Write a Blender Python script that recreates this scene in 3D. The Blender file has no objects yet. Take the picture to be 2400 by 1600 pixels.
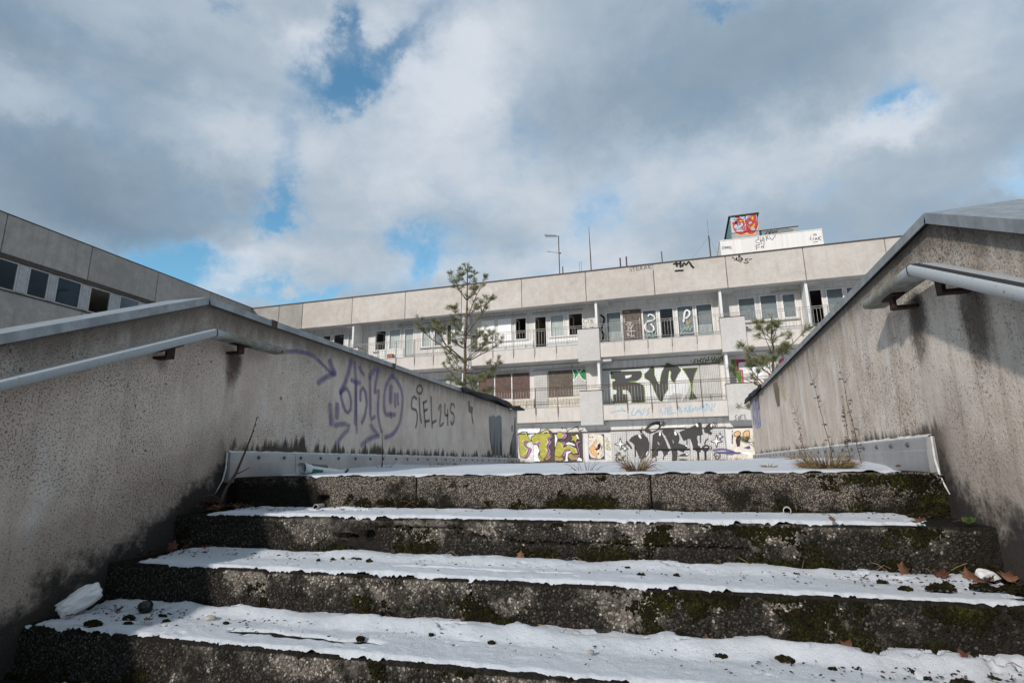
import bpy, bmesh, math, random
import numpy as np
from mathutils import Vector, Matrix
from math import radians as R, sin, cos, pi

SC = bpy.context.scene
COL = SC.collection
rnd = random.Random(7)

# ---------------------------------------------------------------- camera
cam = bpy.data.cameras.new('camera'); cam_o = bpy.data.objects.new('camera', cam); COL.objects.link(cam_o)
YAW, PITCH, ROLL = 0.291173, 0.218747, -0.013445
f_ = Vector((-sin(YAW)*cos(PITCH), cos(YAW)*cos(PITCH), sin(PITCH)))
r_ = Vector((cos(YAW), sin(YAW), 0)); u_ = r_.cross(f_)
r2 = r_*cos(ROLL) + u_*sin(ROLL); u2 = -r_*sin(ROLL) + u_*cos(ROLL)
m = Matrix((r2, u2, -f_)).transposed().to_4x4()
cam_o.matrix_world = m
cam.sensor_width = 36.0; cam.lens = 19.463; cam.clip_start = 0.02; cam.clip_end = 3000
SC.camera = cam_o

# ---------------------------------------------------------------- light and exposure
SUN_DIR = Vector((0.40, 1.0, -0.50)).normalized()          # the way the light travels
SUN_EL = math.asin(-SUN_DIR.z); SUN_AZ = math.atan2(-SUN_DIR.x, -SUN_DIR.y)   # azimuth of the sun from +Y
sun = bpy.data.lights.new('sun', 'SUN'); sun.energy = 3.0; sun.angle = R(2.0); sun.color = (1.0, 0.94, 0.875)
sun_o = bpy.data.objects.new('sun', sun); COL.objects.link(sun_o)
sun_o.rotation_euler = SUN_DIR.to_track_quat('-Z', 'Y').to_euler(); sun_o.location = (-20, -40, 30)
SC.view_settings.view_transform = 'Standard'; SC.view_settings.look = 'None'
SC.view_settings.exposure = 0.10; SC.view_settings.gamma = 1.0; SC.view_settings.use_curve_mapping = False
SKY_STRENGTH = 0.15
CLOUD_GAIN = 0.99

HOLES= [(-0.6122, 0.7081, 0.0443, 0.0192, 1.4185, -0.62), (-0.6238, 0.6313, 0.0401, 0.0294, -2.9033, -0.72), (-0.5407, 0.6763, 0.0576, 0.0172, -2.5048, -0.5), (-0.6761, 0.644, 0.0301, 0.0231, 1.5394, -0.3), (-0.8236, 0.6954, 0.0469, 0.0157, -3.1107, -0.5), (-0.7159, 0.4296, 0.0383, 0.0205, 1.2725, -0.62), (-0.7316, 0.41, 0.0346, 0.0149, -2.9695, -0.5), (-0.837, 0.3249, 0.0542, 0.0226, 3.0246, -0.75), (-0.8519, 0.2959, 0.0355, 0.0183, 2.7965, -0.7), (-0.6797, 0.2833, 0.0836, 0.0171, -2.9023, -0.75), (-0.5169, 0.3952, 0.0369, 0.0194, 2.8254, -0.65), (-0.4628, 0.3554, 0.0343, 0.0311, 0.9723, -0.75), (-0.3787, 0.3715, 0.0325, 0.0188, -3.1198, -0.3), (-0.1146, 0.4451, 0.0397, 0.0291, 1.2962, -0.5), (0.3678, 0.5172, 0.031, 0.0148, 2.8981, -0.58), (0.4039, 0.5286, 0.0239, 0.02, 2.1036, -0.35), (0.5001, 0.3888, 0.0326, 0.0196, 1.4904, -0.22), (0.475, 0.3633, 0.0276, 0.0153, 2.7481, -0.4), (0.1379, 0.7202, 0.0465, 0.0098, 2.9045, -0.5), (-0.2729, 0.5626, 0.0772, 0.0274, 3.122, -0.12), (-0.6998, 0.5326, 0.0775, 0.022, 1.6537, -0.3), (-0.4528, 0.7377, 0.0639, 0.0359, -2.4562, -0.35), (-0.2595, 0.586, 0.0403, 0.0345, 1.5447, -0.1), (0.2807, 0.4209, 0.0368, 0.0187, 2.8548, -0.15)]
BRIGHT= [(-0.6607, 0.6884, 0.0559, 0.0345, -2.9143, 0.35), (-0.4415, 0.6542, 0.1297, 0.0691, -3.0653, 0.42), (-0.7453, 0.3356, 0.0949, 0.0406, -2.7271, 0.42), (-0.8188, 0.2977, 0.0492, 0.03, -2.9684, 0.5), (-0.7915, 0.527, 0.1142, 0.0534, -3.0442, 0.28), (-0.4876, 0.5117, 0.213, 0.0764, -3.0636, 0.3), (-0.143, 0.3661, 0.112, 0.0448, 3.0759, 0.35), (0.0987, 0.4805, 0.1868, 0.0477, -3.0861, 0.35), (0.368, 0.4855, 0.0719, 0.0263, 2.9766, 0.5), (0.4731, 0.5562, 0.0581, 0.0432, 2.4106, 0.28), (-0.3277, 0.7015, 0.1964, 0.0726, -3.1313, 0.25), (-1.0653, 0.4968, 0.0492, 0.0305, -2.6344, 0.3), (-0.5801, 0.7012, 0.1003, 0.0291, -3.0007, 0.1), (-0.3543, 0.334, 0.1292, 0.0304, -3.1349, 0.25), (0.4794, 0.3619, 0.0295, 0.0253, 2.0608, 0.25), (-0.5291, 0.3503, 0.0773, 0.0295, -3.073, 0.2), (-0.2363, 0.5024, 0.1347, 0.0639, 3.1046, 0.2), (-0.9003, 0.6458, 0.1253, 0.0272, -2.9673, 0.16), (0.2761, 0.3896, 0.1215, 0.0254, 2.9025, 0.1), (-1.0278, 0.3843, 0.1074, 0.067, -2.7611, -0.33), (-0.9436, 0.5692, 0.15, 0.0504, -2.9628, -0.22), (-0.819, 0.4177, 0.1262, 0.0458, -3.109, -0.24), (0.0832, 0.6076, 0.1979, 0.0563, 3.0762, -0.24), (0.2546, 0.3682, 0.147, 0.0326, 3.0144, -0.1), (0.2317, 0.6558, 0.1124, 0.0386, 2.8431, -0.14), (0.465, 0.4648, 0.0658, 0.0333, 3.0213, -0.16), (-0.8734, 0.3544, 0.0929, 0.0233, 3.0514, -0.3), (-1.108, 0.5746, 0.0443, 0.0315, -2.4093, -0.25), (-0.1747, 0.562, 0.1017, 0.0612, 3.0681, -0.15), (-0.305, 0.4018, 0.107, 0.0298, 3.134, -0.1), (0.4639, 0.3261, 0.0462, 0.0333, 2.7057, -0.15), (-1.0776, 0.4309, 0.0374, 0.0259, -2.6139, -0.1), (-0.7134, 0.2763, 0.0405, 0.0141, -3.0355, -0.1), (-0.6367, 0.3844, 0.0883, 0.0354, -3.0222, -0.05)]


class NT:
    """small helper round a node tree"""
    def __init__(s, nt): s.nt = nt
    def nd(s, t, props=None, ins=None):
        n = s.nt.nodes.new(t)
        for k, v in (props or {}).items(): setattr(n, k, v)
        for k, v in (ins or {}).items():
            if isinstance(v, bpy.types.NodeSocket): s.nt.links.new(v, n.inputs[k])
            else: n.inputs[k].default_value = v
        return n
    def m(s, op, a, b=None, c=None, clamp=False):
        i = {0: a}
        if b is not None: i[1] = b
        if c is not None: i[2] = c
        return s.nd('ShaderNodeMath', {'operation': op, 'use_clamp': clamp}, i).outputs[0]
    def add(s, a, b, clamp=False): return s.m('ADD', a, b, clamp=clamp)
    def mul(s, a, b, clamp=False): return s.m('MULTIPLY', a, b, clamp=clamp)
    def mix(s, fac, a, b, blend='MIX'):
        def c(v): return v if isinstance(v, bpy.types.NodeSocket) else (tuple(v) + (1.0,) if len(v) == 3 else v)
        return s.nd('ShaderNodeMix', {'data_type': 'RGBA', 'blend_type': blend, 'clamp_factor': True}, {0: fac, 6: c(a), 7: c(b)}).outputs[2]
    def step(s, v, lo, hi, a=0.0, b=1.0):
        return s.nd('ShaderNodeMapRange', {'interpolation_type': 'SMOOTHSTEP'}, {0: v, 1: lo, 2: hi, 3: a, 4: b}).outputs[0]
    def noise(s, vec, scale, detail=4.0, rough=0.55, dist=0.0, color=False):
        n = s.nd('ShaderNodeTexNoise', {'noise_dimensions': '3D'}, {'Vector': vec, 'Scale': scale, 'Detail': detail, 'Roughness': rough, 'Distortion': dist})
        return n.outputs['Color'] if color else n.outputs['Fac']
    def vor(s, vec, scale, feat='F1', rand=1.0):
        return s.nd('ShaderNodeTexVoronoi', {'feature': feat}, {'Vector': vec, 'Scale': scale, 'Randomness': rand})
    def vmap(s, vec, scale=(1, 1, 1), loc=(0, 0, 0)):
        return s.nd('ShaderNodeMapping', {}, {'Vector': vec, 'Scale': scale, 'Location': loc}).outputs[0]
    def pos(s):
        return s.nd('ShaderNodeNewGeometry').outputs['Position']
    def sep(s, v):
        o = s.nd('ShaderNodeSeparateXYZ', None, {0: v}).outputs; return o[0], o[1], o[2]

def build_world():
    w = bpy.data.worlds.new('World'); SC.world = w; w.use_nodes = True
    w.node_tree.nodes.clear(); n = NT(w.node_tree)
    sky = n.nd('ShaderNodeTexSky', {'sky_type': 'NISHITA', 'sun_disc': False, 'sun_elevation': SUN_EL, 'sun_rotation': SUN_AZ,
                                   'altitude': 300.0, 'air_density': 1.0, 'dust_density': 0.6, 'ozone_density': 1.0})
    d = n.nd('ShaderNodeTexCoord').outputs['Generated']
    x, y, z = n.sep(d)
    # flat cloud layer coordinates for the texture of the clouds
    zz = n.m('MAXIMUM', n.add(z, 0.22), 0.05)
    u = n.m('DIVIDE', x, zz); v = n.m('DIVIDE', y, zz)
    pc = n.nd('ShaderNodeCombineXYZ', None, {0: u, 1: v, 2: 0.0}).outputs[0]
    wr = n.noise(pc, 1.6, 4.0, 0.5, color=True)
    warp = n.nd('ShaderNodeVectorMath', {'operation': 'MULTIPLY_ADD'}, {0: wr, 1: (0.5, 0.5, 0.0), 2: pc}).outputs[0]
    big = n.noise(warp, 1.5, 7.0, 0.56)
    fine = n.noise(warp, 4.5, 8.0, 0.62, 0.3)
    lump = n.noise(n.vmap(warp, loc=(3.1, 7.7, 0)), 1.1, 5.0, 0.5)
    wisp = n.noise(n.vmap(pc, loc=(1.1, 2.7, 0)), 9.0, 6.0, 0.6)
    # place of the gaps and of the lit banks in azimuth / elevation
    w2 = n.noise(d, 6.0, 9.0, 0.66, color=True)
    az = n.m('ARCTAN2', x, y); el = n.m('ARCSINE', z)
    ae = n.nd('ShaderNodeCombineXYZ', None, {0: az, 1: el, 2: 0.0}).outputs[0]
    off = n.nd('ShaderNodeVectorMath', {'operation': 'MULTIPLY_ADD'}, {0: w2, 1: (0.24, 0.20, 0.0), 2: (-0.12, -0.10, 0.0)}).outputs[0]
    ae = n.nd('ShaderNodeVectorMath', {'operation': 'ADD'}, {0: ae, 1: off}).outputs[0]
    def blobs(feats, start):
        acc = start
        for a, e, sx, sy, rot, amp in feats:
            mp = n.nd('ShaderNodeMapping', {'vector_type': 'TEXTURE'}, {'Vector': ae, 'Location': (a, e, 0), 'Rotation': (0, 0, rot), 'Scale': (sx*1.02, sy*1.02, 1)}).outputs[0]
            r2 = n.nd('ShaderNodeVectorMath', {'operation': 'DOT_PRODUCT'}, {0: mp, 1: mp}).outputs['Value']
            g = n.m('POWER', 0.55, r2)
            acc = n.m('MULTIPLY_ADD', g, amp, acc)
        return acc
    cov = n.add(n.mul(n.add(big, -0.5), 0.55), 0.82)
    cov = n.m('MULTIPLY_ADD', n.add(fine, -0.5), 0.75, cov)
    cov = n.m('MULTIPLY_ADD', n.add(wisp, -0.5), 0.35, cov)
    cov = blobs(HOLES, cov)
    mask = n.step(cov, -0.06, 0.90)
    bri = n.m('MULTIPLY_ADD', n.add(lump, -0.5), 0.42, 0.485)
    bri = n.m('MULTIPLY_ADD', n.add(fine, -0.5), 0.44, bri)
    bri = n.m('MULTIPLY_ADD', n.add(wisp, -0.5), 0.22, bri)
    bri = blobs(BRIGHT, bri)
    rim = n.step(cov, 0.25, 1.0, 0.16, 0.0)               # thin cloud edges let more light through
    bri = n.add(bri, rim)
    cr = n.nd('ShaderNodeValToRGB', None, {0: bri})
    e = cr.color_ramp.elements
    e[0].position = 0.0; e[0].color = (0.180, 0.248, 0.325, 1)
    e[1].position = 1.0; e[1].color = (0.62, 0.67, 0.735, 1)
    k = e.new(0.36); k.color = (0.275, 0.358, 0.445, 1)
    k = e.new(0.68); k.color = (0.42, 0.495, 0.575, 1)
    bg1 = n.nd('ShaderNodeBackground', None, {0: n.mix(1.0, sky.outputs[0], (0.72, 1.12, 1.14), 'MULTIPLY'), 1: SKY_STRENGTH})
    bg2 = n.nd('ShaderNodeBackground', None, {0: cr.outputs[0], 1: CLOUD_GAIN})
    mx = n.nd('ShaderNodeMixShader', None, {0: mask, 1: bg1.outputs[0], 2: bg2.outputs[0]})
    o = n.nd('ShaderNodeOutputWorld'); w.node_tree.links.new(mx.outputs[0], o.inputs[0])
build_world()

# ---------------------------------------------------------------- materials
MATS = {}
class MT(NT):
    def __init__(s, name):
        s.mat = bpy.data.materials.new(name); s.mat.use_nodes = True
        super().__init__(s.mat.node_tree); s.nt.nodes.clear(); MATS[name] = s.mat
        s.out = s.nd('ShaderNodeOutputMaterial')
    def fin(s, color, rough=0.8, height=None, dist=0.01, strength=1.0, metal=0.0, alpha=None, spec=0.3, sss=None):
        c = color if isinstance(color, bpy.types.NodeSocket) else tuple(color) + (1.0,)
        i = {'Base Color': c, 'Roughness': rough, 'Metallic': metal, 'Specular IOR Level': spec}
        if alpha is not None: i['Alpha'] = alpha
        b = s.nd('ShaderNodeBsdfPrincipled', None, i)
        if sss: b.inputs['Subsurface Weight'].default_value = sss; b.inputs['Subsurface Radius'].default_value = (0.02, 0.025, 0.03); b.inputs['Subsurface Scale'].default_value = 0.3
        if height is not None:
            bp = s.nd('ShaderNodeBump', None, {'Strength': strength, 'Distance': dist, 'Height': height})
            s.nt.links.new(bp.outputs[0], b.inputs['Normal'])
        s.nt.links.new(b.outputs[0], s.out.inputs[0]); return s.mat

def plain(name, col, rough=0.8, metal=0.0, vary=0.12, scale=6.0, spec=0.3):
    t = MT(name); p = t.pos(); nz = t.noise(p, scale, 4, 0.6)
    c = t.mix(t.step(nz, 0.3, 0.75), [v*(1-vary) for v in col], [min(1, v*(1+vary)) for v in col])
    return t.fin(c, rough, t.noise(p, scale*12, 2), 0.002, 0.4, metal, spec=spec)

def mat_panel(name, a, b, streak=0.35, speck=0.5, pebble=70.0):
    t = MT(name); p = t.pos()
    big = t.noise(p, 0.55, 5, 0.6); mid = t.noise(p, 3.0, 5, 0.65)
    st = t.noise(t.vmap(p, (5.0, 5.0, 0.45)), 1.0, 5, 0.65)
    c = t.mix(t.step(t.add(t.mul(big, 0.5), t.mul(mid, 0.5)), 0.36, 0.64), a, b)
    c = t.mix(t.mul(t.step(st, 0.52, 0.78), streak), c, [v*0.62 for v in a])
    orn = t.nd('ShaderNodeObjectInfo').outputs['Random']; c = t.mix(t.mul(orn, 0.16), c, [v*0.6 for v in a])
    jn = t.noise(t.vmap(p, (2.2, 2.2, 0.25), (1, 5, 0)), 1.0, 6, 0.7); c = t.mix(t.mul(t.step(jn, 0.58, 0.72), streak*0.6), c, (0.24, 0.20, 0.165))
    v = t.vor(p, pebble); g = t.noise(p, pebble*0.6, 2, 0.6)
    cell = t.sep(v.outputs['Color'])[0]
    c = t.mix(t.mul(t.step(cell, 0.0, 1.0), speck*0.55), c, [x*0.45 for x in a])
    c = t.mix(t.mul(t.step(g, 0.62, 0.75), speck*0.7), c, (0.13, 0.115, 0.10))
    dirt = t.mul(t.step(t.noise(t.vmap(p, (1, 1, 1), (4, 1, 2)), 1.3, 6, 0.7), 0.56, 0.8), 0.35)
    c = t.mix(dirt, c, (0.22, 0.20, 0.18))
    return t.fin(c, 0.92, t.add(v.outputs['Distance'], t.mul(g, 0.5)), 0.006, 0.55)
mat_panel('washed_concrete', (0.53, 0.478, 0.425), (0.66, 0.61, 0.555))
mat_panel('washed_concrete_shaded', (0.34, 0.318, 0.288), (0.45, 0.425, 0.39), 0.5, 0.7)  # darker copy of the concrete above, with shade put into its colour
mat_panel('smooth_fascia', (0.59, 0.535, 0.48), (0.67, 0.62, 0.57), 0.45, 0.15, 110)
mat_panel('planter_concrete', (0.55, 0.52, 0.495), (0.63, 0.60, 0.575), 0.15, 0.5, 60)

def mat_cladding(name, col, dirtcol, amt):
    t = MT(name); p = t.pos()
    st = t.noise(t.vmap(p, (7, 7, 0.12)), 1.0, 5, 0.7); fx = t.noise(t.vmap(p, (38, 38, 0.02)), 1.0, 2, 0.5)
    c = t.mix(t.mul(t.step(st, 0.42, 0.72), amt), col, dirtcol)
    c = t.mix(t.mul(t.step(fx, 0.5, 0.7), 0.22), c, dirtcol)
    return t.fin(c, 0.7, t.step(fx, 0.45, 0.55), 0.004, 0.5)
mat_cladding('white_cladding', (0.72, 0.69, 0.655), (0.42, 0.395, 0.365), 0.65)
mat_cladding('plant_room_cladding', (0.84, 0.82, 0.80), (0.64, 0.59, 0.56), 0.55)
plain('soffit_paint', (0.56, 0.545, 0.525), 0.85, vary=0.10, scale=1.5)
plain('partition_paint', (0.74, 0.73, 0.71), 0.8, vary=0.06, scale=2)
plain('frame_white', (0.78, 0.775, 0.76), 0.5, vary=0.05, scale=4)
plain('frame_grey', (0.42, 0.42, 0.415), 0.5, vary=0.1, scale=4)
plain('blind_white', (0.66, 0.655, 0.64), 0.9, vary=0.08, scale=2)
plain('glint_white', (0.90, 0.90, 0.89), 0.6, vary=0.02, scale=2)  # sun glint of two panes, put into the colour
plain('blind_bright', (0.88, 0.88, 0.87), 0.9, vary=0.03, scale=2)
plain('blind_dark', (0.045, 0.058, 0.07), 0.9, vary=0.2, scale=2)
plain('blind_grey', (0.30, 0.31, 0.32), 0.9, vary=0.12, scale=2)
plain('room_wall', (0.60, 0.55, 0.46), 0.9, vary=0.1, scale=1)
plain('brown_shutter', (0.115, 0.07, 0.058), 0.65, vary=0.25, scale=5)
plain('brown_speckled', (0.13, 0.105, 0.085), 0.75, vary=0.25, scale=9)
plain('rust', (0.12, 0.062, 0.040), 0.9, vary=0.5, scale=40)
plain('rust_dark', (0.045, 0.022, 0.015), 0.85, vary=0.5, scale=60)
plain('rail_steel', (0.36, 0.33, 0.30), 0.6, vary=0.3, scale=20)
plain('dark_trim', (0.075, 0.06, 0.052), 0.7, vary=0.3, scale=10)
plain('antenna_metal', (0.10, 0.075, 0.07), 0.6, vary=0.3, scale=10)
plain('teal_panel', (0.20, 0.33, 0.31), 0.8, vary=0.35, scale=6)
plain('box_grey', (0.34, 0.345, 0.345), 0.85, vary=0.2, scale=3)
plain('gravel_roof', (0.22, 0.21, 0.20), 0.95)

def mat_perf(name, col, hole, pitch=0.078, vary=0.08):
    t = MT(name); p = t.pos(); x, y, z = t.sep(p)
    def band(v):
        fr = t.m('FRACT', t.m('DIVIDE', v, pitch)); return t.m('LESS_THAN', t.m('ABSOLUTE', t.add(fr, -0.5)), 0.21)
    h = t.mul(band(x), band(z)); nz = t.noise(p, 2.0, 4, 0.6)
    c = t.mix(t.step(nz, 0.3, 0.7), [v*(1-vary) for v in col], [v*(1+vary) for v in col])
    return t.fin(t.mix(t.mul(h, 0.8), c, hole), 0.6, t.mul(h, -1.0), 0.01, 0.5)
mat_perf('security_panel', (0.55, 0.535, 0.51), (0.16, 0.145, 0.135))
mat_perf('white_perf', (0.78, 0.78, 0.77), (0.30, 0.29, 0.28))
mat_perf('dark_perf', (0.075, 0.073, 0.071), (0.02, 0.018, 0.017))
mat_perf('char_perf', (0.055, 0.052, 0.050), (0.015, 0.014, 0.013))
mat_perf('grey_perf', (0.50, 0.485, 0.46), (0.16, 0.145, 0.135))
mat_perf('green_perf', (0.03, 0.24, 0.075), (0.012, 0.09, 0.03))

PAINT = dict(white=(0.82, 0.82, 0.81), white_dirty=(0.66, 0.63, 0.59), wall_white=(0.62, 0.60, 0.57), charcoal=(0.018, 0.017, 0.017), lime=(0.22, 0.36, 0.035),
    olive=(0.14, 0.16, 0.02), purple=(0.10, 0.075, 0.24), cream_paint=(0.70, 0.63, 0.53), peach=(0.72, 0.42, 0.20), brown_dark=(0.055, 0.035, 0.03),
    navy=(0.03, 0.05, 0.10), brown_board=(0.085, 0.062, 0.052), tan=(0.36, 0.27, 0.10), purple_pink=(0.35, 0.16, 0.36), yellow_green=(0.40, 0.37, 0.065),
    rust_paint=(0.40, 0.15, 0.06), yellow_pale=(0.58, 0.50, 0.16), green_paint=(0.10, 0.22, 0.03), pink_paint=(0.52, 0.08, 0.16), pale_blue=(0.45, 0.60, 0.72),
    red_paint=(0.52, 0.055, 0.06), yellow_paint=(0.70, 0.45, 0.05), pale_grey=(0.50, 0.52, 0.58), grey_dark=(0.20, 0.215, 0.21), hole_brown=(0.17, 0.13, 0.095))
for k_, c_ in PAINT.items(): plain(k_, c_, 0.7, vary=0.16, scale=7)

def mat_spray(name, col, amount, edge=0.55, grain=160.0):
    """spray paint: densest along the middle of the stroke, thinning out to specks at its sides"""
    t = MT(name); p = t.pos(); a = t.nd('ShaderNodeAttribute', {'attribute_name': 'across'}).outputs['Fac']
    g = t.noise(p, grain, 2, 0.7); v = t.noise(p, 9, 4, 0.6)
    d = t.step(t.add(a, t.mul(t.add(g, -0.5), 0.7)), 1.05, edge*0.5)
    al = t.mul(t.mul(d, amount), t.step(v, 0.15, 0.6, 0.55, 1.0), clamp=True)
    return t.fin(col, 0.8, alpha=al)
mat_spray('purple_spray', (0.155, 0.125, 0.30), 0.55, 0.30, 120)
mat_spray('grey_spray', (0.09, 0.095, 0.095), 0.68, 0.45)
mat_spray('black_spray', (0.012, 0.012, 0.012), 1.0, 0.9)
mat_spray('sky_spray', (0.32, 0.55, 0.74), 0.55, 0.5, 60)
mat_spray('teal_spray', (0.35, 0.55, 0.50), 0.9, 0.9)
mat_spray('grey_tag', (0.08, 0.078, 0.078), 0.8, 0.9, 90)

def mat_worn(name, col, thr):
    t = MT(name); p = t.pos()
    s = t.noise(t.vmap(p, (1, 9, 1.6)), 3.0, 6, 0.75); g = t.noise(p, 90, 2, 0.7)
    al = t.mul(t.step(t.add(s, t.mul(t.add(g, -0.5), 0.4)), thr, thr+0.16), 0.8)
    return t.fin(col, 0.8, alpha=al)
mat_worn('blue_worn', (0.16, 0.20, 0.52), 0.44)
mat_worn('yellow_worn', (0.66, 0.47, 0.08), 0.46)
t = MT('cement'); p = t.pos(); x, y, z = t.sep(p)
st = t.noise(t.vmap(p, (1, 14, 1.4)), 1.5, 5, 0.6)
t.fin(t.mix(t.step(t.add(st, t.mul(z, -0.5)), 0.22, 0.5), (0.23, 0.235, 0.23), (0.045, 0.045, 0.043)), 0.85)

# glass: a pane that mirrors the sky and lets the room be seen
t = MT('glass'); fr = t.nd('ShaderNodeFresnel', None, {'IOR': 1.5}).outputs[0]
tr = t.nd('ShaderNodeBsdfTransparent', None, {0: (0.78, 0.83, 0.83, 1)}); gl = t.nd('ShaderNodeBsdfGlossy', None, {0: (1, 1, 1, 1), 1: 0.015})
mx = t.nd('ShaderNodeMixShader', None, {0: t.m('MULTIPLY_ADD', fr, 0.85, 0.02, clamp=True), 1: tr.outputs[0], 2: gl.outputs[0]}); t.nt.links.new(mx.outputs[0], t.out.inputs[0])

t = MT('glass_dark'); fr = t.nd('ShaderNodeFresnel', None, {'IOR': 1.45}).outputs[0]
tr = t.nd('ShaderNodeBsdfTransparent', None, {0: (0.42, 0.48, 0.50, 1)}); gl = t.nd('ShaderNodeBsdfGlossy', None, {0: (0.75, 0.85, 0.95, 1), 1: 0.02})
mx = t.nd('ShaderNodeMixShader', None, {0: t.m('MULTIPLY_ADD', fr, 0.42, 0.01, clamp=True), 1: tr.outputs[0], 2: gl.outputs[0]}); t.nt.links.new(mx.outputs[0], t.out.inputs[0])
plain('mullion_shaded', (0.36, 0.365, 0.375), 0.6, vary=0.15, scale=6)  # white cladding greyed: the wing's shade is put into the colour

# roughcast of the two stair walls; the stains follow where water runs and dirt gathers on each wall
def mat_render(name, side):
    t = MT(name); p = t.pos(); x, y, z = t.sep(p)
    big = t.noise(p, 1.3, 5, 0.6); mid = t.noise(p, 6.0, 5, 0.65); fine = t.noise(p, 70, 3, 0.6)
    pv = t.vor(p, 75); sv = t.vor(p, 150)
    cell = t.sep(pv.outputs['Color'])[1]
    if side == 'L': a, b = (0.63, 0.52, 0.435), (0.77, 0.672, 0.585)
    else: a, b = (0.59, 0.495, 0.41), (0.75, 0.665, 0.585)
    c = t.mix(t.step(t.add(t.mul(big, 0.6), t.mul(mid, 0.4)), 0.38, 0.62), a, b)
    c = t.mix(t.mul(t.step(fine, 0.45, 0.7), 0.22), c, [v*0.55 for v in a])
    stv = t.noise(t.vmap(p, (1, 16, 1.1)), 1.0, 6, 0.7)                      # runs down the wall
    pale = t.noise(t.vmap(p, (1, 6.5, 1.5), (0, 3, 1)), 1.3, 6, 0.66, 0.5)
    c = t.mix(t.mul(t.step(pale, 0.52, 0.68), 0.38 if side == 'L' else 0.58), c, (0.76, 0.735, 0.71))
    c = t.mix(t.mul(t.step(stv, 0.47, 0.72), 0.50 if side == 'R' else 0.22), c, (0.23, 0.17, 0.12))
    # pits and black specks, thick in some places and thin in others
    dens = t.noise(t.vmap(p, (1, 1, 1), (5, 2, 8)), 1.7 if side == 'L' else 2.6, 5, 0.6)
    near = t.step(y, 2.0, 4.6, 0.045, -0.015)
    sp1 = t.noise(p, 135, 2, 0.6); sp2 = t.noise(t.vmap(p, loc=(3, 1, 4)), 62, 3, 0.6)
    k0 = t.m('MULTIPLY_ADD', t.add(dens, -0.5), 0.34 if side == 'L' else 0.46, near)
    if side == 'R': k0 = t.add(t.m('MULTIPLY_ADD', t.step(z, 0.25, 0.8), 0.05, k0), -0.012)
    pit = t.step(t.add(sp1, k0), 0.615, 0.665); pit2 = t.step(t.add(sp2, t.mul(k0, 0.9)), 0.70, 0.74)
    brn = t.noise(p, 14, 3, 0.6)
    c = t.mix(t.mul(pit, 0.64), c, t.mix(brn, (0.05, 0.042, 0.036), (0.17, 0.115, 0.07)))
    c = t.mix(t.mul(pit2, 0.85), c, (0.04, 0.032, 0.026))
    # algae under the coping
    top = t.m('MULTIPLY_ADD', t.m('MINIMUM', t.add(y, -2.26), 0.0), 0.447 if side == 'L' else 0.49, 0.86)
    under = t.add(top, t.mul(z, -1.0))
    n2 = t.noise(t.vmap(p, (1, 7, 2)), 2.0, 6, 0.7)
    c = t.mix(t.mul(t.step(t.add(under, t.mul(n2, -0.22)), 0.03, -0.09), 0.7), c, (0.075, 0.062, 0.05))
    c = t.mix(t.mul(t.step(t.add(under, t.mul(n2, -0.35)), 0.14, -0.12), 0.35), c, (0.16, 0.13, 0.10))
    # black rising damp above the metal skirting and along the steps
    n3 = t.noise(t.vmap(p, (1, 13, 1.5), (2, 1, 0)), 1.0, 6, 0.72); n4 = t.noise(t.vmap(p, (1, 2.2, 1)), 1.0, 3, 0.5)
    lim = t.m('MULTIPLY_ADD', t.add(n3, -0.36), 0.40 if side == 'L' else 0.24, 0.095)
    lim = t.m('MULTIPLY_ADD', t.add(n4, -0.5), 0.16, lim)
    d1 = t.add(z, t.mul(lim, -1.0))
    c = t.mix(t.mul(t.mul(t.step(d1, 0.012, -0.045), t.step(y, 2.40, 2.56)), 0.9), c, (0.028, 0.023, 0.018))
    sl = t.m('MULTIPLY_ADD', t.m('MINIMUM', t.add(y, -2.62), 0.0), 0.54, 0.0)
    n5 = t.noise(p, 5.0, 6, 0.7); n6 = t.noise(p, 2.0, 3, 0.5)
    d2 = t.add(t.add(z, t.mul(sl, -1.0)), t.m('MULTIPLY_ADD', n5, -0.42, 0.17)); d2 = t.m('MULTIPLY_ADD', t.add(n6, -0.5), -0.30, t.add(d2, t.step(y, 2.35, 1.5, -0.05, -0.10)))
    front = t.step(y, 2.75, 2.50)
    c = t.mix(t.mul(t.mul(t.step(d2, 0.40, 0.05), front), 0.5), c, (0.20, 0.15, 0.115))
    n7 = t.noise(p, 24, 4, 0.7); d3 = t.m('MULTIPLY_ADD', t.add(n7, -0.5), -0.16, t.add(d2, 0.05))
    c = t.mix(t.mul(t.mul(t.step(d3, 0.08, -0.06), front), 0.93), c, (0.020, 0.018, 0.017))
    peel = t.mul(t.step(t.noise(t.vmap(p, loc=(9, 4, 2)), 9, 5, 0.65), 0.60, 0.635), t.mul(t.step(d3, 0.26, 0.10), t.step(d3, -0.06, 0.05)))
    c = t.mix(t.mul(t.mul(peel, front), 0.8), c, (0.50, 0.44, 0.37))
    # black and rusty runs below the rail brackets
    for by, bz, s_, hh in ((2.50, 0.60, 0.055, 1.0), (2.06, 0.53, 0.03, 0.6)) if side == 'L' else ((2.54, 0.58, 0.085, 1.0), (2.11, 0.53, 0.09, 0.9), (1.70, 0.45, 0.13, 0.5)):
        dy = t.m('DIVIDE', t.add(y, -by), s_); dz = t.m('DIVIDE', t.add(z, -bz), t.m('MULTIPLY_ADD', t.m('LESS_THAN', z, bz), s_*1.6, s_*0.8))
        r2 = t.add(t.mul(dy, dy), t.mul(dz, dz)); r2 = t.m('MULTIPLY_ADD', t.add(n5, -0.5), 4.0, t.m('MULTIPLY_ADD', t.add(fine, -0.5), 1.6, r2))
        c = t.mix(t.mul(t.step(r2, 2.0, 0.1), 0.88*hh), c, (0.03, 0.024, 0.02))
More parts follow.
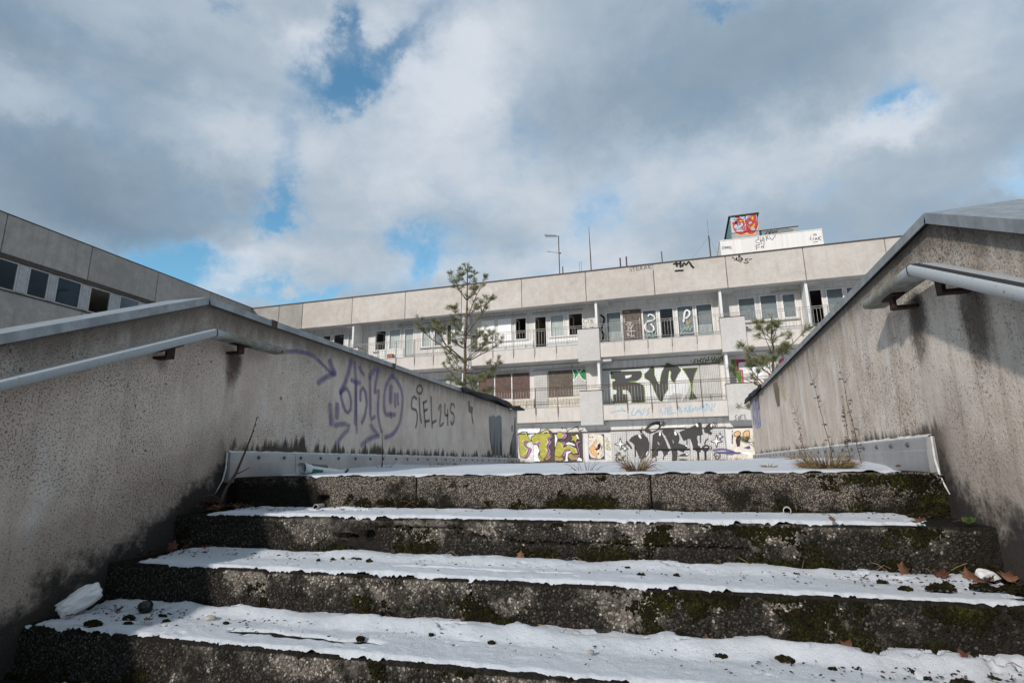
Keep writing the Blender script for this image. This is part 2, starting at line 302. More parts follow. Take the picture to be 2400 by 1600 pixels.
        run = t.mul(t.step(t.m('ABSOLUTE', t.add(dy, t.mul(t.add(stv, -0.5), 1.6))), 0.9, 0.2), t.mul(t.m('LESS_THAN', z, bz), t.step(z, bz-0.38, bz-0.05)))
        c = t.mix(t.mul(t.mul(run, t.step(stv, 0.38, 0.6)), 0.5*hh), c, (0.15, 0.085, 0.05))
    h = t.add(t.mul(fine, 0.6), t.mul(t.noise(p, 200, 2, 0.5), 0.4)); h = t.m('MULTIPLY_ADD', pit, -0.7, h)
    return t.fin(c, 0.95, h, 0.006, 0.75)
mat_render('roughcast_left', 'L'); mat_render('roughcast_right', 'R')

def mat_metal(name, a, b, rough, metal, streakdir):
    t = MT(name); p = t.pos()
    s = t.noise(t.vmap(p, streakdir), 1.0, 5, 0.65); g = t.noise(p, 25, 4, 0.6)
    c = t.mix(t.step(s, 0.35, 0.68), a, b); c = t.mix(t.mul(t.step(g, 0.55, 0.75), 0.35), c, [v*0.5 for v in a])
    return t.fin(c, rough, g, 0.002, 0.25, metal, spec=0.5)
mat_metal('zinc', (0.25, 0.27, 0.285), (0.38, 0.405, 0.425), 0.45, 0.45, (30, 12, 6))
plain('bolt_steel', (0.15, 0.15, 0.15), 0.5, metal=0.5)
mat_metal('aluminium', (0.36, 0.368, 0.38), (0.46, 0.465, 0.475), 0.45, 0.55, (4, 4, 2))
plain('felt_black', (0.028, 0.03, 0.034), 0.75, vary=0.3, scale=12)
plain('mortar_white', (0.62, 0.62, 0.60), 0.95, vary=0.2, scale=30)
t = MT('rail_plastic'); p = t.pos(); x, y, z = t.sep(p)
g = t.noise(t.vmap(p, (10, 6, 10)), 2.5, 6, 0.72); level = t.step(y, 2.26, 2.34)
g2 = t.noise(p, 90, 3, 0.7)
c = t.mix(t.mul(t.step(g2, 0.60, 0.68), t.step(g, 0.35, 0.6)), (0.40, 0.43, 0.45), (0.09, 0.08, 0.06))
c = t.mix(t.mul(level, t.step(g, 0.30, 0.62, 0.35, 1.0)), c, (0.20, 0.19, 0.14))
c = t.mix(t.mul(level, t.step(t.noise(p, 22, 5, 0.7), 0.56, 0.70)), c, (0.06, 0.055, 0.022))
t.fin(c, t.mix(level, (0.38,)*3, (0.85,)*3), g2, 0.001, 0.3)
plain('rail_black', (0.03, 0.03, 0.03), 0.6)

# exposed aggregate concrete of the steps
def stone_grime_vignette(t, p):
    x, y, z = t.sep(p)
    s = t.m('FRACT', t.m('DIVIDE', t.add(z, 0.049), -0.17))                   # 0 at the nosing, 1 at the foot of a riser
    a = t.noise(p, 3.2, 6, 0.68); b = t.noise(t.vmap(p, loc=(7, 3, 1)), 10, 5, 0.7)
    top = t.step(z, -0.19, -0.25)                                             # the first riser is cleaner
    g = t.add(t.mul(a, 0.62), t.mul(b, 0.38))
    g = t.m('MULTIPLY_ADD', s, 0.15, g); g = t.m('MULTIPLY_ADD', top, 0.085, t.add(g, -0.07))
    lft = t.step(x, -1.55, -2.25); g = t.m('MULTIPLY_ADD', lft, 0.17, g)  # left end blackened for algae and for corner vignetting, both in the colour
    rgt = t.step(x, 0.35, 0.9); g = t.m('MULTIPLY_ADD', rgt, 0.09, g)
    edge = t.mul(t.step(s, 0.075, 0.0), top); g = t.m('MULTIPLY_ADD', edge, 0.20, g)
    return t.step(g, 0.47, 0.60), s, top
t = MT('aggregate_concrete'); p = t.pos(); gr, s, top = stone_grime_vignette(t, p)
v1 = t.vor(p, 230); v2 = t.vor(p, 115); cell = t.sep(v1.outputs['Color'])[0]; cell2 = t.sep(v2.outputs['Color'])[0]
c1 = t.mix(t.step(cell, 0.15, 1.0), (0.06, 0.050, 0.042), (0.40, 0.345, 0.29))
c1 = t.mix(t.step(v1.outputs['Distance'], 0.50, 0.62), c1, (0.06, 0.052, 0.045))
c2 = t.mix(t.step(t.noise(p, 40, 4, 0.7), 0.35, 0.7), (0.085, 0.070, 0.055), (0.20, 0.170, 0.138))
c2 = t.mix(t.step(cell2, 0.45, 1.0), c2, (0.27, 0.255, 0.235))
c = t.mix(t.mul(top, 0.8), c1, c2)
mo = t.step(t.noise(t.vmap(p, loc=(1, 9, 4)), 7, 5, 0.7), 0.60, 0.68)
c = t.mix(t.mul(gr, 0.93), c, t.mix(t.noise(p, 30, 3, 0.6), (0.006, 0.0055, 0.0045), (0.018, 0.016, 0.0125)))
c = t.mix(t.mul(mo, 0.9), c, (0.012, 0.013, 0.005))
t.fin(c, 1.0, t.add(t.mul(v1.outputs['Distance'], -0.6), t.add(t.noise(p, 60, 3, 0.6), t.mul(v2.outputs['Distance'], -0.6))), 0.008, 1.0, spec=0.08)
t = MT('pebble_stone'); p = t.pos(); gr, s, top = stone_grime_vignette(t, p)
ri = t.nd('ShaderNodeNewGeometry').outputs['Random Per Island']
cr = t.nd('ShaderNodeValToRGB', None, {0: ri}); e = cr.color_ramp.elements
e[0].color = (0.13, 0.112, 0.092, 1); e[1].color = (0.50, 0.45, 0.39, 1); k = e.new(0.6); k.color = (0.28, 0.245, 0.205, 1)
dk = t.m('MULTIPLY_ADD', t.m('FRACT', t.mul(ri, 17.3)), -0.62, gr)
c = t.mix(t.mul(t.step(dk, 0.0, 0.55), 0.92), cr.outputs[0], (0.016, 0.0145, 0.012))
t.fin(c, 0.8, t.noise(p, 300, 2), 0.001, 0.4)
t = MT('moss'); p = t.pos(); ri = t.nd('ShaderNodeNewGeometry').outputs['Random Per Island']
f = t.add(t.mul(t.noise(p, 9, 4, 0.6), 0.8), t.mul(ri, 0.35))
cr = t.nd('ShaderNodeValToRGB', None, {0: f}); e = cr.color_ramp.elements
e[0].position = 0.40; e[0].color = (0.009, 0.008, 0.005, 1); e[1].position = 0.95; e[1].color = (0.055, 0.062, 0.012, 1)
k = e.new(0.68); k.color = (0.020, 0.018, 0.007, 1)
t.fin(cr.outputs[0], 1.0, spec=0.05)

t = MT('snow'); p = t.pos(); g = t.noise(p, 330, 3, 0.75); b = t.noise(p, 45, 5, 0.65)
dirty = t.step(t.noise(p, 3.2, 6, 0.7), 0.55, 0.80); grit = t.step(t.noise(t.vmap(p, loc=(4, 2, 1)), 150, 2, 0.6), 0.70, 0.76)
c = t.mix(t.step(g, 0.3, 0.7), (0.64, 0.675, 0.73), (0.755, 0.785, 0.83))
c = t.mix(t.mul(dirty, 0.16), c, (0.44, 0.43, 0.40)); c = t.mix(t.mul(t.mul(grit, t.step(b, 0.5, 0.65)), 0.7), c, (0.16, 0.14, 0.11))
t.fin(c, 0.7, t.add(t.mul(g, 0.8), b), 0.009, 0.8, spec=0.2)
plain('bark', (0.13, 0.085, 0.06), 0.95, vary=0.45, scale=30)
plain('bark_grey', (0.105, 0.09, 0.07), 0.95, vary=0.4, scale=30)
t = MT('pine_needles'); ri = t.nd('ShaderNodeNewGeometry').outputs['Random Per Island']
nz = t.noise(t.pos(), 3.0, 3, 0.6)
t.fin(t.mix(t.add(t.mul(ri, 0.6), t.mul(nz, 0.4)), (0.075, 0.090, 0.042), (0.27, 0.27, 0.12)), 0.6)
t = MT('dry_grass'); ri = t.nd('ShaderNodeNewGeometry').outputs['Random Per Island']
cr = t.nd('ShaderNodeValToRGB', None, {0: ri}); e = cr.color_ramp.elements
e[0].color = (0.10, 0.055, 0.03, 1); e[1].color = (0.36, 0.25, 0.14, 1); k = e.new(0.5); k.color = (0.19, 0.115, 0.06, 1)
t.fin(cr.outputs[0], 0.85)
t = MT('green_grass'); ri = t.nd('ShaderNodeNewGeometry').outputs['Random Per Island']
t.fin(t.mix(ri, (0.06, 0.075, 0.018), (0.19, 0.18, 0.06)), 0.8)
plain('dry_stem', (0.085, 0.05, 0.035), 0.9, vary=0.4, scale=60)
plain('twig_bark', (0.10, 0.06, 0.045), 0.85, vary=0.3, scale=60)
plain('leaf_brown', (0.11, 0.045, 0.026), 0.75, vary=0.35, scale=40)
plain('leaf_tan', (0.18, 0.085, 0.05), 0.75, vary=0.35, scale=40)
plain('leaf_dark', (0.05, 0.026, 0.018), 0.8, vary=0.35, scale=40)
plain('leaf_green', (0.07, 0.11, 0.03), 0.7, vary=0.25, scale=40)
plain('pipe_plastic', (0.48, 0.47, 0.44), 0.5, vary=0.1, scale=30)
plain('pipe_inside', (0.035, 0.025, 0.018), 0.9)
plain('foam_white', (0.80, 0.80, 0.80), 0.9, vary=0.06, scale=30)
plain('can_green', (0.03, 0.21, 0.13), 0.4, vary=0.1, scale=30, spec=0.5)
plain('can_inside', (0.10, 0.115, 0.12), 0.25, metal=0.6, spec=0.5)
plain('paper_white', (0.78, 0.78, 0.77), 0.8, vary=0.05, scale=30)
plain('bottle_dark', (0.012, 0.014, 0.012), 0.25, spec=0.5)
plain('earth', (0.028, 0.020, 0.014), 1.0, vary=0.4, scale=30)
plain('orange_clay', (0.35, 0.12, 0.05), 0.8)
plain('brick_red', (0.22, 0.06, 0.04), 0.9)

TR = {
 'rvi': [('p','white_perf',[(-3.078,4.246),(-1.861,4.267),(-1.513,4.287),(-1.032,4.386),(-0.538,4.259),(0.119,4.278),(0.223,4.195),(0.374,3.902),(0.513,3.662),(0.559,3.462),(0.368,3.012),(0.19,2.726),(0.096,2.731),(0.181,3.021),(-0.224,3.074),(-0.396,2.885),(-0.471,2.724),(-1.465,2.719),(-2.087,2.696),(-3.082,2.713)]),('p','dark_perf',[(-2.971,4.222),(-1.586,4.172),(-1.528,4.049),(-1.572,3.865),(-1.694,3.753),(-1.862,3.695),(-2.226,3.705),(-1.832,3.653),(-1.608,3.563),(-1.468,3.437),(-1.457,3.101),(-1.483,2.703),(-2.086,2.703),(-2.087,2.964),(-2.141,3.169),(-2.249,3.309),(-2.463,3.337),(-2.458,3.134),(-2.261,3.107),(-2.267,2.704),(-2.931,2.717),(-2.926,3.123),(-2.741,3.147),(-2.731,3.334),(-2.93,3.378),(-2.91,3.753),(-2.775,3.763),(-2.787,3.849),(-2.972,3.877)]),('s','lime',0.02,[(-2.971,4.222),(-1.586,4.172),(-1.528,4.049),(-1.572,3.865),(-1.694,3.753),(-1.862,3.695),(-2.226,3.705),(-1.832,3.653),(-1.608,3.563),(-1.468,3.437),(-1.457,3.101),(-1.483,2.703),(-2.086,2.703),(-2.087,2.964),(-2.141,3.169),(-2.249,3.309),(-2.463,3.337),(-2.458,3.134),(-2.261,3.107),(-2.267,2.704),(-2.931,2.717),(-2.926,3.123),(-2.741,3.147),(-2.731,3.334),(-2.93,3.378),(-2.91,3.753),(-2.775,3.763),(-2.787,3.849),(-2.972,3.877),(-2.971,4.222)]),('p','white_perf',[(-2.31,3.993),(-2.01,4.003),(-2.031,3.926),(-2.167,3.865),(-2.3,3.863)]),('p','dark_perf',[(-1.432,4.009),(-1.259,4.152),(-1.118,4.313),(-1.03,4.409),(-0.962,4.218),(-0.98,3.949),(-0.887,3.641),(-0.786,3.468),(-0.736,3.733),(-0.669,3.998),(-0.52,4.292),(-0.394,4.48),(-0.224,4.391),(0.117,4.252),(0.216,4.095),(0.076,3.92),(-0.034,3.726),(-0.143,3.533),(-0.246,3.639),(-0.282,3.807),(-0.233,4.039),(-0.308,4.11),(-0.352,3.945),(-0.405,3.647),(-0.418,3.249),(-0.593,3.026),(-0.709,2.734),(-0.821,2.723),(-0.962,3.011),(-1.07,3.316),(-1.122,3.52),(-1.24,3.694),(-1.429,3.806)]),('s','lime',0.02,[(-1.432,4.009),(-1.259,4.152),(-1.118,4.313),(-1.03,4.409),(-0.962,4.218),(-0.98,3.949),(-0.887,3.641),(-0.786,3.468),(-0.736,3.733),(-0.669,3.998),(-0.52,4.292),(-0.394,4.48),(-0.224,4.391),(0.117,4.252),(0.216,4.095),(0.076,3.92),(-0.034,3.726),(-0.143,3.533),(-0.246,3.639),(-0.282,3.807),(-0.233,4.039),(-0.308,4.11),(-0.352,3.945),(-0.405,3.647),(-0.418,3.249),(-0.593,3.026),(-0.709,2.734),(-0.821,2.723),(-0.962,3.011),(-1.07,3.316),(-1.122,3.52),(-1.24,3.694),(-1.429,3.806),(-1.432,4.009)]),('p','dark_perf',[(0.254,4.176),(0.943,4.166),(0.798,3.91),(0.678,3.587),(0.613,3.163),(0.69,2.964),(0.813,2.763),(0.439,2.731),(0.52,2.972),(0.567,3.166),(0.562,3.494),(0.487,3.73),(0.38,3.968)]),('s','lime',0.02,[(0.254,4.176),(0.943,4.166),(0.798,3.91),(0.678,3.587),(0.613,3.163),(0.69,2.964),(0.813,2.763),(0.439,2.731),(0.52,2.972),(0.567,3.166),(0.562,3.494),(0.487,3.73),(0.38,3.968),(0.254,4.176)])],
 'shyn': [('s','olive',0.045,[(0.657,4.492),(0.678,4.484)]),('s','olive',0.045,[(0.898,4.559),(0.772,4.551),(0.788,4.483),(0.89,4.46),(0.86,4.405),(0.754,4.412)]),('s','olive',0.045,[(0.96,4.555),(0.948,4.399)]),('s','olive',0.045,[(0.954,4.479),(1.064,4.481)]),('s','olive',0.045,[(1.087,4.57),(1.057,4.398)]),('s','olive',0.045,[(1.134,4.577),(1.198,4.482),(1.275,4.591)]),('s','olive',0.045,[(1.195,4.483),(1.155,4.385)]),('s','olive',0.045,[(1.289,4.383),(1.312,4.581),(1.382,4.394),(1.44,4.633)]),('s','olive',0.045,[(1.457,4.472),(1.478,4.467)]),('s','olive',0.045,[(1.552,4.565),(1.602,4.363),(1.699,4.595)]),('s','olive',0.045,[(1.703,4.363),(1.783,4.566),(1.833,4.374)]),('s','olive',0.045,[(1.731,4.437),(1.812,4.448)]),('s','olive',0.045,[(1.853,4.561),(1.947,4.38)]),('s','olive',0.045,[(1.972,4.596),(1.836,4.374)]),('s','olive',0.045,[(1.988,4.569),(2.016,4.401)]),('s','olive',0.045,[(1.988,4.569),(2.07,4.589)]),('s','olive',0.045,[(2.005,4.485),(2.056,4.508)]),('s','olive',0.045,[(2.016,4.401),(2.06,4.418)])],
 'lass': [('s','sky_spray',0.05,[(-2.954,2.198),(-2.791,2.24),(-2.5,2.293)]),('s','sky_spray',0.05,[(-2.495,2.389),(-2.25,2.225),(-2.628,2.292)]),('s','sky_spray',0.05,[(-1.925,2.382),(-1.998,2.209),(-2.072,2.036),(-1.881,2.077)]),('s','sky_spray',0.05,[(-1.881,2.077),(-1.707,2.357),(-1.631,2.067)]),('s','sky_spray',0.05,[(-1.842,2.203),(-1.654,2.195)]),('s','sky_spray',0.05,[(-1.458,2.346),(-1.573,2.256),(-1.476,2.157),(-1.57,2.049)]),('s','sky_spray',0.05,[(-1.272,2.339),(-1.371,2.248),(-1.28,2.124),(-1.4,2.033)]),('s','sky_spray',0.05,[(-0.75,2.317),(-0.835,2.194),(-0.672,2.125),(-0.741,2.008)]),('s','sky_spray',0.05,[(-0.565,2.341),(-0.63,2.061)]),('s','sky_spray',0.05,[(-0.476,2.306),(-0.509,2.056)]),('s','sky_spray',0.05,[(-0.476,2.306),(-0.322,2.331)]),('s','sky_spray',0.05,[(-0.49,2.196),(-0.362,2.207)]),('s','sky_spray',0.05,[(-0.509,2.056),(-0.158,2.105)]),('s','sky_spray',0.05,[(-0.034,2.35),(-0.009,2.084),(0.146,2.155),(-0.014,2.218),(0.099,2.313),(-0.034,2.35)]),('s','sky_spray',0.05,[(0.204,2.122),(0.206,2.34),(0.337,2.303),(0.226,2.214),(0.351,2.101)]),('s','sky_spray',0.05,[(0.4,2.347),(0.398,2.13)]),('s','sky_spray',0.05,[(0.4,2.347),(0.491,2.359)]),('s','sky_spray',0.05,[(0.401,2.238),(0.476,2.248)]),('s','sky_spray',0.05,[(0.398,2.13),(0.489,2.148)]),('s','sky_spray',0.05,[(0.53,2.109),(0.533,2.326),(0.636,2.136),(0.667,2.336)]),('s','sky_spray',0.05,[(0.724,2.132),(0.726,2.334),(0.843,2.143),(0.874,2.343)]),('s','sky_spray',0.05,[(0.933,2.34),(0.931,2.139)]),('s','sky_spray',0.05,[(0.933,2.34),(1.051,2.351)]),('s','sky_spray',0.05,[(0.931,2.248),(1.028,2.25)]),('s','sky_spray',0.05,[(0.931,2.139),(1.064,2.156)]),('s','sky_spray',0.05,[(1.108,2.148),(1.117,2.503),(1.291,2.079),(1.35,2.415)]),('s','sky_spray',0.05,[(1.484,2.455),(1.409,2.259)]),('s','sky_spray',0.05,[(1.36,2.138),(1.376,2.112)])],
 'siel_box': [('s','grey_spray',0.035,[(2.278,1.901),(2.191,1.874),(2.189,1.799),(2.271,1.766),(2.244,1.691),(2.16,1.694)]),('s','grey_spray',0.035,[(2.343,1.838),(2.32,1.689)]),('s','grey_spray',0.035,[(2.402,1.866),(2.37,1.678)]),('s','grey_spray',0.035,[(2.402,1.866),(2.518,1.892)]),('s','grey_spray',0.035,[(2.388,1.776),(2.479,1.788)]),('s','grey_spray',0.035,[(2.37,1.678),(2.507,1.697)]),('s','grey_spray',0.035,[(2.589,1.904),(2.569,1.695),(2.64,1.707)])],
 'dart': [('p','char_perf',[(-2.275,0.969),(-2.151,1.124),(-1.973,1.22),(-1.771,1.258),(-1.575,1.209),(-1.443,1.077),(-1.379,0.848),(-1.404,0.593),(-1.488,0.369),(-1.609,0.23),(-1.77,0.134),(-1.838,0.177),(-1.911,0.377),(-1.996,0.605),(-2.055,0.806),(-2.15,0.895)]),('p','char_perf',[(-1.224,1.186),(-1.091,1.296),(-0.92,1.334),(-0.838,1.303),(-0.792,1.174),(-0.697,0.945),(-0.618,0.69),(-0.561,0.52),(-0.542,0.408),(-0.685,0.327),(-0.787,0.259),(-0.843,0.442),(-0.879,0.521),(-1.026,0.524),(-1.046,0.305),(-1.319,0.183),(-1.284,0.704)]),('p','char_perf',[(-0.835,1.346),(-0.69,1.427),(-0.523,1.444),(-0.331,1.416),(-0.175,1.298),(-0.092,1.126),(-0.088,0.986),(-0.156,0.819),(0.03,0.759),(0.214,0.671),(0.18,0.589),(0.017,0.412),(-0.1,0.469),(-0.256,0.57),(-0.214,0.402),(-0.268,0.042),(-0.487,0.032),(-0.454,0.295),(-0.475,0.574),(-0.565,0.857),(-0.683,1.142)]),('p','char_perf',[(-0.092,1.296),(0.217,1.413),(0.526,1.544),(0.794,1.676),(0.859,1.646),(0.866,1.407),(0.885,1.156),(0.653,1.106),(0.63,0.995),(0.679,0.772),(0.743,0.577),(0.745,0.439),(0.649,0.4),(0.572,0.443),(0.449,0.583),(0.411,0.778),(0.337,1.031),(0.195,0.951),(0.069,0.912),(0.023,1.011)]),('p','char_perf',[(0.943,1.377),(1.064,1.541),(1.178,1.621),(1.296,1.603),(1.354,1.504),(1.318,1.393),(1.178,1.314),(1.277,1.228),(1.215,1.119),(1.089,1.206),(0.958,1.237)]),('p','char_perf',[(-1.56,1.453),(-1.407,1.621),(-1.173,1.743),(-0.945,1.784),(-0.808,1.745),(-0.787,1.644),(-0.883,1.461),(-1.089,1.324),(-1.289,1.267),(-1.429,1.291),(-1.538,1.352)]),('p','char_perf',[(-0.224,0.277),(0.001,0.37),(0.191,0.389),(0.246,0.324),(0.154,0.257),(-0.062,0.255)]),('p','char_perf',[(-0.207,0.138),(-0.016,0.155),(0.17,0.119),(0.207,0.069),(0.137,0.037),(-0.103,0.073)]),('p','char_perf',[(-2.422,0.901),(-2.365,1.0),(-2.279,0.898),(-2.135,0.665),(-2.154,0.58),(-2.315,0.769)]),('p','wall_white',[(-1.374,1.476),(-1.24,1.587),(-1.066,1.653),(-0.941,1.635),(-0.927,1.554),(-1.055,1.409),(-1.255,1.352)]),('p','grey_perf',[(-1.032,0.925),(-1.014,0.783),(-0.93,0.781)]),('p','grey_perf',[(-0.39,0.993),(-0.374,0.824),(-0.331,0.851)]),('p','white',[(-1.726,1.173),(-1.71,1.13),(-1.706,1.089),(-1.715,1.061),(-1.736,1.05),(-1.763,1.059),(-1.793,1.085),(-1.818,1.124),(-1.835,1.168),(-1.839,1.208),(-1.829,1.237),(-1.809,1.248),(-1.781,1.239),(-1.752,1.213)]),('p','white',[(-0.866,1.233),(-0.872,1.193),(-0.885,1.162),(-0.902,1.145),(-0.919,1.145),(-0.934,1.163),(-0.942,1.195),(-0.944,1.235),(-0.937,1.274),(-0.924,1.305),(-0.907,1.323),(-0.89,1.322),(-0.875,1.304),(-0.867,1.272)]),('p','white',[(-0.199,1.255),(-0.196,1.214),(-0.204,1.178),(-0.22,1.155),(-0.241,1.15),(-0.264,1.163),(-0.284,1.192),(-0.296,1.232),(-0.299,1.273),(-0.291,1.309),(-0.275,1.332),(-0.253,1.337),(-0.23,1.324),(-0.211,1.295)]),('p','white',[(0.721,1.591),(0.732,1.557),(0.731,1.525),(0.72,1.501),(0.701,1.49),(0.676,1.495),(0.652,1.514),(0.633,1.544),(0.622,1.578),(0.622,1.611),(0.633,1.635),(0.653,1.645),(0.677,1.64),(0.702,1.621)]),('p','white',[(1.304,1.533),(1.297,1.504),(1.284,1.482),(1.267,1.469),(1.249,1.47),(1.235,1.483),(1.226,1.507),(1.224,1.536),(1.23,1.565),(1.244,1.588),(1.261,1.6),(1.278,1.599),(1.293,1.586),(1.302,1.562)]),('p','white',[(-1.483,0.399),(-1.506,0.362),(-1.53,0.335),(-1.549,0.322),(-1.56,0.328),(-1.56,0.35),(-1.551,0.384),(-1.533,0.424),(-1.51,0.461),(-1.486,0.489),(-1.467,0.501),(-1.456,0.495),(-1.456,0.473),(-1.465,0.439)]),('p','white',[(-0.556,0.391),(-0.569,0.377),(-0.586,0.368),(-0.601,0.368),(-0.613,0.375),(-0.62,0.39),(-0.619,0.408),(-0.611,0.426),(-0.597,0.441),(-0.581,0.449),(-0.565,0.45),(-0.553,0.442),(-0.547,0.428),(-0.548,0.41)]),('p','white',[(0.214,0.339),(0.208,0.324),(0.192,0.313),(0.17,0.307),(0.146,0.308),(0.125,0.314),(0.111,0.326),(0.107,0.341),(0.113,0.355),(0.129,0.366),(0.151,0.372),(0.175,0.372),(0.196,0.365),(0.21,0.353)]),('p','white',[(0.222,0.682),(0.215,0.674),(0.2,0.669),(0.18,0.668),(0.159,0.673),(0.141,0.681),(0.13,0.691),(0.127,0.702),(0.134,0.71),(0.149,0.715),(0.169,0.715),(0.19,0.711),(0.208,0.703),(0.219,0.692)]),('p','white',[(-0.803,1.71),(-0.801,1.685),(-0.806,1.664),(-0.816,1.65),(-0.829,1.647),(-0.844,1.655),(-0.856,1.672),(-0.863,1.695),(-0.865,1.72),(-0.86,1.742),(-0.85,1.755),(-0.837,1.759),(-0.822,1.751),(-0.81,1.733)]),('p','white',[(0.698,0.75),(0.701,0.72),(0.699,0.695),(0.693,0.68),(0.684,0.678),(0.673,0.689),(0.663,0.711),(0.656,0.739),(0.653,0.769),(0.654,0.794),(0.661,0.809),(0.67,0.811),(0.681,0.8),(0.691,0.778)]),('p','white',[(0.186,0.085),(0.183,0.076),(0.173,0.068),(0.16,0.064),(0.145,0.065),(0.133,0.069),(0.124,0.077),(0.122,0.086),(0.126,0.096),(0.135,0.103),(0.149,0.107),(0.163,0.107),(0.176,0.103),(0.184,0.095)]),('s','charcoal',0.03,[(-1.783,0.148),(-1.799,0.036)]),('s','charcoal',0.03,[(-1.147,0.251),(-1.147,0.041)]),('s','charcoal',0.03,[(-0.811,0.301),(-0.837,0.134)]),('s','charcoal',0.03,[(0.208,0.95),(0.191,0.728)]),('s','charcoal',0.03,[(0.778,1.159),(0.749,0.812)]),('s','charcoal',0.03,[(-2.018,0.72),(-2.016,0.279)]),('s','charcoal',0.03,[(-0.708,1.77),(-0.729,1.671),(-0.778,1.572)]),('s','charcoal',0.03,[(-0.64,1.739),(-0.661,1.64),(-0.735,1.585)]),('s','charcoal',0.03,[(-1.759,1.459),(-1.738,1.329),(-1.658,1.255)]),('s','charcoal',0.03,[(-1.625,1.547),(-1.701,1.472),(-1.697,1.313),(-1.588,1.23)]),('s','charcoal',0.03,[(1.342,1.672),(1.419,1.571),(1.399,1.469)]),('s','charcoal',0.03,[(1.459,1.64),(1.471,1.57)]),('s','charcoal',0.03,[(0.919,0.767),(0.97,0.904),(1.07,0.984)]),('s','charcoal',0.03,[(1.15,0.679),(1.191,0.595),(1.134,0.487)]),('s','charcoal',0.07,[(0.623,0.414),(0.61,0.098)]),('s','charcoal',0.07,[(0.918,0.436),(0.894,0.094)]),('s','charcoal',0.07,[(-1.308,0.563),(0.272,0.554)]),('s','charcoal',0.07,[(0.447,0.561),(1.061,0.565)]),('s','charcoal',0.05,[(1.069,0.656),(1.077,0.605),(1.059,0.551),(1.018,0.504),(0.962,0.473),(0.902,0.465),(0.851,0.481),(0.818,0.518),(0.81,0.568),(0.828,0.623),(0.87,0.67),(0.926,0.701),(0.985,0.709),(1.036,0.693),(1.069,0.656)]),('p','white',[(-2.636,1.108),(-2.6,0.882),(-2.378,0.828),(-2.605,0.785),(-2.666,0.562),(-2.702,0.787),(-2.927,0.841),(-2.697,0.884)]),('s','charcoal',0.022,[(-2.636,1.108),(-2.6,0.882),(-2.378,0.828),(-2.605,0.785),(-2.666,0.562),(-2.702,0.787),(-2.927,0.841),(-2.697,0.884),(-2.636,1.108)]),('p','white',[(-2.451,0.795),(-2.431,0.665),(-2.303,0.635),(-2.434,0.609),(-2.469,0.481),(-2.49,0.611),(-2.619,0.641),(-2.487,0.666)]),('s','charcoal',0.022,[(-2.451,0.795),(-2.431,0.665),(-2.303,0.635),(-2.434,0.609),(-2.469,0.481),(-2.49,0.611),(-2.619,0.641),(-2.487,0.666),(-2.451,0.795)]),('p','white',[(1.581,1.23),(1.598,1.089),(1.729,1.055),(1.592,1.029),(1.551,0.889),(1.535,1.03),(1.403,1.064),(1.54,1.09)]),('s','charcoal',0.022,[(1.581,1.23),(1.598,1.089),(1.729,1.055),(1.592,1.029),(1.551,0.889),(1.535,1.03),(1.403,1.064),(1.54,1.09),(1.581,1.23)]),('p','white',[(1.428,1.141),(1.455,0.913),(1.666,0.859),(1.446,0.816),(1.38,0.591),(1.354,0.818),(1.14,0.872),(1.362,0.915)]),('s','charcoal',0.022,[(1.428,1.141),(1.455,0.913),(1.666,0.859),(1.446,0.816),(1.38,0.591),(1.354,0.818),(1.14,0.872),(1.362,0.915),(1.428,1.141)]),('s','charcoal',0.03,[(-2.885,0.365),(-2.794,0.449),(-2.648,0.481),(-2.725,0.377),(-2.886,0.342),(-2.885,0.365)]),('s','charcoal',0.03,[(-2.86,0.293),(-2.89,0.165),(-2.858,0.065),(-2.786,0.064),(-2.771,0.22),(-2.808,0.301),(-2.86,0.293)]),('s','charcoal',0.03,[(-2.743,0.055),(-2.713,0.234),(-2.642,0.07),(-2.609,0.246)]),('s','charcoal',0.03,[(-2.44,0.343),(-2.543,0.296),(-2.574,0.146),(-2.512,0.074),(-2.433,0.101)]),('s','charcoal',0.03,[(-2.587,0.274),(-2.577,0.103)]),('s','charcoal',0.03,[(1.247,0.266),(1.282,0.374),(1.392,0.427),(1.492,0.37),(1.493,0.234),(1.418,0.127),(1.313,0.129),(1.297,0.238),(1.38,0.291),(1.413,0.222)]),('s','purple',0.05,[(1.24,0.498),(1.559,0.538),(1.792,0.514),(2.068,0.414)]),('s','purple',0.05,[(1.39,0.4),(1.649,0.381),(1.906,0.349),(2.295,0.369)])],
 'side_piece': [('p','cream_paint',[(2.077,1.343),(2.76,1.322),(2.676,0.081),(2.038,0.09)]),('p','peach',[(2.14,1.176),(2.252,1.269),(2.38,1.252),(2.421,1.141),(2.31,1.062),(2.19,1.024),(2.131,1.08)]),('s','charcoal',0.025,[(2.14,1.176),(2.252,1.269),(2.38,1.252),(2.421,1.141),(2.31,1.062),(2.19,1.024),(2.131,1.08),(2.14,1.176)]),('p','peach',[(2.485,1.139),(2.589,1.273),(2.756,1.282),(2.741,0.996),(2.536,1.001)]),('s','charcoal',0.025,[(2.485,1.139),(2.589,1.273),(2.756,1.282),(2.741,0.996),(2.536,1.001),(2.485,1.139)]),('p','brown_dark',[(2.228,1.009),(2.367,1.115),(2.421,1.004),(2.367,0.842),(2.32,0.626),(2.215,0.601),(2.176,0.874)]),('p','purple',[(2.443,0.569),(2.706,0.645),(2.734,0.536),(2.642,0.511)]),('p','purple',[(1.364,0.4),(1.913,0.417),(2.323,0.382),(2.292,0.329),(1.646,0.341)]),('p','navy',[(2.077,1.343),(2.108,1.26),(2.064,1.206),(2.098,1.068),(2.044,0.85),(2.073,0.74),(2.011,0.769)]),('p','white',[(2.374,0.381),(2.558,0.432),(2.753,0.347),(2.745,0.267),(2.443,0.299)])],
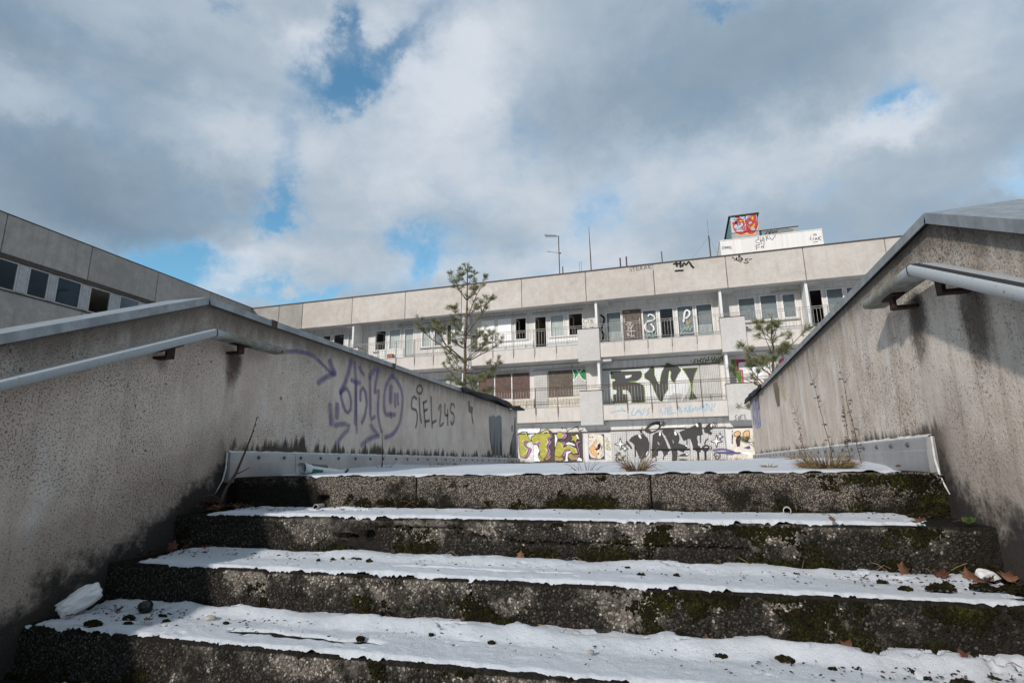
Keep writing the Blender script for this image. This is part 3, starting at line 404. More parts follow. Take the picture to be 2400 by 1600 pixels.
 'yellow': [('p','brown_board',[(-6.643,1.338),(-5.67,1.353),(-5.688,0.128),(-6.67,0.133)]),('p','brown_board',[(-5.641,1.352),(-4.36,1.349),(-4.387,0.114),(-5.664,0.127)]),('p','white_dirty',[(-6.925,1.345),(-6.658,1.338),(-6.679,0.137),(-6.939,0.136)]),('p','white',[(-5.634,1.333),(-5.49,1.329),(-5.534,1.074),(-5.642,0.706)]),('p','white',[(-7.376,1.715),(-6.319,1.682),(-6.374,1.471),(-6.772,1.294),(-6.966,1.512),(-7.14,1.541),(-7.379,1.477)]),('p','purple_pink',[(-7.049,1.112),(-6.776,1.105),(-6.765,1.046),(-6.926,1.038),(-7.053,0.9),(-6.98,0.804),(-6.76,0.706),(-6.864,0.451),(-7.016,0.268),(-7.114,0.292),(-6.986,0.5),(-6.909,0.662),(-7.006,0.735),(-7.14,0.902)]),('s','brown_dark',0.02,[(-7.049,1.112),(-6.776,1.105),(-6.765,1.046),(-6.926,1.038),(-7.053,0.9),(-6.98,0.804),(-6.76,0.706),(-6.864,0.451),(-7.016,0.268),(-7.114,0.292),(-6.986,0.5),(-6.909,0.662),(-7.006,0.735),(-7.14,0.902),(-7.049,1.112)]),('p','yellow_green',[(-7.38,1.441),(-7.028,1.538),(-6.862,1.155),(-6.752,1.105),(-6.778,1.047),(-7.074,1.066),(-7.139,0.926),(-7.018,0.782),(-6.921,0.663),(-6.987,0.454),(-7.089,0.292),(-7.324,0.343),(-7.356,0.648),(-7.382,0.884)]),('s','brown_dark',0.025,[(-7.38,1.441),(-7.028,1.538),(-6.862,1.155),(-6.752,1.105),(-6.778,1.047),(-7.074,1.066),(-7.139,0.926),(-7.018,0.782),(-6.921,0.663),(-6.987,0.454),(-7.089,0.292),(-7.324,0.343),(-7.356,0.648),(-7.382,0.884),(-7.38,1.441)]),('p','white',[(-6.653,0.891),(-6.486,0.887),(-6.429,0.723),(-6.382,0.629),(-6.472,0.444),(-6.451,0.305),(-6.358,0.137),(-6.665,0.137)]),('p','tan',[(-6.472,0.444),(-6.351,0.396),(-6.162,0.208),(-6.261,0.141),(-6.405,0.189)]),('p','tan',[(-6.136,0.277),(-5.914,0.435),(-5.843,0.387),(-5.92,0.251),(-6.066,0.184)]),('p','purple_pink',[(-5.872,1.504),(-5.822,1.538),(-5.778,1.384),(-5.716,1.289),(-5.747,1.22),(-5.899,1.142),(-5.773,0.987),(-5.957,0.794),(-5.833,0.572),(-5.91,0.412),(-6.052,0.271),(-6.123,0.323),(-5.947,0.574),(-6.025,0.807),(-5.911,0.991),(-5.978,1.191),(-5.816,1.315)]),('s','brown_dark',0.02,[(-5.872,1.504),(-5.822,1.538),(-5.778,1.384),(-5.716,1.289),(-5.747,1.22),(-5.899,1.142),(-5.773,0.987),(-5.957,0.794),(-5.833,0.572),(-5.91,0.412),(-6.052,0.271),(-6.123,0.323),(-5.947,0.574),(-6.025,0.807),(-5.911,0.991),(-5.978,1.191),(-5.816,1.315),(-5.872,1.504)]),('p','yellow_green',[(-6.786,1.247),(-6.548,1.394),(-5.942,1.612),(-5.874,1.41),(-5.829,1.315),(-5.72,1.312),(-5.99,1.179),(-5.922,1.014),(-6.025,0.807),(-5.959,0.574),(-6.111,0.3),(-6.21,0.232),(-6.305,0.303),(-6.398,0.49),(-6.346,0.628),(-6.429,0.723),(-6.413,0.862),(-6.509,0.935),(-6.657,0.915),(-6.752,1.081)]),('s','brown_dark',0.025,[(-6.786,1.247),(-6.548,1.394),(-5.942,1.612),(-5.874,1.41),(-5.829,1.315),(-5.72,1.312),(-5.99,1.179),(-5.922,1.014),(-6.025,0.807),(-5.959,0.574),(-6.111,0.3),(-6.21,0.232),(-6.305,0.303),(-6.398,0.49),(-6.346,0.628),(-6.429,0.723),(-6.413,0.862),(-6.509,0.935),(-6.657,0.915),(-6.752,1.081),(-6.786,1.247)]),('p','purple_pink',[(-6.546,0.935),(-6.348,1.036),(-6.301,0.965),(-6.499,0.841)]),('p','purple_pink',[(-6.429,0.723),(-6.321,0.651),(-6.371,0.605)]),('p','tan',[(-5.676,0.373),(-5.32,0.31),(-5.252,0.195),(-5.397,0.14),(-5.658,0.166)]),('p','tan',[(-5.029,0.488),(-4.888,0.462),(-4.774,0.369),(-4.587,0.343),(-4.617,0.185),(-4.876,0.166),(-5.036,0.305)]),('p','purple_pink',[(-5.438,1.072),(-5.131,0.972),(-5.11,0.879),(-5.208,0.789),(-5.298,0.953)]),('s','brown_dark',0.02,[(-5.438,1.072),(-5.131,0.972),(-5.11,0.879),(-5.208,0.789),(-5.298,0.953),(-5.438,1.072)]),('p','purple_pink',[(-5.318,0.355),(-5.24,0.56),(-5.047,0.66),(-4.93,0.612),(-5.098,0.558),(-5.2,0.342)]),('p','purple_pink',[(-4.796,0.41),(-4.515,0.405),(-4.67,0.938),(-4.585,1.005),(-4.432,1.013),(-4.422,0.955),(-4.577,0.913),(-4.467,0.33),(-4.787,0.335)]),('s','brown_dark',0.018,[(-4.796,0.41),(-4.515,0.405),(-4.67,0.938),(-4.585,1.005),(-4.432,1.013),(-4.422,0.955),(-4.577,0.913),(-4.467,0.33),(-4.787,0.335),(-4.796,0.41)]),('p','yellow_green',[(-5.535,1.028),(-5.297,0.976),(-5.182,0.858),(-5.258,0.744),(-5.04,0.832),(-4.806,0.781),(-4.621,0.685),(-4.56,0.456),(-4.818,0.438),(-4.952,0.646),(-5.166,0.628),(-5.292,0.424),(-5.391,0.311),(-5.676,0.361),(-5.656,0.614)]),('s','brown_dark',0.025,[(-5.535,1.028),(-5.297,0.976),(-5.182,0.858),(-5.258,0.744),(-5.04,0.832),(-4.806,0.781),(-4.621,0.685),(-4.56,0.456),(-4.818,0.438),(-4.952,0.646),(-5.166,0.628),(-5.292,0.424),(-5.391,0.311),(-5.676,0.361),(-5.656,0.614),(-5.535,1.028)]),('p','purple_pink',[(-5.053,1.271),(-5.074,1.201),(-5.128,1.146),(-5.203,1.117),(-5.286,1.119),(-5.36,1.152),(-5.41,1.21),(-5.426,1.281),(-5.406,1.351),(-5.352,1.406),(-5.276,1.436),(-5.193,1.433),(-5.119,1.4),(-5.069,1.342)]),('s','brown_dark',0.02,[(-5.053,1.271),(-5.074,1.201),(-5.128,1.146),(-5.203,1.117),(-5.286,1.119),(-5.36,1.152),(-5.41,1.21),(-5.426,1.281),(-5.406,1.351),(-5.352,1.406),(-5.276,1.436),(-5.193,1.433),(-5.119,1.4),(-5.069,1.342),(-5.053,1.271)]),('p','yellow_green',[(-5.22,1.292),(-5.239,1.218),(-5.286,1.159),(-5.352,1.128),(-5.424,1.129),(-5.489,1.164),(-5.532,1.225),(-5.546,1.3),(-5.528,1.375),(-5.48,1.434),(-5.414,1.465),(-5.341,1.463),(-5.277,1.428),(-5.233,1.367)]),('s','brown_dark',0.025,[(-5.22,1.292),(-5.239,1.218),(-5.286,1.159),(-5.352,1.128),(-5.424,1.129),(-5.489,1.164),(-5.532,1.225),(-5.546,1.3),(-5.528,1.375),(-5.48,1.434),(-5.414,1.465),(-5.341,1.463),(-5.277,1.428),(-5.233,1.367),(-5.22,1.292)]),('p','yellow_green',[(-4.608,1.36),(-4.607,1.201),(-4.462,1.132),(-4.616,1.08),(-4.641,0.923),(-4.737,1.049),(-4.898,1.022),(-4.803,1.152),(-4.879,1.293),(-4.723,1.246)]),('s','brown_dark',0.02,[(-4.608,1.36),(-4.607,1.201),(-4.462,1.132),(-4.616,1.08),(-4.641,0.923),(-4.737,1.049),(-4.898,1.022),(-4.803,1.152),(-4.879,1.293),(-4.723,1.246),(-4.608,1.36)]),('p','white',[(-5.108,0.925),(-5.011,0.981),(-4.847,0.942),(-4.685,0.847),(-4.711,0.802),(-4.92,0.875),(-5.087,0.867)]),('p','white',[(-5.159,0.17),(-5.124,0.489),(-5.074,0.557),(-4.908,0.577),(-4.886,0.531),(-5.03,0.465),(-5.073,0.237),(-5.042,0.128),(-5.255,0.131)]),('p','white',[(-4.642,0.14),(-4.543,0.297),(-4.429,0.227),(-4.387,0.118)]),('p','white',[(-4.621,1.282),(-4.572,1.327),(-4.487,1.094),(-4.58,1.143)]),('s','white',0.022,[(-7.192,1.448),(-7.041,1.491),(-6.982,1.347)]),('s','white',0.022,[(-6.228,1.397),(-6.005,1.531),(-5.923,1.423)]),('s','white',0.022,[(-6.039,1.157),(-5.935,1.003),(-6.072,0.855)]),('s','white',0.022,[(-7.225,1.022),(-7.098,1.149)]),('s','white',0.022,[(-7.198,0.411),(-6.959,0.617)]),('s','white',0.022,[(-7.08,0.783),(-6.933,0.675)]),('s','white',0.022,[(-5.324,0.884),(-5.282,0.733)]),('s','white',0.022,[(-6.088,0.716),(-6.006,0.598)]),('s','white',0.022,[(-5.076,0.821),(-4.922,0.829),(-4.807,0.735)]),('s','white',0.022,[(-6.533,0.982),(-6.372,1.06)]),('s','white',0.022,[(-4.68,0.686),(-4.639,0.526)]),('s','white',0.022,[(-5.29,1.208),(-5.19,1.321)])],
 'crack': [('s','charcoal',0.03,[(-5.319,1.677),(-5.248,1.628),(-5.298,1.571)]),('s','charcoal',0.03,[(-5.248,1.628),(-5.151,1.648),(-5.058,1.575),(-5.062,1.459),(-5.001,1.48),(-4.987,1.561),(-4.808,1.556),(-4.696,1.68),(-4.614,1.655),(-4.517,1.721)]),('s','charcoal',0.03,[(-4.614,1.655),(-4.486,1.593)]),('s','charcoal',0.03,[(-4.567,1.641),(-4.514,1.489),(-4.383,1.508),(-4.311,1.541)]),('s','charcoal',0.03,[(-4.514,1.489),(-4.386,1.439)]),('s','charcoal',0.03,[(-5.062,1.459),(-5.1,1.39)])],
 'poster': [('p','navy',[(-4.081,1.309),(-3.375,1.298),(-3.395,0.193),(-4.094,0.2)]),('p','cream_paint',[(-4.064,1.267),(-3.941,1.314),(-3.48,1.274),(-3.398,1.158),(-3.411,0.796),(-3.41,0.346),(-3.577,0.214),(-3.987,0.265),(-4.071,0.47),(-4.074,0.924)]),('p','peach',[(-3.708,1.093),(-3.892,0.852),(-4.062,0.674),(-3.979,0.446),(-3.736,0.239),(-3.715,0.576)]),('s','brown_dark',0.012,[(-3.708,1.093),(-3.892,0.852),(-4.062,0.674),(-3.979,0.446),(-3.736,0.239),(-3.715,0.576),(-3.708,1.093)]),('p','rust_paint',[(-3.503,0.798),(-3.436,0.751),(-3.49,0.594),(-3.532,0.663)]),('p','cream_paint',[(-3.802,0.804),(-3.704,0.916),(-3.588,0.936),(-3.64,0.801),(-3.784,0.691)]),('p','charcoal',[(-3.661,0.847),(-3.544,0.901),(-3.528,0.753),(-3.603,0.619),(-3.742,0.588),(-3.809,0.646),(-3.692,0.689)]),('p','charcoal',[(-3.703,0.441),(-3.621,0.484),(-3.625,0.39),(-3.682,0.395)]),('s','rust_paint',0.025,[(-3.571,0.326),(-3.49,0.347),(-3.497,0.437)]),('s','brown_dark',0.015,[(-4.052,1.175),(-3.981,1.196),(-4.018,1.151),(-3.948,1.161)]),('s','brown_dark',0.015,[(-3.91,1.217),(-3.853,1.193),(-3.901,1.16)]),('s','brown_dark',0.015,[(-4.046,1.038),(-4.013,0.991),(-3.953,1.047)]),('s','yellow_pale',0.025,[(-3.233,1.154),(-3.334,0.975),(-3.16,1.016),(-3.297,0.793),(-3.167,0.88)]),('s','yellow_pale',0.025,[(-3.273,0.815),(-3.327,0.659),(-3.124,0.61),(-3.183,0.791),(-3.305,0.636)])],
 'pink': [('p','green_paint',[(2.368,4.45),(2.527,4.456),(2.521,3.891),(2.748,3.886),(2.716,3.389),(2.569,3.397),(2.554,3.575),(2.387,3.797),(2.34,4.142)]),('p','pink_paint',[(2.527,4.453),(3.739,4.405),(3.761,4.254),(2.638,4.294),(2.624,3.979),(2.814,3.967),(2.801,3.384),(2.727,3.388),(2.756,3.886),(2.584,3.888),(2.505,3.918)]),('p','white',[(2.647,4.302),(3.725,4.274),(3.757,3.917),(3.602,3.826),(3.81,3.329),(2.817,3.383),(2.813,3.959),(2.633,3.995)]),('s','charcoal',0.05,[(2.987,4.331),(2.634,4.337),(2.618,3.996)]),('p','rust_paint',[(3.185,4.122),(3.461,4.096),(3.441,4.055),(3.18,4.072)]),('p','white',[(3.851,4.164),(4.059,4.252),(4.057,3.798),(3.914,3.74)]),('p','pink_paint',[(4.325,4.318),(4.529,4.388),(4.501,4.273),(4.344,4.082)]),('p','pink_paint',[(3.784,3.882),(3.903,3.64),(3.839,3.61),(3.773,3.849)]),('s','pink_paint',0.09,[(3.736,4.383),(3.805,4.302),(4.045,4.405),(4.088,4.233)]),('p','pink_paint',[(3.073,3.621),(3.228,3.629),(3.498,3.262),(3.436,3.249),(3.278,3.509),(3.065,3.546)]),('p','green_paint',[(3.225,3.444),(3.36,3.403),(3.385,3.202),(3.209,3.278)])],
 'green': [('p','green_perf',[(-4.793,4.392),(-4.172,4.394),(-4.167,3.865),(-4.339,3.944),(-4.469,4.176),(-4.734,3.877),(-4.77,3.884)]),('s','white',0.035,[(-4.785,4.392),(-4.707,4.134),(-4.762,3.87)]),('s','white',0.05,[(-4.573,4.407),(-4.49,4.233),(-4.321,4.392)]),('s','white',0.035,[(-4.468,4.204),(-4.366,3.974),(-4.168,3.851)]),('s','white',0.035,[(-4.482,4.205),(-4.733,3.882)])],
 'hm': [('s','black_spray',0.075,[(0.237,8.815),(0.511,8.8)]),('s','black_spray',0.075,[(0.354,8.929),(0.381,8.673)]),('s','black_spray',0.075,[(0.554,8.934),(0.525,8.627)]),('s','black_spray',0.075,[(0.607,8.646),(0.7,8.886),(0.766,8.633),(0.909,8.92),(0.992,8.63),(1.09,8.53)]),('s','black_spray',0.075,[(0.285,8.472),(0.487,8.478),(0.633,8.461)])],
 'lips': [('s','black_spray',0.035,[(2.743,8.839),(2.787,8.767),(2.849,8.739)]),('s','black_spray',0.035,[(2.817,8.67),(2.921,8.701),(2.955,8.783),(2.916,8.831),(2.898,8.718),(2.926,8.614),(2.982,8.665)]),('s','black_spray',0.035,[(3.016,8.761),(3.004,8.584)]),('s','black_spray',0.035,[(3.071,8.827),(3.066,8.812),(3.055,8.801),(3.04,8.797),(3.024,8.799),(3.011,8.807),(3.002,8.82),(3.0,8.835),(3.005,8.85),(3.016,8.86),(3.031,8.865),(3.046,8.863),(3.06,8.855),(3.068,8.842),(3.071,8.827)]),('s','black_spray',0.035,[(3.105,8.765),(3.067,8.548)]),('s','black_spray',0.035,[(3.105,8.765),(3.177,8.727),(3.183,8.654),(3.093,8.636)]),('s','black_spray',0.035,[(3.375,8.682),(3.275,8.694),(3.227,8.634),(3.375,8.559),(3.381,8.487),(3.266,8.466),(3.192,8.538)]),('s','black_spray',0.035,[(3.421,8.639),(3.535,8.645)])],
 'sterak': [('s','grey_tag',0.022,[(-1.638,8.854),(-1.723,8.849),(-1.735,8.78),(-1.624,8.761),(-1.656,8.698),(-1.741,8.69)]),('s','grey_tag',0.022,[(-1.632,8.859),(-1.477,8.871)]),('s','grey_tag',0.022,[(-1.553,8.868),(-1.536,8.684)]),('s','grey_tag',0.022,[(-1.428,8.883),(-1.411,8.706)]),('s','grey_tag',0.022,[(-1.428,8.883),(-1.306,8.905)]),('s','grey_tag',0.022,[(-1.419,8.797),(-1.312,8.815)]),('s','grey_tag',0.022,[(-1.411,8.706),(-1.276,8.72)]),('s','grey_tag',0.022,[(-1.234,8.709),(-1.238,8.882),(-1.134,8.848),(-1.229,8.79),(-1.109,8.707)]),('s','grey_tag',0.022,[(-1.082,8.697),(-1.014,8.894),(-0.941,8.726)]),('s','grey_tag',0.022,[(-1.063,8.77),(-0.951,8.787)]),('s','grey_tag',0.022,[(-0.88,8.899),(-0.859,8.716)]),('s','grey_tag',0.022,[(-0.751,8.883),(-0.866,8.816),(-0.753,8.719)])],
 'isak': [('s','grey_tag',0.022,[(2.672,10.636),(2.682,10.64)]),('s','grey_tag',0.022,[(2.731,10.697),(2.706,10.549)]),('s','grey_tag',0.022,[(2.757,10.763),(2.764,10.767)]),('s','grey_tag',0.022,[(2.826,10.671),(2.763,10.638),(2.814,10.59),(2.747,10.544)]),('s','grey_tag',0.022,[(2.834,10.541),(2.881,10.691),(2.912,10.55)]),('s','grey_tag',0.022,[(2.844,10.6),(2.917,10.604)]),('s','grey_tag',0.022,[(2.948,10.682),(2.959,10.535)]),('s','grey_tag',0.022,[(3.057,10.682),(2.966,10.611),(3.067,10.521)]),('s','grey_tag',0.022,[(3.077,10.638),(3.135,10.48)]),('s','grey_tag',0.022,[(3.143,10.643),(3.083,10.569)]),('s','grey_tag',0.022,[(2.717,10.671),(3.075,10.611)]),('s','grey_tag',0.026,[(6.69,10.58),(6.701,10.581)]),('s','grey_tag',0.026,[(6.771,10.656),(6.747,10.495)]),('s','grey_tag',0.026,[(6.761,10.729),(6.768,10.731)]),('s','grey_tag',0.026,[(6.908,10.624),(6.854,10.605),(6.899,10.546),(6.836,10.488)]),('s','grey_tag',0.026,[(6.934,10.467),(7.002,10.611),(7.039,10.474)]),('s','grey_tag',0.026,[(6.957,10.533),(7.037,10.532)]),('s','grey_tag',0.026,[(7.096,10.612),(7.101,10.466)]),('s','grey_tag',0.026,[(7.199,10.637),(7.099,10.545),(7.207,10.425)]),('s','grey_tag',0.026,[(7.241,10.565),(7.25,10.567)]),('s','grey_tag',0.026,[(6.855,10.367),(7.058,10.392)]),('s','grey_tag',0.026,[(7.034,10.745),(7.025,10.73),(7.006,10.72),(6.978,10.716),(6.949,10.72),(6.923,10.731),(6.907,10.746),(6.902,10.763),(6.91,10.778),(6.93,10.788),(6.957,10.791),(6.987,10.787),(7.012,10.777),(7.029,10.761),(7.034,10.745)])],
 'shrv': [('s','grey_tag',0.026,[(4.435,10.867),(4.3,10.817),(4.301,10.708),(4.493,10.628),(4.463,10.564),(4.273,10.549)]),('s','grey_tag',0.026,[(4.423,10.977),(4.431,10.827)]),('s','grey_tag',0.026,[(4.513,10.938),(4.507,10.762),(4.558,10.579)]),('s','grey_tag',0.026,[(4.63,10.935),(4.637,10.772),(4.558,10.809)]),('s','grey_tag',0.026,[(4.653,10.932),(4.704,10.749),(4.505,10.749)]),('s','grey_tag',0.026,[(4.795,10.723),(4.786,10.968),(4.888,10.941),(4.796,10.845),(4.933,10.813)]),('s','grey_tag',0.026,[(4.944,10.92),(5.039,10.717),(5.23,10.983)]),('s','grey_tag',0.026,[(5.217,10.863),(5.233,10.864)]),('s','grey_tag',0.026,[(4.262,10.55),(4.425,10.542)]),('s','grey_tag',0.026,[(4.284,10.534),(4.297,10.316)]),('s','grey_tag',0.026,[(4.289,10.425),(4.451,10.444)]),('s','grey_tag',0.026,[(4.513,10.369),(4.547,10.513),(4.616,10.347),(4.677,10.712)])],
 'face': [('p','pale_blue',[(3.58,13.563),(4.91,13.549),(4.979,13.064),(4.912,12.527),(3.578,12.531),(3.587,13.206)]),('p','peach',[(3.606,13.203),(3.9,13.253),(4.329,13.282),(4.895,13.137),(4.989,13.032),(4.975,12.76),(4.857,12.504),(4.733,12.31),(4.545,12.26),(4.368,12.33),(4.27,12.404),(4.131,12.332),(3.92,12.346),(3.746,12.477),(3.643,12.798)]),('p','red_paint',[(3.647,13.182),(3.871,13.226),(3.908,13.344),(4.052,13.446),(4.221,13.267),(4.314,13.131),(4.471,13.384),(4.721,13.5),(4.908,13.527),(4.913,13.318),(4.928,13.072),(4.951,12.916),(4.904,12.71),(4.771,12.425),(4.632,12.339),(4.45,12.364),(4.383,12.48),(4.274,12.449),(4.135,12.377),(3.952,12.403),(3.778,12.534),(3.669,12.794)]),('p','red_paint',[(4.08,13.507),(4.072,13.468),(4.039,13.433),(3.989,13.408),(3.93,13.399),(3.876,13.407),(3.835,13.431),(3.817,13.466),(3.825,13.505),(3.858,13.541),(3.908,13.565),(3.967,13.574),(4.022,13.566),(4.062,13.542)]),('p','charcoal',[(3.93,13.573),(4.033,13.527),(3.996,13.424),(3.933,13.464)]),('p','pale_blue',[(4.197,13.022),(4.189,12.952),(4.139,12.884),(4.058,12.833),(3.961,12.807),(3.868,12.812),(3.796,12.848),(3.761,12.907),(3.768,12.977),(3.818,13.045),(3.9,13.097),(3.997,13.122),(4.091,13.117),(4.162,13.081)]),('p','red_paint',[(4.128,13.016),(4.118,12.962),(4.084,12.918),(4.033,12.891),(3.974,12.888),(3.92,12.908),(3.881,12.948),(3.865,13.0),(3.875,13.054),(3.909,13.099),(3.961,13.125),(4.019,13.129),(4.073,13.108),(4.112,13.068)]),('p','pale_blue',[(3.951,13.091),(3.991,13.086),(3.989,12.932),(4.058,12.953),(4.099,13.101),(4.137,13.08),(4.105,12.885),(3.969,12.859)]),('p','yellow_paint',[(4.202,13.202),(4.19,13.183),(4.163,13.17),(4.126,13.166),(4.085,13.172),(4.049,13.186),(4.025,13.207),(4.018,13.229),(4.029,13.249),(4.056,13.262),(4.094,13.266),(4.135,13.26),(4.171,13.245),(4.195,13.225)]),('p','yellow_paint',[(4.419,13.115),(4.457,13.233),(4.645,13.266),(4.765,13.417),(4.756,13.188),(4.693,12.953),(4.799,12.968),(4.8,12.846),(4.698,12.739),(4.492,12.784),(4.411,12.902)]),('p','charcoal',[(4.753,13.005),(4.726,12.906),(4.671,12.831),(4.597,12.796),(4.521,12.807),(4.457,12.862),(4.417,12.951),(4.41,13.055),(4.437,13.155),(4.493,13.23),(4.566,13.266),(4.643,13.254),(4.707,13.199),(4.746,13.11)]),('p','red_paint',[(4.732,13.008),(4.708,12.919),(4.659,12.852),(4.595,12.82),(4.528,12.83),(4.472,12.879),(4.437,12.959),(4.431,13.052),(4.455,13.142),(4.504,13.209),(4.569,13.241),(4.636,13.231),(4.692,13.182),(4.727,13.102)]),('p','charcoal',[(4.673,13.069),(4.674,13.027),(4.655,12.987),(4.62,12.955),(4.576,12.939),(4.532,12.941),(4.495,12.96),(4.475,12.994),(4.474,13.036),(4.493,13.076),(4.528,13.108),(4.572,13.124),(4.617,13.123),(4.653,13.103)]),('p','pale_blue',[(4.658,13.063),(4.659,13.03),(4.642,12.997),(4.612,12.971),(4.575,12.957),(4.537,12.958),(4.507,12.973),(4.49,13.0),(4.489,13.033),(4.506,13.066),(4.536,13.092),(4.573,13.106),(4.611,13.106),(4.642,13.09)]),('p','navy',[(4.606,13.033),(4.602,13.023),(4.592,13.016),(4.579,13.013),(4.565,13.015),(4.553,13.022),(4.546,13.031),(4.544,13.042),(4.548,13.052),(4.557,13.059),(4.57,13.062),(4.584,13.06),(4.596,13.054),(4.604,13.044)]),('p','pale_grey',[(3.766,12.688),(4.06,12.693),(4.212,12.625),(4.151,12.543),(3.837,12.587)]),('p','pale_grey',[(4.536,12.701),(4.696,12.724),(4.821,12.661),(4.757,12.549),(4.575,12.559)]),('p','charcoal',[(3.791,13.238),(3.898,13.238),(3.88,13.04),(3.786,13.038)]),('s','pale_grey',0.03,[(4.247,13.263),(4.326,12.976),(4.169,12.723),(3.851,12.738),(3.704,12.881)]),('s','pale_grey',0.03,[(4.314,13.131),(4.34,12.851),(4.264,12.618)]),('s','pale_grey',0.03,[(3.716,13.002),(3.775,12.779),(4.067,12.768)]),('s','pale_grey',0.03,[(4.462,13.293),(4.684,13.398)]),('s','charcoal',0.02,[(4.387,13.473),(4.25,13.294)]),('s','charcoal',0.02,[(4.387,13.473),(4.135,13.48)]),('s','charcoal',0.02,[(3.72,13.341),(4.22,13.252)]),('s','charcoal',0.02,[(4.951,13.435),(4.951,12.916),(4.847,12.657),(4.42,12.596)]),('s','charcoal',0.02,[(4.364,13.369),(4.314,13.131),(4.42,12.596)]),('s','charcoal',0.02,[(3.525,12.538),(4.936,12.508)])],
 'box_tag': [('p','grey_dark',[(5.088,12.651),(6.006,12.644),(6.577,12.654),(6.816,12.499),(6.756,12.417),(5.769,12.372),(5.067,12.439)]),('s','charcoal',0.05,[(5.502,12.577),(5.368,12.55),(5.478,12.474),(5.343,12.437)]),('s','charcoal',0.05,[(5.553,12.555),(5.564,12.416)]),('s','charcoal',0.05,[(5.635,12.589),(5.592,12.427)]),('s','charcoal',0.05,[(5.714,12.593),(5.696,12.428),(5.788,12.552),(5.788,12.431)]),('s','charcoal',0.05,[(5.844,12.59),(5.891,12.416),(5.987,12.585)])],
 'purple_tag': [('s','purple_spray',0.035,[(2.903,0.724),(2.994,0.746),(3.098,0.761),(3.211,0.754),(3.305,0.719),(3.384,0.68),(3.449,0.658)]),('s','purple_spray',0.06,[(3.396,0.755),(3.42,0.703),(3.473,0.665)]),('s','purple_spray',0.05,[(3.468,0.67),(3.369,0.637),(3.274,0.573)]),('s','purple_spray',0.06,[(3.669,0.806),(3.646,0.697),(3.611,0.612),(3.55,0.538)]),('s','purple_spray',0.04,[(3.55,0.538),(3.585,0.447),(3.664,0.379),(3.703,0.422),(3.708,0.495),(3.634,0.597),(3.584,0.566),(3.55,0.538)]),('s','purple_spray',0.05,[(3.72,0.796),(3.75,0.649),(3.767,0.323)]),('s','purple_spray',0.045,[(3.79,0.77),(3.811,0.735),(3.859,0.716)]),('s','purple_spray',0.045,[(3.683,0.653),(3.717,0.636),(3.813,0.645)]),('s','purple_spray',0.045,[(3.824,0.508),(3.805,0.594),(3.843,0.63),(3.905,0.6),(3.931,0.493),(3.911,0.383),(3.856,0.335)]),('s','purple_spray',0.03,[(3.751,0.631),(3.795,0.252)]),('s','purple_spray',0.06,[(3.938,0.715),(4.025,0.795)]),('s','purple_spray',0.045,[(3.95,0.716),(3.973,0.497),(3.986,0.337),(4.049,0.4)]),('s','purple_spray',0.045,[(4.075,0.809),(4.036,0.649),(4.018,0.554),(4.106,0.658),(4.086,0.495),(4.109,0.365),(4.167,0.283)]),('s','purple_spray',0.075,[(4.302,0.683),(4.297,0.543)]),('s','purple_spray',0.045,[(4.37,0.628),(4.385,0.51)]),('s','purple_spray',0.045,[(4.42,0.634),(4.434,0.536)]),('s','purple_spray',0.05,[(4.323,0.785),(4.204,0.691),(4.179,0.572),(4.202,0.439),(4.237,0.414),(4.262,0.45),(4.389,0.44)]),('s','purple_spray',0.03,[(4.31,0.454),(4.314,0.407)]),('s','purple_spray',0.05,[(4.323,0.778),(4.459,0.718),(4.527,0.61),(4.495,0.392),(4.373,0.266),(4.223,0.239)]),('s','purple_spray',0.06,[(3.427,0.438),(3.459,0.298)]),('s','purple_spray',0.06,[(3.513,0.452),(3.52,0.382),(3.518,0.348)]),('s','purple_spray',0.045,[(3.499,0.294),(3.617,0.319),(3.724,0.308),(3.548,0.194),(3.541,0.154)]),('s','purple_spray',0.05,[(3.987,0.331),(4.106,0.241),(4.156,0.256),(3.959,0.222),(3.859,0.163)])],
 'siel': [('s','grey_spray',0.028,[(4.923,0.732),(4.917,0.713),(4.901,0.696),(4.876,0.684),(4.848,0.681),(4.823,0.686),(4.805,0.699),(4.798,0.717),(4.803,0.736),(4.82,0.753),(4.844,0.764),(4.872,0.768),(4.897,0.763),(4.915,0.75),(4.923,0.732)]),('s','grey_spray',0.028,[(4.8,0.625),(4.748,0.657),(4.7,0.629),(4.691,0.509),(4.805,0.534),(4.835,0.445),(4.798,0.352)]),('s','grey_spray',0.028,[(4.854,0.646),(4.886,0.457),(4.918,0.405)]),('s','grey_spray',0.028,[(4.948,0.609),(4.971,0.502),(5.005,0.372)]),('s','grey_spray',0.028,[(4.94,0.601),(5.02,0.628)]),('s','grey_spray',0.028,[(4.97,0.525),(5.042,0.547)]),('s','grey_spray',0.028,[(5.002,0.426),(5.093,0.44)]),('s','grey_spray',0.028,[(5.119,0.683),(5.149,0.436),(5.161,0.373)]),('s','grey_spray',0.028,[(5.159,0.421),(5.254,0.452)]),('s','grey_spray',0.028,[(5.309,0.563),(5.347,0.641),(5.378,0.619),(5.336,0.383),(5.436,0.439)]),('s','grey_spray',0.028,[(5.471,0.645),(5.465,0.517),(5.561,0.533)]),('s','grey_spray',0.028,[(5.537,0.591),(5.553,0.422)]),('s','grey_spray',0.028,[(5.737,0.627),(5.736,0.662),(5.623,0.669),(5.615,0.555),(5.704,0.571),(5.74,0.495),(5.663,0.411),(5.639,0.47)])],
 'grey_patch': [('p','cement',[(6.899,0.602),(6.96,0.646),(7.008,0.62),(7.071,0.659),(7.178,0.633),(7.342,0.677),(7.443,0.653),(7.455,0.394),(7.461,0.128),(7.025,0.123),(6.926,0.371)]),('p','cement',[(8.066,0.644),(8.149,0.696),(8.16,0.137),(7.778,0.132),(7.859,0.304),(8.018,0.464)])],
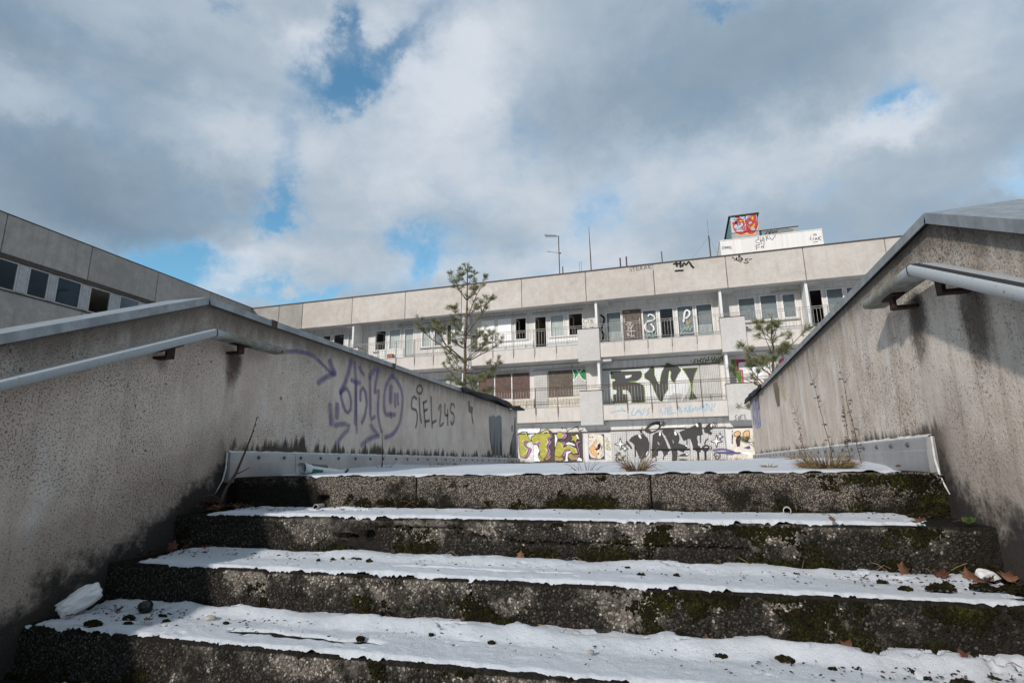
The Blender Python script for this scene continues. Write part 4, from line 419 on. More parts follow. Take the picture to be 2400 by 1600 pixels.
 'pits': [('p','hole_brown',[(6.144,0.74),(6.203,0.764),(6.224,0.695),(6.32,0.686),(6.295,0.593),(6.347,0.471),(6.285,0.503),(6.254,0.608),(6.17,0.619)]),('p','hole_brown',[(8.084,0.691),(8.149,0.707),(8.159,0.583),(8.078,0.556)]),('p','hole_brown',[(7.923,0.568),(7.985,0.572),(7.965,0.472),(7.904,0.491)]),('p','hole_brown',[(2.905,0.435),(2.919,0.439),(2.92,0.416),(2.909,0.417)])],
 'right_tags': [('p','blue_worn',[(8.121,0.794),(7.499,0.778),(7.476,0.657),(7.409,0.539),(7.466,0.413),(7.788,0.403),(8.093,0.425),(8.2,0.497),(8.193,0.62)]),('p','yellow_worn',[(5.786,0.689),(5.625,0.686),(5.525,0.641),(5.577,0.55),(5.683,0.532),(5.763,0.598)]),('p','hole_brown',[(6.201,0.789),(5.97,0.765),(5.897,0.673),(5.955,0.53),(6.097,0.528),(6.17,0.628)]),('p','hole_brown',[(7.45,0.834),(7.359,0.767),(7.403,0.631),(7.514,0.613),(7.464,0.731)])],
 'window_tag': [('s','white',0.07,[(-1.072,6.765),(-1.081,6.841),(-0.967,6.86),(-0.805,6.74),(-0.731,6.584),(-0.875,6.537),(-1.13,6.529),(-1.266,6.392),(-1.281,6.154),(-1.136,5.993),(-0.941,5.962),(-0.807,6.084),(-0.867,6.238),(-0.985,6.367)]),('s','white',0.085,[(0.484,6.357),(0.529,6.589),(0.577,6.851),(0.68,6.945),(0.78,6.832),(0.849,6.677),(0.676,6.546),(0.619,6.522)]),('s','teal_spray',0.03,[(-1.316,5.829),(-1.228,5.881),(-1.15,5.786),(-1.02,6.042),(-0.937,6.035),(-0.972,5.92),(-0.873,5.734),(-0.771,5.992)]),('s','teal_spray',0.03,[(-1.294,5.723),(-1.032,5.865),(-0.986,5.714),(-0.728,5.811)]),('s','teal_spray',0.03,[(0.308,6.02),(0.367,6.074),(0.41,5.924),(0.32,5.814)]),('s','teal_spray',0.03,[(0.439,5.95),(0.561,6.116),(0.572,5.91),(0.7,6.162),(0.706,5.899),(0.888,6.146),(0.894,5.883)]),('s','teal_spray',0.03,[(0.29,5.787),(0.511,5.828),(0.724,5.781),(0.914,5.795)]),('s','yellow_paint',0.02,[(0.579,6.349),(0.702,6.191)]),('s','yellow_paint',0.02,[(0.797,6.359),(0.621,6.198)]),('s','yellow_paint',0.02,[(0.664,6.4),(0.673,6.165)])],
 'board_tag': [('s','white',0.02,[(-2.063,6.461),(-2.037,6.157)]),('s','white',0.02,[(-2.124,6.406),(-2.016,6.517),(-1.873,6.505),(-2.027,6.337),(-1.921,6.177)]),('s','white',0.02,[(-1.907,6.417),(-1.891,6.205),(-1.807,6.408)]),('s','white',0.02,[(-2.126,6.119),(-1.712,6.085)]),('s','white',0.02,[(-1.907,6.176),(-1.903,5.996)]),('s','white',0.02,[(-2.103,6.012),(-2.056,5.829)]),('s','white',0.02,[(-1.987,6.033),(-2.078,5.95),(-1.94,5.849)]),('s','white',0.02,[(-1.905,5.966),(-1.913,5.817),(-1.794,5.897),(-1.787,5.777)]),('s','white',0.02,[(-2.145,7.046),(-1.929,7.025)]),('s','white',0.02,[(-1.49,6.682),(-1.501,6.502)]),('s','white',0.02,[(-2.206,6.746),(-2.201,6.564)])],
 'crb': [('s','charcoal',0.02,[(-4.001,6.919),(-4.132,6.858),(-4.157,6.743),(-4.07,6.648),(-3.981,6.727)]),('s','charcoal',0.02,[(-3.99,6.845),(-3.89,6.865),(-3.953,6.725),(-3.87,6.659)]),('s','charcoal',0.02,[(-3.805,6.858),(-3.8,6.653)]),('s','charcoal',0.02,[(-3.805,6.858),(-3.695,6.79),(-3.795,6.755),(-3.658,6.67),(-3.801,6.624)]),('s','charcoal',0.02,[(-4.092,6.446),(-4.161,6.51),(-4.049,6.471),(-4.08,6.401)]),('s','charcoal',0.02,[(-3.851,6.454),(-3.681,6.469),(-3.798,6.377)])],
 'partition_tag': [('s','charcoal',0.09,[(-3.294,7.001),(-3.092,6.89),(-3.228,6.535),(-3.327,6.3)]),('s','charcoal',0.09,[(-3.33,6.24),(-3.165,6.014),(-3.324,5.755)])],
 'blue_tag': [('s','sky_spray',0.02,[(3.257,6.597),(3.34,6.697),(3.404,6.61),(3.293,6.593),(3.361,6.668)]),('s','sky_spray',0.02,[(3.442,6.391),(3.494,6.426)])],
}

# ---------------------------------------------------------------- geometry helpers
def link(name, me, mat, parent=None):
    o = bpy.data.objects.new(name, me); COL.objects.link(o)
    for k in (mat if isinstance(mat, (list, tuple)) else [mat]):
        me.materials.append(MATS[k])
    if parent is not None: o.parent = parent
    return o
def tag(o, label=None, cat=None, group=None, kind=None):
    if label: o['label'] = label
    if cat: o['category'] = cat
    if group: o['group'] = group
    if kind: o['kind'] = kind
    return o
def empty(name, loc=(0, 0, 0), label=None, cat=None, group=None):
    o = bpy.data.objects.new(name, None); COL.objects.link(o); o.location = loc; o.empty_display_size = 0.1
    return tag(o, label, cat, group)

class MB:
    """collects shapes and links them as ONE mesh object"""
    def __init__(s): s.v = []; s.f = []; s.mi = []; s.across = {}
    def quad(s, a, b, c, d, mi=0):
        n = len(s.v); s.v += [a, b, c, d]; s.f.append((n, n+1, n+2, n+3)); s.mi.append(mi)
    def box(s, x0, x1, y0, y1, z0, z1, mi=0):
        n = len(s.v)
        s.v += [(x0, y0, z0), (x1, y0, z0), (x1, y1, z0), (x0, y1, z0), (x0, y0, z1), (x1, y0, z1), (x1, y1, z1), (x0, y1, z1)]
        for q in ((0, 3, 2, 1), (4, 5, 6, 7), (0, 1, 5, 4), (1, 2, 6, 5), (2, 3, 7, 6), (3, 0, 4, 7)):
            s.f.append(tuple(n+i for i in q)); s.mi.append(mi)
    def slab(s, x0, x1, y0, y1, z0, z1, c=0.012, mi=0):
        """a box whose front (low y) edges are chamfered"""
        n = len(s.v)
        s.v += [(x0+c, y0, z0+c), (x1-c, y0, z0+c), (x1-c, y0, z1-c), (x0+c, y0, z1-c),
                (x0, y0+c, z0), (x1, y0+c, z0), (x1, y0+c, z1), (x0, y0+c, z1),
                (x0, y1, z0), (x1, y1, z0), (x1, y1, z1), (x0, y1, z1)]
        q = [(0, 1, 2, 3), (8, 11, 10, 9)]
        for i in range(4):
            j = (i+1) % 4; q += [(i, i+4, j+4, j), (i+4, i+8, j+8, j+4)]
        for t in q: s.f.append(tuple(n+i for i in t)); s.mi.append(mi)
    def tube(s, pts, rad, k=6, mi=0, cap=True):
        pts = [Vector(q) for q in pts]; N = len(pts)
        rad = rad if isinstance(rad, (list, tuple)) else [rad]*N
        base = len(s.v); up = Vector((0.0123, 0.0345, 1))
        for i, q in enumerate(pts):
            d = (pts[min(i+1, N-1)] - pts[max(i-1, 0)]).normalized()
            a = d.cross(up if abs(d.z) < 0.95 else Vector((1, 0, 0))).normalized(); b = d.cross(a)
            for j in range(k):
                t = 2*pi*j/k; s.v.append(tuple(q + a*(cos(t)*rad[i]) + b*(sin(t)*rad[i])))
        for i in range(N-1):
            for j in range(k):
                a = base+i*k+j; b = base+i*k+(j+1) % k
                s.f.append((a, a+k, b+k, b)); s.mi.append(mi)
        if cap:
            s.f.append(tuple(base+j for j in range(k))); s.mi.append(mi)
            s.f.append(tuple(base+(N-1)*k+j for j in range(k-1, -1, -1))); s.mi.append(mi)
    def prof(s, path, sect, mi=0, cap=True):
        """sweep a closed section [(x, h)] along a path in the y-z plane; joints are mitred"""
        N = len(path); k = len(sect); base = len(s.v)
        for i, (x, y, z) in enumerate(path):
            d0 = Vector((0, path[i][1]-path[max(i-1, 0)][1], path[i][2]-path[max(i-1, 0)][2])); d1 = Vector((0, path[min(i+1, N-1)][1]-y, path[min(i+1, N-1)][2]-z))
            d0 = d0.normalized() if d0.length > 1e-9 else d1.normalized(); d1 = d1.normalized() if d1.length > 1e-9 else d0
            n = (Vector((0, -d0.z, d0.y)) + Vector((0, -d1.z, d1.y))).normalized(); sc = 1.0/max(0.3, n.dot(Vector((0, -d1.z, d1.y))))
            for (sx, sh) in sect: s.v.append((x+sx, y+n.y*sh*sc, z+n.z*sh*sc))
        for i in range(N-1):
            for j in range(k):
                a = base+i*k+j; b = base+i*k+(j+1) % k
                s.f.append((a, b, b+k, a+k)); s.mi.append(mi)
        if cap:
            s.f.append(tuple(base+j for j in range(k-1, -1, -1))); s.mi.append(mi)
            s.f.append(tuple(base+(N-1)*k+j for j in range(k))); s.mi.append(mi)
    def mesh(s, name, smooth=False):
        me = bpy.data.meshes.new(name); me.from_pydata(s.v, [], s.f)
        me.polygons.foreach_set('material_index', s.mi)
        if smooth: me.polygons.foreach_set('use_smooth', [True]*len(s.f))
        if s.across:
            at = me.attributes.new('across', 'FLOAT', 'POINT'); vals = [s.across.get(i, 0.0) for i in range(len(s.v))]
            at.data.foreach_set('value', vals)
        me.update(); return me
    def build(s, name, mat, parent=None, smooth=False): return link(name, s.mesh(name, smooth), mat, parent)

def np_mesh(name, V, F, smooth=True, mi=None):
    V = np.asarray(V, np.float32); F = np.asarray(F, np.int32)
    me = bpy.data.meshes.new(name); nv = len(V); nf, k = F.shape
    me.vertices.add(nv); me.vertices.foreach_set('co', V.ravel())
    me.loops.add(nf*k); me.loops.foreach_set('vertex_index', F.ravel())
    me.polygons.add(nf); me.polygons.foreach_set('loop_start', np.arange(0, nf*k, k, dtype=np.int32))
    me.polygons.foreach_set('use_smooth', np.full(nf, smooth)); me.update(calc_edges=True); me.validate(); return me
def grid_faces(nu, nv):
    i, j = np.meshgrid(np.arange(nu-1), np.arange(nv-1), indexing='ij'); a = (i*nv+j).ravel()
    return np.stack([a, a+nv, a+nv+1, a+1], 1)

def _h(ix, iy, seed):
    n = (ix.astype(np.int64)*374761393 + iy.astype(np.int64)*668265263 + seed*1442695041) & 0xffffffff
    n = ((n ^ (n >> 13))*1274126177) & 0xffffffff
    return ((n ^ (n >> 16)) & 0xffff)/65535.0
def vnoise(x, y, seed=0):
    ix = np.floor(x); iy = np.floor(y); fx = x-ix; fy = y-iy; fx = fx*fx*(3-2*fx); fy = fy*fy*(3-2*fy)
    a = _h(ix, iy, seed); b = _h(ix+1, iy, seed); c = _h(ix, iy+1, seed); d = _h(ix+1, iy+1, seed)
    return a+(b-a)*fx+(c-a)*fy+(a-b-c+d)*fx*fy
def fbm(x, y, seed=0, oct=4, gain=0.5):
    r = 0; a = 1.0; t = 0
    for o in range(oct):
        r = r+a*vnoise(x*2**o, y*2**o, seed+o*17); t += a; a *= gain
    return r/t
def sstep(v, lo, hi):
    t = np.clip((v-lo)/(hi-lo), 0, 1); return t*t*(3-2*t)

ICO_V, ICO_F = None, None
def _ico():
    g = (1+5**.5)/2; v = []
    for s1 in (-1, 1):
        for s2 in (-1, 1): v += [(0, s1, s2*g), (s1, s2*g, 0), (s2*g, 0, s1)]
    bm = bmesh.new(); bmesh.ops.create_icosphere(bm, subdivisions=1, radius=1.0)
    bm.verts.ensure_lookup_table(); V = np.array([q.co[:] for q in bm.verts]); F = np.array([[q.index for q in f.verts] for f in bm.faces]); bm.free(); return V, F
ICO_V, ICO_F = _ico()
def blob_cloud(name, C, Rad, seed, squash=None, rough=0.25, smooth=True, flatten_axis=None):
    """many small stones or cushions as one mesh: centres C (n,3), radii Rad (n,3)"""
    g = np.random.default_rng(seed); n = len(C); nv = len(ICO_V)
    a = g.uniform(0, 2*pi, n); b = g.uniform(-0.6, 0.6, n)
    V = ICO_V[None]*(1+g.uniform(-rough, rough, (n, nv, 1)))*Rad[:, None, :]
    ca, sa = np.cos(a)[:, None], np.sin(a)[:, None]
    if flatten_axis == 'y': x, z = V[..., 0]*ca-V[..., 2]*sa, V[..., 0]*sa+V[..., 2]*ca; V = np.stack([x, V[..., 1], z], -1)
    else: x, y = V[..., 0]*ca-V[..., 1]*sa, V[..., 0]*sa+V[..., 1]*ca; V = np.stack([x, y, V[..., 2]], -1)
    V = V+C[:, None, :]
    F = (ICO_F[None]+(np.arange(n)*nv)[:, None, None]).reshape(-1, 3)
    return np_mesh(name, V.reshape(-1, 3), F, smooth)

# strokes and filled shapes of paint on a plane
def plane_pt(axis, at, out):
    if axis == 'Y': return lambda a, z, L: (a, at-L*out, z)
    return lambda a, z, L: (at+L*out, a, z)
def paint(name, parent, items, axis, at, out=0.0015, base=1):
    """axis 'Y': wall facing -Y at y=at, points are (x, z); axis 'X': wall facing +X (out>0) or -X (out<0), points are (y, z)"""
    mb = MB(); mats = []; P = plane_pt(axis, at, out); L = base
    def mi(k):
        if k not in mats: mats.append(k)
        return mats.index(k)
    for it in items:
        if it[0] == 'p':
            n = len(mb.v); mb.v += [P(a, z, L) for a, z in it[2]]; mb.f.append(tuple(range(n, n+len(it[2])))); mb.mi.append(mi(it[1])); L += 1
        else:
            w = it[2]/2; pts = [Vector(q) for q in it[3]]
            if len(pts) == 2 and (pts[0]-pts[1]).length < w: pts[1] = pts[0]+Vector((w, 0))
            # round the corners of the stroke a little
            pp = [pts[0]]
            for i in range(1, len(pts)):
                seg = pts[i]-pts[i-1]; q = max(1, int(seg.length/(w*3)))
                pp += [pts[i-1]+seg*(j/q) for j in range(1, q+1)]
            if len(pp) > 2: pp = [pp[0]]+[(pp[i-1]+pp[i]*2+pp[i+1])/4 for i in range(1, len(pp)-1)]+[pp[-1]]
            soft = 'spray' in it[1] or it[1] == 'grey_tag'; base_i = len(mb.v)
            d0 = (pp[1]-pp[0]).normalized(); d1 = (pp[-1]-pp[-2]).normalized()
            pp = [pp[0]-d0*w*0.9]+pp+[pp[-1]+d1*w*0.9]; N = len(pp)
            for i, q in enumerate(pp):
                d = pp[min(i+1, N-1)]-pp[max(i-1, 0)]
                d = d.normalized() if d.length > 1e-9 else d0
                nrm = Vector((-d.y, d.x)); k = 0.55 if i in (0, N-1) else 1.0
                for sgn in (-1, 0, 1):
                    b = q+nrm*(w*sgn*k*(1.5 if soft else 1.0)); mb.across[len(mb.v)] = 1.0 if (sgn or i in (0, N-1)) else 0.0; mb.v.append(P(b.x, b.y, L))
            for i in range(N-1):
                for s_ in (0, 1):
                    a = base_i+i*3+s_; mb.f.append((a, a+1, a+4, a+3)); mb.mi.append(mi(it[1]))
            L += 0.35
    return mb.build(name, mats, parent)

# ---------------------------------------------------------------- ground and stairs
XL, XR = -2.40, 0.945                   # inner faces of the two stair walls
Y0, RISE, TREAD, ZL = 2.55, 0.17, 0.315, -0.047
def zk(k): return ZL-RISE*k
def yk(k): return Y0-TREAD*k

gb = MB()                               # one sheet of ground, sunk under the stair
def gz(x, y):
    if y >= 2.8: return -0.10
    return max(-1.62, -0.10-0.54*(2.8-y))
xs = [-900, -200, -60, -25, -8, -2.66, 1.21, 8, 25, 60, 200, 900]; ys = [-900, -200, -40, -10, -3, 0, 1.2, 2.8, 9, 14, 24, 60, 200, 900]
for x in xs:
    for y in ys: gb.v.append((x, y, gz(x, y)))
for i in range(len(xs)-1):
    for j in range(len(ys)-1):
        a = i*len(ys)+j; gb.f.append((a, a+len(ys), a+len(ys)+1, a+1)); gb.mi.append(0)
tag(gb.build('ground', 'earth'), kind='structure')

stairs = empty('staircase', (-0.73, Y0, ZL)); stairs['kind'] = 'structure'
def keep(o, par): o.parent = par; o.matrix_parent_inverse = Matrix.Translation(-par.location); return o

def riser_shape(k, X, S):
    """relief of the riser face: S is the height below the nosing"""
    d = (fbm(X*40, S*40+k*9, 3+k, 4, 0.6)-0.5)*0.005+(fbm(X*7, S*7, 11+k, 3)-0.5)*0.010
    d -= sstep(fbm(X*22, S*22, 51+k, 3), 0.68, 0.80)*0.006
    if k == 1:
        z = zk(1)-S
        for (x0, z0, x1, z1) in ((-1.30, -.262, -1.20, -.252), (-1.20, -.252, -.93, -.254), (-.93, -.254, -.80, -.288), (-.80, -.288, -.60, -.303), (-.60, -.303, -.30, -.300), (-.30, -.300, 0.2, -.306)):
            u = np.clip((X-x0)/(x1-x0), 0, 1); zz = z0+(z1-z0)*u+(fbm(X*60, X*0, 5, 3)-.5)*.012
            inside = (X >= x0-.004) & (X <= x1+.004)
            d = np.where(inside, np.minimum(d, d-0.022*np.exp(-((z-zz)/.0055)**2)), d)
        over = (X > -1.28) & (X < -.80) & (z > -.252); d = np.where(over, d+0.008, d)
        for cx, cz, rx, rz, dep in ((-1.44, -.303, .055, .017, .06), (-1.325, -.292, .020, .020, .06), (-1.20, -.352, .010, .015, .04)):
            d -= dep*np.exp(-(((X-cx)/rx)**2+((z-cz)/rz)**2)**2)
    if k == 0:
        for cx in (-1.80,): d -= 0.05*np.exp(-(((X-cx-.008)/.03)**4+((S-.118)/.022)**4))
    return d
def step_block(k, xa, xb, first, last):
    n = max(40, int((xb-xa)/0.0065)); X = np.linspace(xa, xb, n)
    r = 0.010; depth = 0.345 if k else 0.9
    S = np.concatenate([np.linspace(RISE+0.03, r, 30), np.full(4, r), np.full(12, 0.0)])
    prof = [(0.0, s) for s in np.linspace(RISE+0.03, r, 30)]
    prof += [(r-r*cos(a), r-r*sin(a)) for a in np.linspace(0.25, pi/2, 4)]
    prof += [(q, 0.0) for q in np.linspace(0.02, depth, 12)]
    prof = np.array(prof); m_ = len(prof)
    XX, PY = np.meshgrid(X, prof[:, 0], indexing='ij'); _, PS = np.meshgrid(X, prof[:, 1], indexing='ij')
    d = riser_shape(k, XX, PS)
    ew = np.exp(-(PY/0.02)**2)*np.exp(-((PS)/0.03)**2)                         # worn nosing
    er = (sstep(fbm(XX*14, XX*0+k, 31+k, 4, 0.6), 0.45, 0.85)*0.012)*ew
    je = np.zeros_like(XX)
    if not first: je += np.exp(-((XX-xa)/0.006)**2)
    if not last: je += np.exp(-((XX-xb)/0.006)**2)
    front = (PY < 0.012)
    Y = yk(k)+PY-np.where(front, d, 0)+er*0.7+je*np.where(front, 0.014, 0)
    Z = zk(k)-PS-er-np.where(front, 0, 1)*je*0.01+np.where(~front, (fbm(XX*9, PY*9, 5+k)-.5)*.004, 0)
    V = np.stack([XX, Y, Z], -1).reshape(-1, 3)
    me = np_mesh('step_block', V, grid_faces(n, m_)[:, ::-1])
    return keep(link('step_block', me, 'aggregate_concrete'), stairs)
JOINTS = {0: (-1.27, -0.145), 1: (-0.14,), 2: (-0.74,), 3: (0.30,), 4: (-1.1,)}
for k in range(9):
    cuts = (XL-0.02,)+JOINTS.get(k, (-0.6,))+(XR+0.02,)
    for i in range(len(cuts)-1):
        step_block(k, cuts[i]+(0.0025 if i else 0), cuts[i+1]-(0.0025 if i < len(cuts)-2 else 0), i == 0, i == len(cuts)-2)
kb = MB(); kb.box(XL-0.02, XR+0.02, -0.03, 0.0, -1.70, zk(8)+0.0)
for k in range(9): kb.box(XL-0.02, XR+0.02, yk(k)+0.14, yk(k)+0.34 if k else 3.3, zk(k)-0.24, zk(k)-0.03)
keep(kb.build('step_core', 'earth'), stairs)

# pebbles of the washed concrete, standing proud of risers 1 to 4
def pebbles(k, x0, x1, pitch, seed):
    g = np.random.default_rng(seed); nx = int((x1-x0)/pitch); nz = int(RISE/pitch)+1
    i, j = np.meshgrid(np.arange(nx), np.arange(nz), indexing='ij')
    X = x0+(i+g.uniform(-.45, 1.45, i.shape))*pitch; S = (j+g.uniform(-.45, 1.45, i.shape))*pitch
    X = X.ravel(); S = S.ravel(); ok = (S > 0.012) & (S < RISE+0.01)
    bare = fbm(X*5, S*5+k*3, 91+k, 4) ; ok &= (bare < 0.57+0.14*g.random(len(X)))
    if k == 1: ok &= ~((X > -1.33) & (X < -0.82) & (zk(1)-S > -.256)); ok &= ~((X > -1.53) & (X < -1.27) & (S > .05))
    X, S = X[ok], S[ok]; d = riser_shape(k, X, S); n = len(X)
    rr = g.uniform(0.0026, 0.0062, (n, 1))*np.array([[1.15, 0.62, 0.85]])*g.uniform(0.75, 1.25, (n, 3))
    C = np.stack([X, yk(k)-d+rr[:, 1]*0.35, zk(k)-S], 1)
    me = blob_cloud('pebble', C, rr, seed+1, rough=0.22, flatten_axis='y')
    o = keep(link('pebble', me, 'pebble_stone'), stairs); o['kind'] = 'stuff'
pebbles(1, XL, XR, 0.0098, 1); pebbles(2, XL, XR, 0.0098, 2); pebbles(3, XL, 0.3, 0.0098, 3)

# moss cushions: on the risers, along their feet and in tufts on the treads
def moss_on(k, seed, amount, spots=()):
    g = np.random.default_rng(seed); Cs = []; Rs = []
    n = int(13000*amount); X = g.uniform(XL, XR, n*3); S = g.uniform(0.01, RISE, n*3)
    dens = fbm(X*5.5, S*8+k*5, 200+k, 6, 0.65)+0.10*sstep(X, -1.0, 0.6)-0.04*(X < -1.2)+0.13*sstep(S, 0.07, RISE)-0.05
    pick = dens > 0.575+0.07*g.random(len(X)); X, S = X[pick], S[pick]
    d = riser_shape(k, X, S); n = len(X); r = g.uniform(0.0020, 0.0050, n)*(1+0.7*sstep(dens[pick], 0.6, 0.75))
    Cs.append(np.stack([X, yk(k)-d-r*0.2, zk(k)-S], 1)); Rs.append(np.stack([r, r*0.8, r], 1))
    n = int(2600*amount); X = g.uniform(XL, XR, n); w = fbm(X*6, X*0+k, 300+k, 3); X = X[w > 0.42]; n = len(X)
    r = g.uniform(0.003, 0.008, n)
    Cs.append(np.stack([X, yk(k)-g.uniform(0.0, 0.022, n), zk(k)-RISE+r*0.6+g.uniform(0, 0.012, n)], 1)); Rs.append(np.stack([r, r, r*0.8], 1))
    extra = []
    if k in (1, 2):
        for q in range(46):
            x = g.uniform(XL+.1, XR-.05); w_ = float(fbm(np.array([x*3.]), np.array([k*7.]), 330, 3)[0])
            if w_ > .44: extra.append((x, yk(k)-g.beta(1.1, 2.6)*.20-.012, g.uniform(.004, .012)))
    for (x, y, rad) in list(spots)+extra:
        n = int(25+rad*5600); a = g.uniform(0, 2*pi, n); q = rad*np.sqrt(g.random(n)); r = g.uniform(0.002, 0.005, n)
        Cs.append(np.stack([x+q*np.cos(a)*1.3, y+q*np.sin(a)*0.7, zk(k+1)+0.010+(1-(q/rad)**2)*rad*0.42+g.uniform(-.003, .004, n)], 1)); Rs.append(np.stack([r, r, r], 1))
    me = blob_cloud('moss', np.concatenate(Cs), np.concatenate(Rs), seed+5, rough=0.35, smooth=False)
    o = keep(link('moss', me, 'moss'), stairs); o['kind'] = 'stuff'
moss_on(0, 21, 0.55)
moss_on(1, 22, 1.0, ((0.70, 2.05, .030), (0.82, 2.09, .026), (0.885, 2.07, .03), (0.45, 2.18, .014), (0.33, 2.17, .012), (0.60, 2.02, .014), (0.23, 2.175, .012)))
moss_on(2, 23, 1.15, ((-2.10, 1.65, .028), (-2.05, 1.75, .018), (-1.97, 1.68, .014), (-1.93, 1.79, .013), (-1.86, 1.74, .012), (0.23, 1.86, .02), (0.06, 1.84, .016), (0.52, 1.84, .016), (0.62, 1.78, .02), (0.44, 1.66, .018), (0.70, 1.72, .02), (-0.62, 1.80, .008)))
moss_on(3, 24, 0.8)

# snow on the treads: a sheet that dips under the concrete where the snow is gone
def snow_tread(k):
    res = 0.006; ya, yb = yk(k)+0.010, yk(k-1)+0.012
    X = np.arange(XL, XR, res); Y = np.arange(ya, yb, res); XX, YY = np.meshgrid(X, Y, indexing='ij')
    u = YY-yk(k); back = yk(k-1)-YY
    rag = fbm(XX*48, YY*60, 85+k, 3, .7)-.5
    h = 0.0105+(fbm(XX*3, YY*5, 70+k, 4)-.5)*.014+(fbm(XX*16, YY*16, 80+k, 3)-.5)*.007+rag*.0035
    drift = sstep(0.115-back+(fbm(XX*4.5, XX*0, 90+k, 3)-.5)*.10, 0.0, 0.09)
    h += drift*(0.010+0.034*fbm(XX*5.5, YY*3, 95+k, 3)) * (1.15 if k == 3 else 0.8 if k == 2 else 0.35)
    foot = sstep(0.022-back, 0.0, 0.03)*sstep(fbm(XX*7, XX*0, 98+k, 3), 0.40, 0.62)
    h -= foot*0.055
    n1 = fbm(XX*18, XX*0+k, 60+k, 4, .6)
    h -= sstep(0.014+n1*0.018+rag*.022-u, 0.0, 0.022)*0.026                              # ragged front edge
    lw = {1: .20, 2: .13, 3: .07, 4: .3}[k]
    e = XX-XL; h -= sstep(lw*(0.4+1.2*fbm(XX*6, YY*9, 40+k, 4, .6))-e*0.85+rag*.10, -0.04, 0.14)*0.04
    rw = {1: .15, 2: .07, 3: .03, 4: .05}[k]
    e = XR-XX; h -= sstep(rw*(0.4+1.3*fbm(XX*7, YY*9, 45+k, 4, .6))-e*0.85+rag*.10, -0.04, 0.12)*0.04
    holes = fbm(XX*13, YY*26, 400+k, 4, .6)
    patch = {1: 0.10*sstep(XX, .3, .8)+0.06*sstep(-XX, 1.7, 2.2), 2: 0.16*sstep(XX, .25, .8)+0.08*sstep(-XX, 1.7, 2.3), 3: 0.16*sstep(-XX, 1.35, 2.0)+0.12*sstep(XX, .0, .5), 4: 0.1*sstep(-XX, 1.2, 2)}[k]
    patch = patch+0.10*sstep(.10-back, 0, .09)*(k > 1)
    h -= sstep(holes+0.22*rag+patch-0.80, 0.0, 0.16)*0.05
    for (x0, x1, yy, w) in {2: ((-1.10, -0.86, 2.060, .007), (-0.82, -0.62, 2.064, .006), (-.52, -.42, 2.068, .004)), 3: ((-1.56, -0.98, 1.728, .011),), 1: ((-2.2, -1.5, 2.49, .012),)}.get(k, ()):
        inn = sstep(XX, x0-.04, x0+.06)*sstep(-XX, -x1-.04, -x1+.06)
        c = yy+(fbm(XX*9, XX*0, 77+k, 3)-.5)*.035+0.02*(XX-x0)*(-0.6)
        h -= inn*np.exp(-((YY-c)/(w*(0.5+1.3*fbm(XX*25, XX*0, 66, 3))))**2)*0.045
    for px_, py_ in {2: ((0.70, 2.05), (0.82, 2.09), (0.885, 2.07)), 3: ((-2.10, 1.65), (-2.05, 1.75), (.62, 1.78), (.23, 1.86))}.get(k, ()):
        h -= np.exp(-(((XX-px_)/.035)**2+((YY-py_)/.02)**2))*0.03
    Z = zk(k)+np.maximum(h, -0.012)
    me = np_mesh('snow', np.stack([XX, YY, Z], -1).reshape(-1, 3), grid_faces(len(X), len(Y)))
    tag(link('snow', me, 'snow'), ['', 'thin snow on the highest tread below the landing, ending among brown leaves', 'snow drifted against the mossy riser on the middle tread', 'broad wind-blown snow with mossy holes on the lowest whole tread', 'last bit of snow in the bottom left corner'][k], 'snow', kind='stuff')
for k in (1, 2, 3, 4): snow_tread(k)
